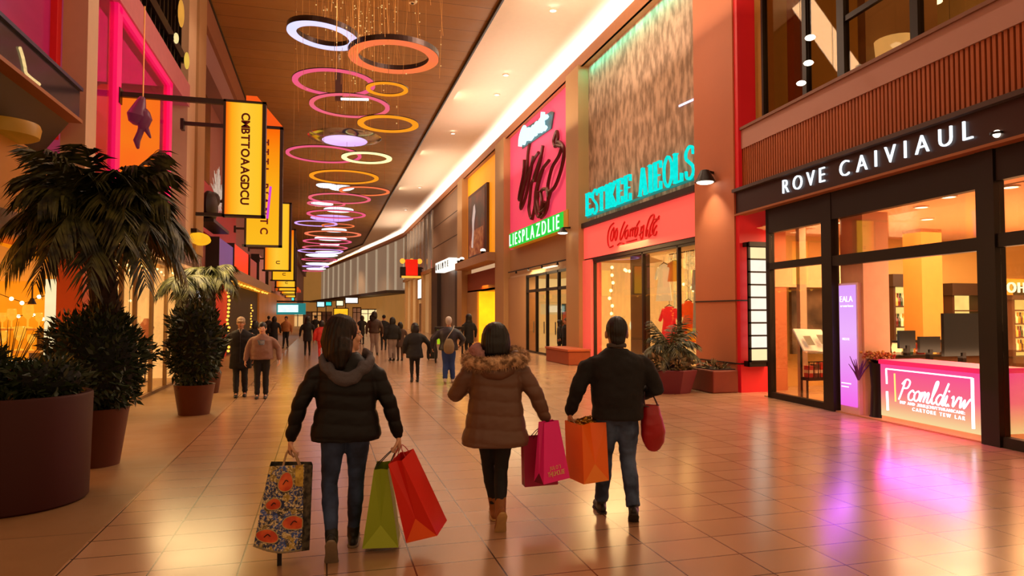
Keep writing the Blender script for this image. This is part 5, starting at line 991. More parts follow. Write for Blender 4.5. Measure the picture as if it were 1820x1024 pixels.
vb = thing('vertical_sign', 'narrow magenta and white lit sign between the two small palms', 'sign', (LX, 23, 1)); MB().box(LX - .28, LX - .22, 22.8, 23.9, .6, 2.6).build('sign_panel', M('sign grey', '6a5850', .5, emit='a08878', es=.25, var=.6, scale=2), vb); MB().box(LX - .22, LX - .2, 22.9, 23.8, 1.5, 1.95).build('magenta_panel', glow('magenta panel', 'c040c8', .9), vb); MB().box(LX - .22, LX - .2, 22.9, 23.8, 2.25, 2.5).build('white_panel', glow('white panel', 'e8e8f0', 1.0, var=.4, scale=6), vb)
rc = thing('red_canopy', 'thin red orange canopy edge far along the left wall under the banners', 'canopy', (LX, 60, 3.2)); p, q = at(470, 518, x=-3.4), at(530, 518, y=62); MB().box(-3.6, -1.9, 56, 62, 3.55, 3.75).build('canopy_body', M('red canopy', 'd04018', .5, emit='e03808', es=.4), rc); MB().box(-3.6, -1.9, 55.9, 56, 3.5, 3.8).build('edge_trim', M('orange trim', 'f07020', .5, emit='f06010', es=.4), rc)
# ------------------------------------------------------------ hanging banners
bfr = M('banner frame', '3a2c26', .4, metal=.3); by = grad_glow('banner amber', [(0, 'ff6a10'), (.16, 'ffac1c'), (.45, 'ffc838'), (.9, 'ffc428'), (1, 'ff9c18')], 0, 1.0); byo = grad_glow('banner orange', [(0, 'ffbc20'), (.5, 'ffae18'), (.8, 'ff9010'), (1, 'ff6808')], 2, .98)
bl_m = M('oxblood letter', '7a1810', .6)
def banner(x0, x1, y, z0, z1, text, lab, mt, wall=LX, arm=True, th=.16, lh=None):
    t = thing('hanging_banner', lab, 'banner', ((x0 + x1) / 2, y, z0), 'amber lit banners along the left wall'); f = .055 * (x1 - x0)
    MB().box(x0 + f, x1 - f, y, y + .1, z0 + f, z1 - f).build('light_panel', mt, t)
    mb = MB(); mb.box(x0, x0 + f, y - .03, y + th, z0, z1); mb.box(x1 - f * 1.6, x1, y - .03, y + th, z0, z1); mb.box(x0, x1, y - .03, y + th, z0, z0 + f); mb.box(x0, x1, y - .03, y + th, z1 - f, z1); mb.build('frame', bfr, t)
    if arm: MB().box(wall, x0, y, y + .08, z1 - .09, z1 - .0).build('bracket_arm', bfr, t); MB().box(x0 - .45 if arm == 2 else x0 - .05, x0, y, y + .08, z0, z0 + .06).build('bracket_arm', bfr, t); MB().box(wall - .02, wall + .06, y - .06, y + .16, z1 - .22, z1 + .06).build('wall_plate', bfr, t)
    if text:
        h = lh or (x1 - x0) * .19; xc = (x0 + x1) / 2 - h / 2 + (x1 - x0) * .02; L = (z1 - z0) * .79
        letters(t, text, lambda u, v, d: (xc + v, y - d, z1 - (z1 - z0) * .105 - u), 0, L, h, bl_m, .002, .012, wx=.98, bold=.028)
    return t
banner(-1.81, -1.07, 13.4, 3.53, 5.70, 'CMBTTOAAGDCU', 'nearest amber lit vertical banner with dark red letters', by, arm=2)
banner(-2.02, -1.08, 19.0, 3.5, 6.7, 'TTTI..PIANTC', 'second amber banner, partly hidden behind the nearest one', byo)
for k, (y, xr, xl, zt, zb_) in enumerate([(24.8, -1.10, -2.0, 5.6, 3.2), (30, -1.15, -2.1, 5.3, 3.1), (35.5, -1.3, -2.3, 5.0, 3.0), (41, -1.5, -2.5, 4.9, 3.0), (47, -1.75, -2.7, 5.0, 3.0), (54, -2.0, -3.0, 5.1, 3.1), (62, -2.3, -3.2, 5.2, 3.1)]):
    banner(xl, xr, y, zb_, zt, 'IHU' if k < 3 else '', ['third amber banner in the row along the left wall', 'fourth amber banner in the row along the left wall', 'fifth amber banner in the row along the left wall', 'sixth amber banner in the row along the left wall', 'seventh amber banner in the row along the left wall', 'eighth amber banner in the row along the left wall', 'farthest amber banner in the row along the left wall'][k], byo if k % 2 else by, lh=.12)
cp = thing('banner_cap', 'small orange red pointed cap on top of the second banner', 'sign top', (-1.4, 19, 6.7)); mb = MB(); mb.add([(-2.02, 19, 6.72), (-1.08, 19, 6.72), (-1.75, 19, 7.5), (-2.02, 19, 7.5), (-2.02, 19.1, 6.72), (-1.08, 19.1, 6.72), (-1.75, 19.1, 7.5), (-2.02, 19.1, 7.5)], [(0, 1, 2, 3), (7, 6, 5, 4), (0, 4, 5, 1), (1, 5, 6, 2), (2, 6, 7, 3), (3, 7, 4, 0)]); mb.build('cap_panel', glow('red orange cap', 'ff5a18', .95), cp); MB().box(-2.02, -1.08, 18.98, 19.12, 6.68, 6.73).build('edge_trim', bfr, cp)
nn = thing('neon_stripe', 'slanting blue to magenta neon stripe on the second banner', 'neon light', (-1.6, 18.9, 4.3)); MB().bar(at(481, 332, y=18.9), at(475, 388, y=18.9), .12, .05).build('tube', glow('violet magenta neon', '9050ff', 1.1, col2='ff3090', scale=2), nn); MB().bar(at(478, 345, y=18.93), at(478, 345, y=18.99), .04).build('mount', bfr, nn)
# ------------------------------------------------------------ left planters and palms
pot_m = M('dark maroon planter', '381009', .6, var=.15, scale=2, stretch=(1, 1, .2), spec=.25); pot2_m = M('terracotta maroon pot', '54240f', .45, var=.12)
def pot(name, lab, c, prof, m, n=40):
    t = thing(name, lab, 'planter', c); MB().lathe(prof, c, n).build('planter_body', m, t, smooth=True); r, z = prof[-1]; MB().lathe([(r, z - .01), (r, z + .02)], c, n).build('soil', M('soil'), t); return t
pot('drum_planter', 'large dark maroon drum planter at the left edge in the foreground', (-2.78, 7.4, 0), [(.60, 0), (.62, .02), (.64, .98), (.63, 1.0), (.58, 1.0), (.57, .93)], pot_m, 56)
pot('tapered_planter', 'tapered maroon pot holding the tall palm and a round bush', (-2.52, 8.95, 0), [(.24, 0), (.33, .64), (.34, .66), (.30, .66), (.29, .58)], pot2_m)
pot('tapered_planter', 'tapered maroon pot holding the tall oval bush farther back', (-2.15, 12.95, 0), [(.25, 0), (.33, .50), (.34, .52), (.30, .52), (.29, .44)], pot2_m)
bush('round_bush', 'dense dark round bush around the trunk of the tall palm', (-2.55, 8.95, 1.18), (.56, .52, .66), 3600, leaf_m, leaf=.062, seed=12)
bush('oval_bush', 'tall oval dark bush in the farther maroon pot', (-2.15, 12.95, 1.22), (.47, .45, .76), 2600, leaf_m, leaf=.075, seed=14)
bush('low_bush', 'low dark bush on the right side of the large drum planter', (-2.5, 7.4, 1.12), (.34, .34, .22), 800, leaf_m, leaf=.06, seed=15)
bush('low_bush', 'low dark bush at the left edge in the large drum planter', (-3.05, 7.3, 1.2), (.30, .3, .32), 800, leaf_m, leaf=.06, seed=16)
twigs('dry_grass', 'thin dry grass stems rising from the large drum planter', 'grass', (-2.85, 7.4, .93), 34, .85, .4, M('dry stem', '4a3414', .7), .006)
palm('fan_palm', 'tall palm with a drooping dark crown rising from the round bush at left', (-2.5, 9.05, .55), 2.48, .16, .14, 58, 1.10, .95, .80, leaf2_m, 31, ll=.40, nl=34)
palm('fan_palm', 'small palm left of the pair behind the oval bush', (-2.95, 16.6, .0), 2.55, .17, .15, 18, .72, .25, .55, leaf2_m, 33, ll=.34, nl=22)
palm('fan_palm', 'small palm right of the pair behind the oval bush', (-2.55, 17.2, .0), 2.75, .17, .15, 20, .80, .35, .55, leaf2_m, 35, ll=.36, nl=22)
bush('ground_bush', 'low dark bush beside the trunks of the two small palms', (-2.4, 16.3, .95), (.22, .22, .5), 500, leaf_m, leaf=.07, seed=18)
pot('tapered_planter', 'small dark pot under the low bush beside the two small palms', (-2.4, 16.3, 0), [(.18, 0), (.24, .42), (.25, .44), (.21, .44), (.2, .4)], pot2_m)
# ============================================================ LIGHTS
wd_ = bpy.data.worlds.new('world'); S.world = wd_; wd_.use_nodes = True; bgn = wd_.node_tree.nodes['Background']; bgn.inputs[0].default_value = lin('dcac80') + [1]; bgn.inputs[1].default_value = .88
for y in (8, 14, 20, 27, 35, 45, 58, 75): lamp('SPOT', (6.4, y, 11.2), 850 if y > 20 else 380, 'ffdcc0', .12, rot=(-.1, 0, -1), spot=2.0)
for y in (12, 20, 28, 38, 50, 66): lamp('SPOT', (-1.8, y, 11.3), 220, 'ffd4ac', .12, rot=(.15, 0, -1), spot=2.2)
for y in (8, 18, 30, 46, 66): lamp('AREA', (1.0, y, 8.6), 115, 'ffc070', 6, rot=(0, 0, 1), size_y=9)  # unseen upward fill added to brighten the plank ceiling
for y in (14, 28, 46, 70): lamp('AREA', (7.4, y, 8.5), 260, 'ffe8d0', 2, rot=(0, 0, 1), size_y=12)  # unseen upward lights added to lift the white soffit
for y in (18, 29, 40, 52): lamp('AREA', (5.2, y, 10.9), 330 if y == 18 else 200, 'ffdab8', 1.0, rot=(1, 0, -.75), size_y=7)  # unseen wall washers added to brighten the right wall panels
lamp('AREA', (13, 10, 3.55), 850, 'ffd09c', 6, rot=(0, 0, -1), size_y=6)
lamp('AREA', RV(1.8, -1.4, 3.55), 130, 'ffd8a8', 1.4, rot=(0, 0, -1), size_y=1.6)
lamp('AREA', (12.5, 10, .95), 260, 'ffc898', 6, rot=(0, 0, 1), size_y=4)
lamp('AREA', RV(4.6, -3, 9.5), 130, 'ffc880', 5, rot=(0, 0, -1), size_y=2)
lamp('AREA', (10.2, 18.7, 3.5), 520, 'ffd088', 2, rot=(-.3, 0, -1), size_y=6)
lamp('AREA', (10.3, 28.5, 3.45), 480, 'ffd8a0', 2, rot=(-.2, 0, -1), size_y=7)
lamp('AREA', (10.3, 39, 3.05), 400, 'ffb030', 1.5, rot=(-.3, 0, -1), size_y=6)
lamp('AREA', (-4.9, 16.4, 2.9), 460, 'ffdc98', 2, rot=(.3, 0, -1), size_y=6.5)
lamp('AREA', (-5.5, 10, 2.2), 110, 'ff9c30', 2.5, rot=(.3, 0, -1), size_y=4)
lamp('AREA', (-4.8, 15, 7.1), 220, 'ff3088', 2, rot=(0, 0, -1), size_y=5)
lamp('AREA', RV(5.05, .12, .8), 30, 'ff3cb0', 1.7, rot=RN + V((0, 0, -1.1)), size_y=.25); lamp('AREA', RV(3.3, .1, 1.6), 14, 'd060ff', .35, rot=RN + V((0, 0, -.9)), size_y=1.2)  # unseen pink lamp added to strengthen the counter's glow on the floor
for y in (70, 88, 105): lamp('SPOT', (1, y, 10.8), 2600, 'ffd8a8', .15, rot=(0, .1, -1), spot=2.2)  # spots added to brighten the far end, no fittings there
lamp('AREA', (2.2, 15, 10.8), 480, 'ffe0c8', 1, rot=(-1, 0, -.55), size_y=12)  # unseen area light added to brighten the left wall and column
lamp('SPOT', lp + V((0, 0, -.15)), 160, 'fff0d0', .1, rot=(0, 0, -1), spot=1.8)
# ============================================================ PEOPLE
TMPC = bpy.data.collections.new('tmp'); COL.children.link(TMPC)
def merged(mb, voxel, smooth=3, fn=None):
    """fuse a set of closed shapes into one continuous surface; returns (verts, faces)"""
    me = bpy.data.meshes.new('tmp'); me.from_pydata([tuple(p) for p in mb.v], [], mb.f)
    bm = bmesh.new(); bm.from_mesh(me); bmesh.ops.recalc_face_normals(bm, faces=bm.faces); bm.to_mesh(me); bm.free()
    o = bpy.data.objects.new('tmp', me); TMPC.objects.link(o)
    r = o.modifiers.new('r', 'REMESH'); r.mode = 'VOXEL'; r.voxel_size = voxel; r.use_smooth_shade = True
    if smooth: s = o.modifiers.new('s', 'SMOOTH'); s.factor = .5; s.iterations = smooth
    out = evalmesh(o); bpy.data.objects.remove(o); bpy.data.meshes.remove(me)
    if fn:
        nrm = [v.normal.copy() for v in out.vertices]
        for v, n in zip(out.vertices, nrm): v.co = v.co + n * fn(v.co, n)
    out.shade_smooth()
    return out
def put(me, name, mat, parent, label=None):
    me.name = name; me.materials.clear(); me.materials.append(mat); o = bpy.data.objects.new(name, me); COL.objects.link(o); o.parent = parent
    if label: o['label'] = label
    return o
skin_m = M('skin', 'b9805e', .5, var=.06, scale=14); skin2_m = M('pale skin', 'd8a484', .5, var=.06, scale=14)
def wrinkle(a, f=18, seed=0):
    def fn(p, n):
        return a * (noise.noise(V((p.x * f * .6 + seed, p.y * f * .6, p.z * f * 1.3))) + .5 * noise.noise(V((p.x * f * 1.7, p.y * f * 1.7 + seed, p.z * f * 2))))
    return fn
def puffer(step, a, z0=0, wa=.004):
    w = wrinkle(wa, 16)
    def fn(p, n):
        t = abs(math.sin(PI * (p.z - z0 + .012 * math.sin(p.x * 9)) / step)); return a * (t ** .5 - .75) * min(1, max(0, (1 - abs(n.z)) * 1.6)) + w(p, n)
    return fn
def hand(mb, wrist, d, nrm, s=1.0, curl=.6, mirror=1):
    """palm, four unequal bent fingers and a thumb; d = direction of the fingers, nrm = way the palm faces"""
    d = V(d).normalized(); nrm = (V(nrm) - d * V(nrm).dot(d)).normalized(); w = d.cross(nrm) * mirror; W = V(wrist)
    mb.loft([W - d * .03 * s, W + d * .02 * s, W + d * .06 * s, W + d * .092 * s], [(.026 * s, .021 * s), (.032 * s, .019 * s), (.041 * s, .017 * s), (.039 * s, .013 * s)], 12, side=w, roundcap=True)
    for k, (off, fl) in enumerate(((.031, .92), (.0105, 1.05), (-.0105, 1.0), (-.031, .8))):
        p = W + d * .082 * s + w * off * s; a = .25 + curl * .35; pts = [p - d * .02 * s, p]; 
        for L in (.043, .028, .022):
            a2 = a; q = d * math.cos(a2) + nrm * math.sin(a2); p = p + q * L * fl * s; pts.append(p); a += curl * .95
        mb.loft(pts, [.0095 * s, .0098 * s, .009 * s, .0083 * s, .0065 * s], 8, roundcap=True)
    b = W + d * .025 * s + w * .03 * s; q1 = (d * .6 + w * .7 + nrm * .35).normalized(); q2 = (d * .85 + w * .1 + nrm * .6).normalized()
    mb.loft([b - q1 * .015 * s, b + q1 * .03 * s, b + q1 * .04 * s + q2 * .025 * s, b + q1 * .04 * s + q2 * .05 * s], [.014 * s, .0125 * s, .011 * s, .008 * s], 8, roundcap=True)
def person(label, loc, rz, H=1.70, P=None, vox=.02, detail=False, group=None):
    """builds one walking figure; P holds pose and clothes. Local axes: +Y is the way the person walks, +X the right hand side"""
    P = dict(P or {}); k = H / 1.70; g = lambda n, d=None: P.get(n, d)
    sw = g('shoulder', .19) * k; hip = g('hip', .165) * k; lean = g('lean', 0.0); belly = g('belly', 1.0)
    R = lambda p: V(p) * k
    el = [R(g('elbowL', (-.29, -.03, 1.10))), R(g('elbowR', (.29, -.03, 1.10)))]; wr = [R(g('wristL', (-.31, .05, .86))), R(g('wristR', (.31, .05, .86)))]
    sh = [V((-sw, 0, 1.34 * k)), V((sw, 0, 1.34 * k))]
    hp = [V((-.085 * k, 0, .89 * k)), V((.085 * k, 0, .89 * k))]
    kn = [R(g('kneeL', (-.09, .03, .48))), R(g('kneeR', (.09, .03, .48)))]; an = [R(g('ankleL', (-.09, -.02, .09))), R(g('ankleR', (.09, -.02, .09)))]
    toe = [V(g('toeL', (0, 1, -.1))).normalized(), V(g('toeR', (0, 1, -.1))).normalized()]
    T = Matrix.Translation(V((0, 0, .92 * k))) @ Matrix.Rotation(-lean, 4, 'X') @ Matrix.Translation(V((0, 0, -.92 * k)))
    hs = g('head', 1.0) * k; turn = g('turn', 0); hc = V((0, .015, 1.575 + g('headz', 0))) * k; HR = Matrix.Rotation(turn, 3, 'Z') @ Matrix.Rotation(g('nod', 0), 3, 'X')
    skin = g('skin', skin_m)
    b = MB()
    b.loft([V((0, y * k, z * k)) for z, _, _, y in ((.84, 0, 0, 0), (.92, 0, 0, -.005), (1.02, 0, 0, .005), (1.12, 0, 0, .01), (1.25, 0, 0, 0), (1.36, 0, 0, 0), (1.41, 0, 0, 0), (1.45, 0, 0, 0))], [(hip * .8, .09 * k), (hip * .95, .11 * k), (hip * .85, .10 * k), (hip * .82, .10 * k), (sw * .85, .105 * k), (sw * .9, .09 * k), (sw * .55, .07 * k), (.06 * k, .06 * k)], 14)
    b.loft([V((0, -.01, 1.40)) * k, V((0, 0, 1.47)) * k, hc + HR @ V((0, -.01, -.04)) * hs], [.062 * k, .052 * k, .052 * k], 12)
    def E(p, r): b.ell(hc + HR @ (V(p) * hs), tuple(q * hs for q in r), 14, 10, rot=HR)
    E((0, -.012, .025), (.076, .097, .098)); E((0, .022, -.05), (.06, .07, .072)); E((0, .062, -.095), (.03, .028, .024))
    for s in (-1, 1): E((s * .08, -.008, -.008), (.012, .024, .034)); E((s * .03, .078, .018), (.022, .012, .01)); E((s * .04, .06, -.03), (.025, .025, .025))
    b.loft([hc + HR @ (V((0, .082, .012)) * hs), hc + HR @ (V((0, .103, -.02)) * hs), hc + HR @ (V((0, .086, -.032)) * hs)], [.009 * hs, .016 * hs, .013 * hs], 8, roundcap=True)
    E((0, .084, -.058), (.024, .01, .007)); E((0, .082, -.071), (.02, .01, .008))
    for i in (0, 1):
        b.loft([sh[i] + V((0, 0, -.02 * k)), sh[i].lerp(el[i], .5), el[i], el[i].lerp(wr[i], .35), wr[i]], [.052 * k, .047 * k, .038 * k, .037 * k, .026 * k], 10, roundcap=True)
        b.loft([hp[i], hp[i].lerp(kn[i], .5), kn[i], kn[i].lerp(an[i], .35), an[i]], [.085 * k, .07 * k, .05 * k, .048 * k, .034 * k], 10, roundcap=True)
        b.loft([an[i] + V((0, 0, -.02)), an[i] + toe[i] * .08 * k + V((0, 0, -.045 * k)), an[i] + toe[i] * .17 * k + V((0, 0, -.05 * k))], [.034 * k, .034 * k, .022 * k], 8, roundcap=True)
        hd = g('handdir' + 'LR'[i], None); hd = V(hd) if hd else (wr[i] - el[i]).normalized()
        hand(b, wr[i] + hd * .02 * k, hd, V(g('palm' + 'LR'[i], ((1, 0, 0), (-1, 0, 0))[i])), k, g('curl' + 'LR'[i], .5), mirror=(1, -1)[i])
    upper = lambda p: (T @ p) if p.z > .92 * k else p
    def lean_fix(mb):
        if lean: mb.v = [upper(p) for p in mb.v]
        return mb
    me = merged(lean_fix(b), vox if not detail else .0065, 2)
    root = bpy.data.objects.new('person', me); me.name = 'person'; me.materials.append(skin); COL.objects.link(root); root.location = loc; root.rotation_euler = (0, 0, rz); tag(root, label, 'person', group)
    cv = g('cvox', vox)
    # trousers
    m = MB(); ef = g('leg_fit', 1.0); hemz = g('trouser_hem', .0)
    m.loft([V((0, 0, z * k)) for z in (.80, .86, .93, 1.0)], [(hip * .72, .095 * k), (hip * 1.0, .125 * k), (hip * 1.03, .128 * k), (hip * .93, .115 * k)], 16)
    for i in (0, 1):
        e = kn[i].lerp(an[i], .97); ct = kn[i].lerp(an[i], .35) + V((0, -.012, 0)) * k
        m.loft([hp[i] + V((0, 0, -.01)), hp[i].lerp(kn[i], .35) + V((0, -.005, 0)), hp[i].lerp(kn[i], .7), kn[i], ct, kn[i].lerp(an[i], .75), e], [(.094 * k, .105 * k), (.088 * k * ef, .095 * k * ef), (.070 * k * ef, .075 * k * ef), (.060 * k * ef, .062 * k * ef), (.062 * k * ef, .066 * k * ef), (.050 * k * ef ** 1.5, .052 * k * ef ** 1.5), (.047 * k * ef ** 2, .049 * k * ef ** 2)], 14)
    put(merged(lean_fix(m), cv, 2, wrinkle(g('twr', .006) * k, 14, 3)), g('leg_name', 'trousers'), g('leg_mat'), root, g('leg_label', None))
    # shoes
    for i in (0, 1):
        s = MB(); t = toe[i]; sd = t.cross(V((0, 0, 1))).normalized() if abs(t.z) < .95 else V((1, 0, 0)); dn = sd.cross(t).normalized()
        if dn.z > 0: dn = -dn
        a = an[i]; sm = g('shoe', 1.0) * k; H0 = a + dn * .05 * k
        s.loft([H0 - t * .065 * sm, H0 - t * .03 * sm, H0 + t * .05 * sm, H0 + t * .13 * sm, H0 + t * .19 * sm], [(.030 * sm, .036 * sm), (.040 * sm, .042 * sm), (.042 * sm, .04 * sm), (.047 * sm, .032 * sm), (.030 * sm, .022 * sm)], 12, side=sd, roundcap=True)
        hgt = g('boot', .05) * k; ax = (kn[i] - a).normalized(); s.loft([a - ax * .03 * k - t * .01, a + ax * hgt * .5, a + ax * hgt], [.045 * k, .047 * k, .049 * k], 12)
        so = put(merged(lean_fix(s) if False else s, min(cv, .012), 2), 'boot' if g('boot', .05) > .07 else 'shoe', g('shoe_mat'), root)
        if g('sole_mat', None):
            q = MB(); c = H0 + dn * .034 * sm; q.loft([c - t * .078 * sm, c - t * .04 * sm, c + t * .04 * sm, c + t * .13 * sm, c + t * .205 * sm], [(.028 * sm, .011 * sm), (.042 * sm, .013 * sm), (.04 * sm, .012 * sm), (.05 * sm, .012 * sm), (.026 * sm, .01 * sm)], 12, side=sd, roundcap=True); q.build('sole', g('sole_mat'), so, smooth=True, keep=True)
    # upper garment
    m = MB(); hz = g('hem', .80); fl = g('flare', 1.0); bulk = g('bulk', 1.0); dep = g('depth', 1.0)
    zs = [hz, hz + .03, (hz + 1.02) / 2, 1.05, 1.18, 1.30, 1.37, 1.41, 1.445]; hw = [hip * 1.12 * fl * .97, hip * 1.12 * fl, hip * 1.12 * (fl + 1) / 2, hip * 1.03 * belly, hip * .5 + sw * .55, sw * 1.0, sw * .88, sw * .56, .08 * k]
    hd_ = [.135 * fl * .97, .135 * fl, .135 * (fl + 1) / 2, .13 * belly, .135, .125, .105, .09, .075]
    m.loft([V((0, g('tilt', 0) * (1.1 - z) - .005, z * k)) for z in zs], [(a * bulk, d * k * bulk * dep) for a, d in zip(hw, hd_)], 20, sup=2.3)
    sr = g('sleeve', 1.0) * k
    for i in (0, 1):
        w_ = el[i].lerp(wr[i], g('cuff', .98))
        m.loft([sh[i] + V(((.03, -.03)[i] * k, 0, -.01 * k)), sh[i].lerp(el[i], .25), sh[i].lerp(el[i], .6), el[i], el[i].lerp(w_, .5), w_], [.060 * sr, .070 * sr, .066 * sr, .06 * sr, .055 * sr, g('cuffr', .044) * sr], 14, roundcap=True)
    put(merged(lean_fix(m), cv, 3, g('quilt', None) or wrinkle(g('wr', .008) * k, 11, 7)), g('top_name', 'jacket'), g('top_mat'), root, g('top_label', None))
    # hair or hat
    hm = g('hair_mat'); L = g('hair', 'short'); hb = MB(); Q = lambda p: hc + HR @ (V(p) * hs)
    if L == 'short':
        hb.ell(Q((0, -.022, .035)), tuple(q * hs * (1 if detail else 1.09) for q in (.083, .097, .1)), 16, 12, rot=HR); hb.loft([Q((0, -.06, .0)), Q((0, -.065, -.06))], [(.07 * hs, .045 * hs), (.055 * hs, .035 * hs)], 12, side=HR @ V((1, 0, 0)), roundcap=True)
    elif L == 'cap':
        hb.ell(Q((0, -.012, .05)), tuple(q * hs * 1.08 for q in (.086, .108, .092)), 16, 12, rot=HR); hb.loft([Q((0, .07, .055)), Q((0, .13, .045))], [(.065 * hs, .012 * hs), (.05 * hs, .01 * hs)], 12, side=HR @ V((1, 0, 0)), roundcap=True)
    elif L == 'bob':
        hb.ell(Q((0, -.02, .035)), tuple(q * hs for q in (.112, .12, .11)), 16, 12, rot=HR); hb.loft([Q((0, -.035, .04)), Q((0, -.045, -.04)), Q((0, -.045, -.12)), Q((0, -.05, -.17))], [(.118 * hs, .1 * hs), (.128 * hs, .095 * hs), (.118 * hs, .085 * hs), (.09 * hs, .055 * hs)], 16, side=HR @ V((1, 0, 0)), roundcap=True)
    elif L == 'long':
        hb.ell(Q((0, -.045, .03)), tuple(q * hs for q in (.108, .118, .112)), 16, 12, rot=HR); hb.loft([Q((0, -.055, .04)), Q((0, -.075, -.05)), V((-.06, -.05, 1.475)) * k, V((-.055, -.085, 1.415)) * k, V((-.05, -.11, 1.36)) * k], [(.115 * hs, .105 * hs), (.135 * hs, .105 * hs), (.14 * k, .10 * k), (.13 * k, .085 * k), (.085 * k, .05 * k)], 18, side=HR @ V((1, 0, 0)), roundcap=True)
    elif L == 'hood':
        hb.ell(Q((0, -.02, .02)), tuple(q * hs for q in (.115, .13, .125)), 16, 12, rot=HR); hb.loft([Q((0, -.03, 0)), Q((0, -.02, -.1)), V((0, -.02, 1.40)) * k], [(.115 * hs, .115 * hs), (.12 * hs, .11 * hs), (.15 * k, .1 * k)], 16, roundcap=True)
    def strand(p, n):
        q = HR.transposed() @ (p - hc); a = math.atan2(q.x, -q.y); return .004 * (noise.noise(V((a * 9, q.z * 3, 1))) + .6 * math.sin(a * 34 + 3 * noise.noise(V((a * 2, q.z * 4, 5))))) * k
    if L != 'bald' and hb.v: put(merged(lean_fix(hb), .008 if detail else min(vox, .014), 2, strand if L in ('long', 'bob', 'short') and detail else wrinkle(.004, 20)), 'hat' if L == 'cap' else 'hood' if L == 'hood' else 'hair', hm, root)
    if detail or g('face', False):
        for s in (-1, 1):
            ey = MB().ell(Q((s * .031, .078, .004)), .0115 * hs, 8, 6); ey.cur = 0; lean_fix(ey).build('eye', M('eye white', 'd8d0c8', .2), root, smooth=True, keep=True); pu = MB().ell(Q((s * .031, .0875, .004)), .0052 * hs, 8, 6); lean_fix(pu).build('pupil', dark_m, root, keep=True)
        lp_ = MB().loft([Q((-.024, .084, -.064)), Q((0, .094, -.064)), Q((.024, .084, -.064))], [.004 * hs, .0075 * hs, .004 * hs], 8, roundcap=True); lean_fix(lp_).build('mouth', M('lip', '8a4038', .5), root, smooth=True, keep=True)
    def world(p): return Matrix.Translation(loc) @ Matrix.Rotation(rz, 4, 'Z') @ upper(V(p) * k)
    return root, world, k
black_puff = M('black puffer nylon', '09080a', .55, var=.3, scale=5, spec=.3); black_knit = M('black knit', '100d0e', .85, var=.3, scale=30, bump=.25, bscale=160); jean = M('dark blue denim', '202c48', .8, var=.35, scale=6, col2='34466a'); black_cloth = M('black cloth', '0c0b0c', .8, var=.3); brown_puff = M('brown puffer', '664634', .5, var=.18, scale=4)
hair_m = M('dark brown hair', '140d08', .55, var=.5, scale=3, stretch=(14, 14, 1), col2='2a1c12', spec=.3); blackhair_m = M('black hair', '0c0908', .45, var=.4, scale=3, stretch=(12, 12, 1)); grey_knit = M('grey hood fleece', '4e4a50', .8, var=.2, scale=12, bump=.3, bscale=60)
shoe_b = M('black shoe', '100e0d', .5); sole_g = M('worn grey sole', '7a6a54', .8, var=.25, scale=16); tan_b = M('tan suede boot', '8a5424', .7, var=.2, scale=10); sole_t = M('tan rubber sole', 'b8935c', .8, var=.2, scale=18); sole_k = M('dark rubber sole', '2a221c', .8)
# ---- woman in the black puffer jacket, walking away at left
w1, W1, k1 = person('woman with long dark hair in a black puffer jacket and jeans walking away with bags', (.17, 5.20, 0), -.06, 1.72, dict(shoulder=.185, hip=.185, elbowL=(-.315, -.02, 1.10), wristL=(-.385, .03, .835), handdirL=(-.08, .05, -1), palmL=(1, .15, 0), curlL=1.25, elbowR=(.30, -.03, 1.09), wristR=(.375, .03, .835), handdirR=(.1, .1, -1), palmR=(-1, .15, 0), curlR=1.25,
    kneeL=(-.115, .04, .475), ankleL=(-.085, -.20, .165), toeL=(.0, .55, -.83), kneeR=(.075, .10, .48), ankleR=(.055, .16, .09), toeR=(.05, 1, -.02), turn=-1.2, leg_mat=jean, leg_name='jeans', leg_fit=.97, twr=.0045, shoe_mat=shoe_b, sole_mat=sole_g, boot=.06, hem=.815, flare=1.1, bulk=1.12, top_mat=black_puff, sleeve=.98, quilt=puffer(.105, .010), hair='long', hair_mat=hair_m, cvox=.011, cuffr=.046, skin=skin2_m, head=1.05), detail=True)
hd = MB()  # grey hood lying on the shoulders
hd.loft(catmull([(-.13, .08, 1.43), (-.17, -.01, 1.39), (-.135, -.13, 1.335), (0, -.185, 1.285), (.135, -.13, 1.335), (.17, -.01, 1.40), (.13, .08, 1.44)], 4), [(.032, .042)] * 25, 10, roundcap=True); hd.loft(catmull([(-.115, -.12, 1.35), (-.07, -.165, 1.275), (0, -.18, 1.25), (.07, -.165, 1.275), (.115, -.12, 1.35)], 4), [(.035, .05)] * 17, 10, roundcap=True)
hd.v = [p * k1 for p in hd.v]; put(merged(hd, .01, 2, wrinkle(.012, 14, 9)), 'hood', grey_knit, w1, 'dark grey hood lying on the shoulders')
gls = MB(); Q1 = lambda p: V((0, .015, 1.575)) * k1 + Matrix.Rotation(-1.2, 3, 'Z') @ (V(p) * k1)
for s in (-1, 1): gls.tube([Q1((s * .06, .07, .008)), Q1((s * .078, -.01, .01))], .002, 4)
for s in (-1, 1): gls.ring((0, 0, 0), .019 * k1, [(-.002, -.002), (.002, -.002), (.002, .002), (-.002, .002)], 16) if False else None
gls.build('glasses_arm', dark_m, w1, keep=True)
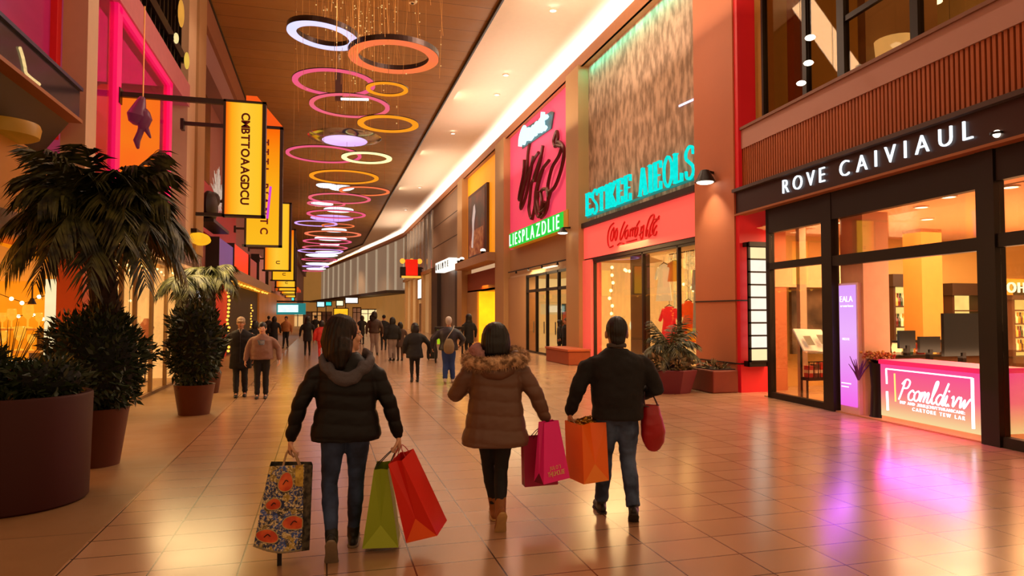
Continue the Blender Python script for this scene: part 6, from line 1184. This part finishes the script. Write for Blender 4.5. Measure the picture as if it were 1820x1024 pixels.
# ---- woman in the brown parka, middle
w2, W2, k2 = person('woman with black bobbed hair in a brown parka with fur hood and tan boots', (1.38, 5.50, 0), -.20, 1.66, dict(shoulder=.19, hip=.175, elbowL=(-.34, .02, 1.10), wristL=(-.22, .22, 1.18), handdirL=(.4, .6, .6), curlL=.9, elbowR=(.335, -.02, 1.12), wristR=(.43, .04, .90), handdirR=(.1, .1, -1), palmR=(-1, .2, 0), curlR=1.25,
    kneeL=(-.055, .12, .48), ankleL=(.005, .20, .10), toeL=(0, 1, .05), kneeR=(.05, .03, .46), ankleR=(.035, -.16, .165), toeR=(-.06, .55, -.83), leg_mat=black_cloth, leg_name='leggings', leg_fit=.95, twr=.004, shoe_mat=tan_b, sole_mat=sole_t, boot=.12, shoe=1.02, hem=.685, flare=1.30, bulk=1.14, belly=1.1, top_mat=brown_puff, top_name='parka', sleeve=1.15, quilt=puffer(.115, .010), hair='bob', hair_mat=blackhair_m, cvox=.011, tilt=.03), detail=True)
fur = MB(); rn = random.Random(5); ring_p = catmull([(-.14, .12, 1.47), (-.215, .04, 1.425), (-.22, -.08, 1.385), (-.11, -.18, 1.375), (.05, -.185, 1.385), (.19, -.12, 1.405), (.235, .02, 1.425), (.16, .12, 1.47)], 8)
pts = [p * k2 for p in ring_p]; core = MB().loft(pts, [.052] * len(pts), 10, roundcap=True)
fm_ = M('brown fur', '9a7450', .9, var=.4, scale=20, col2='d8b088'); fo = put(merged(core, .012, 1, wrinkle(.01, 20)), 'fur_trim', fm_, w2, 'fluffy brown fur edging of the hood')
for i in range(4200):
    j = rn.randrange(len(pts) - 1); c = pts[j].lerp(pts[j + 1], rn.random()); d = V((rn.gauss(0, 1), rn.gauss(0, 1), rn.gauss(0, 1))).normalized(); tg = (pts[j + 1] - pts[j]).normalized(); d = (d - tg * d.dot(tg) * .7).normalized(); s = d.orthogonal().normalized() * .0028; L = rn.uniform(.02, .038)
    fur.add([c + d * .046 - s, c + d * .046 + s, c + d * (.046 + L) + V((0, 0, -.008))], [(0, 1, 2)])
o = fur.build('fur_hair', fm_, fo, keep=True); o['kind'] = 'stuff'
pc = MB(); pc.loft([V(p) * k2 for p in ((-.13, .08, 1.45), (-.165, .0, 1.475), (-.14, -.09, 1.445))], [.045, .065, .05], 12, roundcap=True); put(merged(pc, .01, 2, wrinkle(.014, 30)), 'hood_lining', M('pale pink fleece', 'a87a78', .95, var=.2, scale=30, bump=.6, bscale=90), w2, 'pale pink fluffy hood lining bunched at the left shoulder')
hb_ = MB().loft(catmull([V(p) * k2 for p in ((-.17, .0, 1.42), (-.11, -.12, 1.33), (0, -.15, 1.29), (.11, -.12, 1.33), (.17, 0, 1.42))], 4), [(.05, .07)] * 17, 10, roundcap=True); put(merged(hb_, .012, 3, wrinkle(.008, 12)), 'hood', brown_puff, w2)
# ---- man in the black sweater, right
m3, W3, k3 = person('man with short dark hair in a black sweater and blue jeans carrying bags', (2.45, 5.45, 0), -.28, 1.70, dict(shoulder=.225, hip=.17, elbowL=(-.335, -.03, 1.12), wristL=(-.40, .06, .90), handdirL=(-.05, .15, -1), palmL=(1, .2, 0), curlL=1.25, elbowR=(.335, -.02, 1.10), wristR=(.24, .22, 1.02), handdirR=(-.3, .8, .1), palmR=(-.6, 0, -.6), curlR=.9,
    kneeL=(-.10, .10, .48), ankleL=(-.12, .18, .09), toeL=(-.1, 1, 0), kneeR=(.10, .06, .47), ankleR=(.115, -.12, .115), toeR=(.1, .75, -.55), leg_mat=M('worn blue denim', '2c3c5a', .8, var=.4, scale=5, col2='4e6284'), leg_name='jeans', leg_fit=1.14, twr=.006, shoe_mat=shoe_b, sole_mat=sole_k, boot=.06, shoe=1.05, hem=.845, flare=1.06, bulk=1.12, belly=1.12, depth=1.15, top_mat=black_knit, top_name='sweater', sleeve=1.14, cuff=1.0, wr=.012, hair='short', hair_mat=blackhair_m, cvox=.012, head=1.13), detail=True)
col_ = MB().loft(catmull([V(p) * k3 for p in ((-.075, .03, 1.47), (-.06, -.055, 1.475), (0, -.075, 1.478), (.06, -.055, 1.475), (.075, .03, 1.47))], 4), [(.012, .02)] * 17, 8, roundcap=True); col_.build('collar', M('grey collar', '4a423e', .8), m3, smooth=True, keep=True)
# ------------------------------------------------------------ bags
def paper_bag(name, label, top, w, dt, db, h, rot, mat, fold_mat, handle_m, hand_at=None, inner=None, twist=0, wtop=None, cat='shopping bag'):
    """gusseted paper bag: local x = broad face, y = gusset side, origin at the middle of the rim; rot = Euler; handles reach hand_at"""
    t = thing(name, label, cat, top); Rm = Matrix.Rotation(rot[2], 3, 'Z') @ Matrix.Rotation(rot[1], 3, 'Y') @ Matrix.Rotation(rot[0], 3, 'X') @ Matrix.Rotation(twist, 3, 'Z'); L = lambda x, y, z: V(top) + Rm @ V((x, y, z))
    wt = (wtop or w) / 2; wb = w / 2; a = dt / 2; c = db / 2; zi = -h + db * .62
    m = MB(L); q = MB(L)
    for s in (-1, 1):
        m.add([(-wt, s * a, 0), (wt, s * a, 0), (wb, s * c, -h), (-wb, s * c, -h)], [(0, 1, 2, 3)])           # broad faces
        ins = .30 * dt; x = s * wt; X = s * wb; mid_t = (x - s * ins, 0, 0); apex = (X - s * .06 * db, 0, zi)
        for y in (-1, 1): m.add([(x, y * a, 0), mid_t, apex, (X, y * c, -h)], [(0, 1, 2, 3)])                    # folded gusset halves
        q = MB(L); q.add([apex, (X, -c, -h), (X, c, -h)], [(0, 1, 2)]); q.build('gusset_fold', fold_mat, t)
    m.add([(-wb, -c, -h), (wb, -c, -h), (wb, c, -h), (-wb, c, -h)], [(0, 1, 2, 3)])
    m.build('bag_body', mat, t)
    for s in (-1, 1):
        H_ = V(hand_at) if hand_at else L(0, 0, .14); p0, p1 = L(-wt * .4, s * a, -.01), L(wt * .4, s * a, -.01)
        MB().tube(catmull([p0, p0.lerp(H_, .55) + Rm @ V((-.012, 0, .01)), H_ + Rm @ V((-.01, s * .008, 0)), H_ + Rm @ V((.01, s * .008, 0)), p1.lerp(H_, .55) + Rm @ V((.012, 0, .01)), p1], 5), .0035, 6).build('handle', handle_m, t, smooth=True)
    return t, L
def hold(px, py, y): return at(px, py, y=y)
gm, gm2 = M('green paper', '8ea216', .5, var=.06), M('green paper bounce lit', 'a0b424', .5, var=.06); rm_, rm2 = M('red paper', 'e02414', .45, var=.08), M('red paper bounce lit', 'ff6020', .45, var=.08)  # second paper of each pair has floor bounce put into its colour
rope_r = M('red rope', 'a81c1c', .7); rope_d = M('dark rope', '2a1a14', .7); rope_t = M('tan strap', 'a8845a', .7)
hR1 = W1((.385, .05, .745)); hL1 = W1((-.393, .045, .745))
gy = hR1.y - .03
paper_bag('paper_bag', 'lime green paper shopping bag in the hand of the woman in the black jacket', at(679.5, 827, y=gy + .04), .30, .10, .26, .565, (0, 0, 0), gm, gm2, rope_d, hR1, twist=1.42)
paper_bag('paper_bag', 'bright red paper shopping bag swinging outward beside the lime green one', at(713, 811, y=gy - .08), .25, .11, .25, .60, (0, -.33, 0), rm_, rm2, rope_r, hR1 + V((.012, -.02, 0)), twist=1.08, wtop=.25)
# patterned tote in her left hand
pat = bpy.data.materials.new('patterned tote cloth'); pat.use_nodes = True; nt = pat.node_tree; B_ = nt.nodes['Principled BSDF']; LK = nt.links.new
tc = nt.nodes.new('ShaderNodeTexCoord'); vo = nt.nodes.new('ShaderNodeTexVoronoi'); vo.inputs['Scale'].default_value = 24; nz = nt.nodes.new('ShaderNodeTexNoise'); nz.inputs['Scale'].default_value = 62; nz.inputs['Detail'].default_value = 6; nz.inputs['Roughness'].default_value = .75
LK(tc.outputs['Object'], vo.inputs['Vector']); LK(tc.outputs['Object'], nz.inputs['Vector'])
r1 = nt.nodes.new('ShaderNodeValToRGB'); e = r1.color_ramp.elements; e[0].position = 0; e[0].color = lin('1c2848') + [1]; e[1].position = 1; e[1].color = lin('3c5cac') + [1]
for p_, c_ in ((.35, '2a4080'), (.5, '3a3428'), (.62, 'c0a040'), (.74, '20242c')): q = e.new(p_); q.color = lin(c_) + [1]
sp_ = nt.nodes.new('ShaderNodeSeparateColor'); LK(vo.outputs['Color'], sp_.inputs[0]); LK(sp_.outputs[0], r1.inputs[0])
r2 = nt.nodes.new('ShaderNodeValToRGB'); r2.color_ramp.elements[0].position = .50; r2.color_ramp.elements[0].color = (0, 0, 0, 1); r2.color_ramp.elements[1].position = .57; r2.color_ramp.elements[1].color = (1, 1, 1, 1); LK(nz.outputs[0], r2.inputs[0])
mx = nt.nodes.new('ShaderNodeMix'); mx.data_type = 'RGBA'; LK(r2.outputs[0], mx.inputs[0]); LK(r1.outputs[0], mx.inputs[6]); mx.inputs[7].default_value = lin('e0cc98') + [1]; LK(mx.outputs[2], B_.inputs['Base Color']); B_.inputs['Roughness'].default_value = .7
side_m = M('dark tote side', '1a1714', .7, col2='5a5240', scale=26, detail=6)
ty = hL1.y - .26; tote = thing('tote_bag', 'navy and gold patterned tote bag with orange patches beside the woman in black', 'tote bag', at(515, 900, y=ty))
A_ = [at(px, py, y=ty) for px, py in ((479, 829), (541, 825), (536, 980), (450, 972))]; Bk = [p + V((.0, .16, 0)) for p in A_]; rt_ = [at(556, 827, y=ty + .05), at(550, 978, y=ty + .05)]
nx, nz_ = 10, 16; vs = []; fs = []
def tp(u, v):
    p = A_[0].lerp(A_[1], u).lerp(A_[3].lerp(A_[2], u), v); return p + V((0, -.045 * math.sin(PI * u) * (.35 + .65 * v) + .006 * math.sin(9 * v + 5 * u), -.012 * math.sin(PI * u) * v))
for j in range(nz_ + 1):
    for i in range(nx + 1): vs.append(tp(i / nx, j / nz_))
fs = [(j * (nx + 1) + i, j * (nx + 1) + i + 1, (j + 1) * (nx + 1) + i + 1, (j + 1) * (nx + 1) + i) for j in range(nz_) for i in range(nx)]
MB().add(vs, fs).build('front_panel', pat, tote, smooth=True)
mb = MB(); mb.quad(A_[1], rt_[0], rt_[1], A_[2]); mb.quad(rt_[0], rt_[0] + V((-.01, .12, 0)), rt_[1] + V((-.01, .12, 0)), rt_[1]); mb.quad(A_[0], Bk[0], Bk[3], A_[3]); mb.quad(rt_[0] + V((-.01, .12, 0)), Bk[0], Bk[3], rt_[1] + V((-.01, .12, 0))); mb.build('side_panel', side_m, tote, label='dark side panel')
mb = MB(); mb.add([tp(i / nx, 1) for i in range(nx + 1)] + [rt_[1], rt_[1] + V((-.01, .12, 0)), Bk[3]], [tuple(range(nx + 4))]); mb.build('base_panel', side_m, tote)
MB().tube([tp(i / nx, .985) + V((0, -.004, 0)) for i in range(nx + 1)], .006, 6).build('piping', M('pale piping', '8a7c60', .7), tote)
mb = MB(); mb.add([tp(u, v) + V((0, -.006, 0)) for u, v in ((.74, .0), (.97, .0), (.99, .15), (.98, .26), (.78, .24))], [(0, 1, 2, 3, 4)]); mb.build('gold_patch', M('gold cloth', 'a8842c', .6, col2='d8b850', scale=26), tote)
opm = M('orange print patch', 'd8481c', .6, var=.2, scale=12, col2='e86a2c')
for u, v, ru, rv in ((.52, .19, .22, .10), (.28, .45, .17, .075), (.80, .66, .24, .085), (.25, .83, .22, .085)):
    mb = MB(); n = 22; c = tp(u, v) + V((0, -.012, 0)); P_ = []
    for i in range(n):
        a = 2 * PI * i / n; r = 1 + .12 * math.sin(2 * a + u * 9) + .06 * math.sin(3 * a); P_.append(tp(min(1, max(0, u + ru * r * math.cos(a))), v + rv * r * math.sin(a)) + V((0, -.008, 0)))
    mb.add([c] + P_, [(0, i + 1, (i + 1) % n + 1) for i in range(n)]); po_ = mb.build('printed_patch', opm, tote); mk = MB(); mk.tube(P_, .0035, 5, closed=True); mk.build('outline', M('cream outline', 'b8a070', .7), po_)
    mk = MB(); mk.tube(catmull([tp(u - ru * .3, v + rv * .2) + V((0, -.015, 0)), tp(u, v - rv * .3) + V((0, -.016, 0)), tp(u + ru * .3, v - rv * .1) + V((0, -.015, 0))]), .003, 5); mk.build('printed_line', dark_m, po_)
for s, u in ((0, .35), (1, .80)):
    for b in (0, .1): 
        pass
for b in (-.006, .10):
    MB().tube(catmull([tp(.36, 0) + V((0, b, -.03)), tp(.40, 0).lerp(hL1, .6) + V((-.012, b * .4, 0)), hL1 + V((-.008, b * .1, .0)), hL1 + V((.012, b * .1, 0)), tp(.86, 0).lerp(hL1, .6) + V((.012, b * .4, 0)), tp(.88, 0) + V((0, b, -.03))], 5), .0075, 6).build('handle', rope_t, tote, smooth=True)
q = at(497, 976, y=ty + .05); MB().bar(q, (q.x, q.y, .0), .03).build('support_leg', dark_m, tote)
# bags of the woman in the parka
hR2 = W2((.44, .055, .815)); mgm, mgm2 = M('magenta paper', 'f41a8c', .45, var=.06), M('deep magenta paper', '7a0a34', .5, var=.06)
my = hR2.y - .08
t, L_ = paper_bag('paper_bag', 'bright magenta paper bag with gold lettering in the hand of the parka woman', at(975, 748.5, y=my), .275, .075, .13, .485, (0, -.06, 0), mgm, mgm2, rope_d, hR2, twist=.34, wtop=.15)
gold_m = M('gold lettering', 'd8a060', .5, emit='c08848', es=.15)
def on_bag(u, v, d):
    f = -v / .485; return L_(u, -(.0375 * (1 - f) + .065 * f) - .004 - d, v)
letters(t, 'JULO\'3', lambda u, v, d: on_bag(-.065 + u, -.385 + v, d), 0, .115, .028, gold_m, 0, .002, split=False, wx=.8, label='gold lettering'); letters(t, 'TH(UHOUSE', lambda u, v, d: on_bag(-.09 + u, -.435 + v, d), 0, .175, .036, gold_m, 0, .002, split=False, wx=.7, label='gold lettering')
paper_bag('paper_bag', 'dark maroon paper bag half hidden behind the bright magenta bag', at(957, 775, y=hR2.y + .14), .29, .10, .12, .41, (0, -.03, 0), M('maroon paper', 'a80c48', .5, var=.06), mgm2, rope_d, hR2 + V((-.01, .03, .0)), twist=-.06)
# bags of the man
hL3 = W3((-.41, .075, .815)); om, om2 = M('orange paper', 'ff7014', .45, var=.06), M('orange paper bounce lit', 'ff8a24', .45, var=.06)  # fold paper is the orange one lightened as if lit from the floor
paper_bag('paper_bag', 'orange paper shopping bag in the left hand of the man in the black sweater', at(1040, 749, y=hL3.y - .12), .30, .235, .245, .49, (0, -.04, 0), om, om2, rope_t, hL3, twist=1.72)
gp_ = thing('wrapped_parcel', 'crumpled gold wrapped parcel poking out of the orange paper bag', 'parcel', at(1042, 750, y=hL3.y - .1)); q = at(1042, 752, y=hL3.y - .1); put(merged(MB().ell(q - gp_.location, (.09, .07, .05), 14, 10), .008, 1, wrinkle(.03, 40)), 'wrapping', M('gold wrapping', 'b07820', .25, metal=.7), gp_); MB().tube([q + V((-.08, 0, .03)), q + V((0, -.02, .058)), q + V((.08, 0, .03))], .006, 5).build('ribbon', M('brown ribbon', '5a3010', .5), gp_)
hy = W3((.30, .08, 1.0)).y - .05; hbg = thing('red_handbag', 'slouchy dark red leather handbag hanging from the right forearm of the man', 'handbag', at(1160, 760, y=hy)); red_l = M('dark red leather', 'a0121c', .4, var=.15, scale=6)
prof = [((1157, 719), 15), ((1157, 735), 18), ((1159, 752), 21.5), ((1161, 770), 23), ((1162, 785), 21), ((1160, 796), 15), ((1159, 802), 7)]
m = MB(); Zb = (at(1160, 760, y=hy) - V((0, 0, EYE))).dot(FW); m.loft([at(*p, y=hy) - hbg.location for p, r in prof], [(r / FPX * Zb, .03 + .06 * math.sin(PI * min(1, i / 5 + .1))) for i, (p, r) in enumerate(prof)], 18); put(merged(m, .008, 4, wrinkle(.006, 9)), 'bag_body', red_l, hbg)
fo_ = W3((.285, .12, 1.075))
for b in (-.03, .03): MB().tube(catmull([at(1146, 722, y=hy + b), at(1145, 708, y=hy + b), fo_ + V((-.015, b * .3, .03)), fo_ + V((.015, b * .3, .02)), at(1162, 705, y=hy + b), at(1169, 721, y=hy + b)], 5), .007, 6).build('handle', M('dark strap', '3a1210', .5), hbg, smooth=True)
MB().tube([at(1143, 721, y=hy - .035), at(1157, 724, y=hy - .045), at(1171, 720, y=hy - .035)], .006, 5).build('zip_edge', M('dark strap'), hbg)
# ------------------------------------------------------------ the couple and the crowd
taupe_k = M('taupe pink sweater', '8a6a5c', .85, var=.1, scale=20, bump=.2, bscale=120); black_w = M('black wool', '0f0d0f', .85, var=.2)
cm, CM, kc = person('man in a long black zip coat and tan cap beside the woman in taupe', (-1.68, 15.45, 0), PI + .05, 1.66, dict(shoulder=.215, hip=.165, hem=.60, flare=1.12, bulk=1.12, elbowL=(-.30, -.02, 1.10), wristL=(-.29, .08, .86), elbowR=(.32, -.02, 1.10), wristR=(.37, .05, .86), kneeL=(-.09, .06, .48), ankleL=(-.10, .05, .09), kneeR=(.08, .08, .48), ankleR=(.07, .16, .09), leg_mat=black_cloth, leg_fit=1.1, shoe_mat=shoe_b, top_mat=black_w, top_name='coat', hair='cap', hair_mat=M('tan cap', '9a8468', .8), face=True, skin=skin_m), vox=.014, group=None)
MB().bar((0, .16, 1.36), (0, .155, .7), .012, .006).build('zip', M('grey zip', '4a4a50', .4, metal=.5), cm, keep=True)
MB().loft([(-.03, .12, 1.43), (0, .135, 1.33), (.03, .12, 1.43)], [.015, .02, .015], 8).build('shirt_collar', M('pale shirt', 'a08c7c', .8), cm, keep=True)
cw, CW, kw = person('woman in a taupe pink sweater with a blue chest patch and black trousers', (-1.22, 15.05, 0), PI - .02, 1.55, dict(shoulder=.20, hip=.185, hem=.87, flare=1.1, bulk=1.14, belly=1.15, depth=1.12, elbowL=(-.36, -.02, 1.10), wristL=(-.38, .10, .88), elbowR=(.31, -.02, 1.10), wristR=(.34, .06, .87), kneeL=(-.09, .04, .48), ankleL=(-.10, .10, .09), kneeR=(.09, .06, .48), ankleR=(.08, .12, .09), leg_mat=black_cloth, leg_fit=1.12, shoe_mat=shoe_b, top_mat=taupe_k, top_name='sweater', sleeve=1.15, hair='short', hair_mat=blackhair_m, face=True, skin=skin2_m, head=1.1), vox=.014)
mb = MB(); n = 8; mb.add([(-.11 + .22 * i / n, .155 - .05 * (2 * i / n - 1) ** 2, z) for z in (1.20, 1.10) for i in range(n + 1)], [(i, i + 1, n + 2 + i, n + 1 + i) for i in range(n)]); mb.build('chest_patch', M('blue chest patch', '5a6c8c', .7, col2='98a0a8', scale=24), cw, keep=True)
def P2(px, feet): return at(px, feet, z=0)
gt = M('grey trousers', '8a7a74', .8, var=.1, scale=8); navy = M('navy puffer', '1a1a24', .5, var=.3, scale=4); bluej = M('bright blue jeans', '1c3c7c', .8, var=.25, scale=5); brj = M('brown leather jacket', '3a2218', .5, var=.3, scale=5); redj = M('shiny red jacket', 'c02a24', .3, var=.3, scale=6, emit='c02018', es=.1); tanj = M('tan orange top', 'a86a34', .7, var=.3, scale=8)
walk = dict(kneeL=(-.08, .06, .48), ankleL=(-.085, -.04, .10), kneeR=(.09, .08, .48), ankleR=(.10, .12, .09)); sh_k = dict(shoe_mat=shoe_b)
crowd = [  # px, feet row, height, facing, label, options
 (737, 680, 1.50, .0, 'person in a bulky black coat with dark hair left of the man in blue jeans', dict(walk, leg_mat=black_cloth, leg_fit=.95, top_mat=black_cloth, top_name='coat', hem=.70, bulk=1.15, flare=1.2, sleeve=1.2, hair='bob', hair_mat=blackhair_m, elbowR=(.40, -.02, 1.1), wristR=(.44, .05, .85))),
 (797, 681, 1.66, -.25, 'man in a navy padded jacket, bright blue jeans and white hair with a beige bag', dict(walk, leg_mat=bluej, leg_fit=1.2, top_mat=navy, hem=.84, bulk=1.25, flare=1.15, sleeve=1.35, hair='short', hair_mat=M('white hair', 'b4aca4', .8), shoe_mat=M('white trainer', 'b0a498', .6), elbowL=(-.40, -.02, 1.12), wristL=(-.42, .10, .92), elbowR=(.38, -.02, 1.12), wristR=(.30, .16, .98))),
 (833, 640, 1.72, .3, 'woman with long black hair in a black coat standing near the amber shop doorway', dict(leg_mat=black_cloth, top_mat=black_cloth, top_name='coat', hem=.62, bulk=1.05, hair='hood', hair_mat=blackhair_m)),
 (697, 642, 1.60, .2, 'person in a black jacket and pale grey trousers walking away at the centre', dict(walk, leg_mat=gt, leg_fit=1.25, top_mat=black_cloth, hem=.85, bulk=1.25, sleeve=1.2, hair='bob', hair_mat=blackhair_m)),
 (711, 641, 1.42, .1, 'short person in dark brown close beside the one in pale grey trousers', dict(leg_mat=M('dark taupe cloth', '4a342a', .8), top_mat=M('dark taupe cloth'), hem=.6, flare=1.2, hair='bob', hair_mat=blackhair_m)),
 (665, 632, 1.82, -.2, 'tall woman with long dark hair in a brown leather jacket and pale trousers', dict(walk, leg_mat=gt, leg_fit=1.15, top_mat=brj, hem=.86, bulk=1.15, hair='long', hair_mat=hair_m)),
 (682, 622, 1.66, .0, 'dark clothed person half hidden behind the two in pale trousers', dict(leg_mat=black_cloth, top_mat=black_cloth, hem=.7, hair='cap', hair_mat=black_cloth)),
 (571, 640, 1.48, .1, 'person in a shiny red jacket left of the woman in the black puffer', dict(walk, leg_mat=redj, top_mat=redj, hem=.8, bulk=1.2, sleeve=1.2, hair='bob', hair_mat=blackhair_m)),
 (592, 634, 1.55, .4, 'person in a dark hat and brown jacket just behind the one in shiny red', dict(leg_mat=black_cloth, top_mat=brj, hem=.8, hair='cap', hair_mat=black_cloth)),
 (546, 632, 1.62, .05, 'slim person all in black walking away left of the red jacket', dict(walk, leg_mat=black_cloth, leg_fit=.95, top_mat=black_cloth, hem=.62, hair='hood', hair_mat=blackhair_m)),
 (508, 619, 1.60, 2.9, 'person in a tan orange top and black trousers beyond the couple', dict(walk, leg_mat=black_cloth, top_mat=tanj, hem=.88, bulk=1.2, hair='short', hair_mat=blackhair_m)),
 (487, 621, 1.60, .0, 'person in a long black coat just right of the woman in taupe', dict(leg_mat=black_cloth, top_mat=black_cloth, top_name='coat', hem=.45, hair='bob', hair_mat=blackhair_m)),
 (453, 650, 1.50, .1, 'dark haired person mostly hidden behind the couple', dict(leg_mat=black_cloth, top_mat=black_cloth, hem=.7, hair='bob', hair_mat=blackhair_m)),
 (477, 612, 1.6, .2, 'dark figure far off at the left of the crowd near the lit stalls', dict(leg_mat=black_cloth, top_mat=M('dim brown cloth', '2a1a14', .8), hem=.7, hair='short', hair_mat=blackhair_m)),
 (607, 614, 1.62, 2.8, 'far person in dark brown near the amber kiosk window', dict(leg_mat=black_cloth, top_mat=M('dim brown cloth'), hem=.8, hair='short', hair_mat=blackhair_m)),
 (560, 606, 1.62, .2, 'far person in black among the lights at the end of the mall', dict(leg_mat=black_cloth, top_mat=black_cloth, hem=.7, hair='short', hair_mat=blackhair_m)),
 (643, 612, 1.62, .3, 'far person in a dark coat beneath the white rounded sign', dict(leg_mat=black_cloth, top_mat=black_cloth, hem=.6, hair='bob', hair_mat=blackhair_m)),
 (1006, 638, 1.56, 1.9, 'person in a short black jacket with tied fair hair at the glass doors', dict(walk, leg_mat=black_cloth, top_mat=black_cloth, hem=.86, bulk=1.1, hair='short', hair_mat=M('dull fair hair', '5a3c24', .6))),
 (995, 636, 1.50, 1.2, 'black clothed person inside the frame of the glass doors beside the fair haired one', dict(leg_mat=black_cloth, top_mat=black_cloth, hem=.6, hair='hood', hair_mat=blackhair_m)),
]
PPL = {}
for px, ft, Hh, rz, lab, o_ in crowd:
    loc = P2(px, ft); PPL[px] = person(lab, (loc.x, loc.y, 0), rz, Hh, dict(sh_k, **o_), vox=.024)
r_, Wj, kj = PPL[797]
sb = thing('shoulder_bag', 'beige shoulder bag on the back of the man in bright blue jeans', 'bag', Wj((.03, -.24, .95))); put(merged(MB().loft([V((0, 0, .14)), V((0, 0, .02)), V((0, 0, -.12))], [(.10, .06), (.14, .08), (.13, .07)], 12, roundcap=True), .016, 2), 'bag_body', M('beige canvas', '7a6a4c', .8, var=.2), sb)
MB().tube(catmull([Wj((-.06, -.24, 1.08)), Wj((.0, -.23, 1.2)), Wj((.12, -.18, 1.38)), Wj((.14, -.02, 1.47))], 5), .012, 5).build('strap', M('pale strap', 'a09888', .7), sb)
lg = thing('lime_stand', 'lime green panelled stand with black top bar beside the man in blue jeans', 'stand', P2(785, 645)); p0, p1 = at(777, 612, y=lg.location.y), at(800, 586, y=lg.location.y)
MB().box(p0.x, p1.x, lg.location.y, lg.location.y + .04, p0.z, p1.z).build('lime_panel', M('lime panel', '8ac010', .5, emit='90d010', es=.45), lg); MB().box(p0.x - .1, p1.x + .5, lg.location.y - .05, lg.location.y + .3, p1.z, p1.z + .1).build('top_bar', dark_m, lg)
for x in (p0.x - .05, p1.x + .05, p1.x + .45): MB().box(x - .03, x + .03, lg.location.y, lg.location.y + .06, 0, p1.z).build('leg', dark_m, lg)
dgx = thing('small_case', 'small black wheeled case beside the person in the bulky black coat', 'case', P2(768, 640)); q = P2(768, 640); MB().loft([q + V((0, 0, .06)), q + V((0, 0, .3)), q + V((0, 0, .52))], [(.2, .14), (.21, .15), (.17, .12)], 12, sup=4).build('case_body', black_cloth, dgx, smooth=True)
for s in (-.14, .14): MB().ell(q + V((s, -.05, .05)), (.03, .05, .05), 8, 6).build('wheel', dark_m, dgx)
MB().tube([q + V((-.08, 0, .5)), q + V((-.08, 0, .7)), q + V((.08, 0, .7)), q + V((.08, 0, .5))], .012, 5).build('handle', dark_m, dgx)
bpy.data.collections.remove(TMPC)
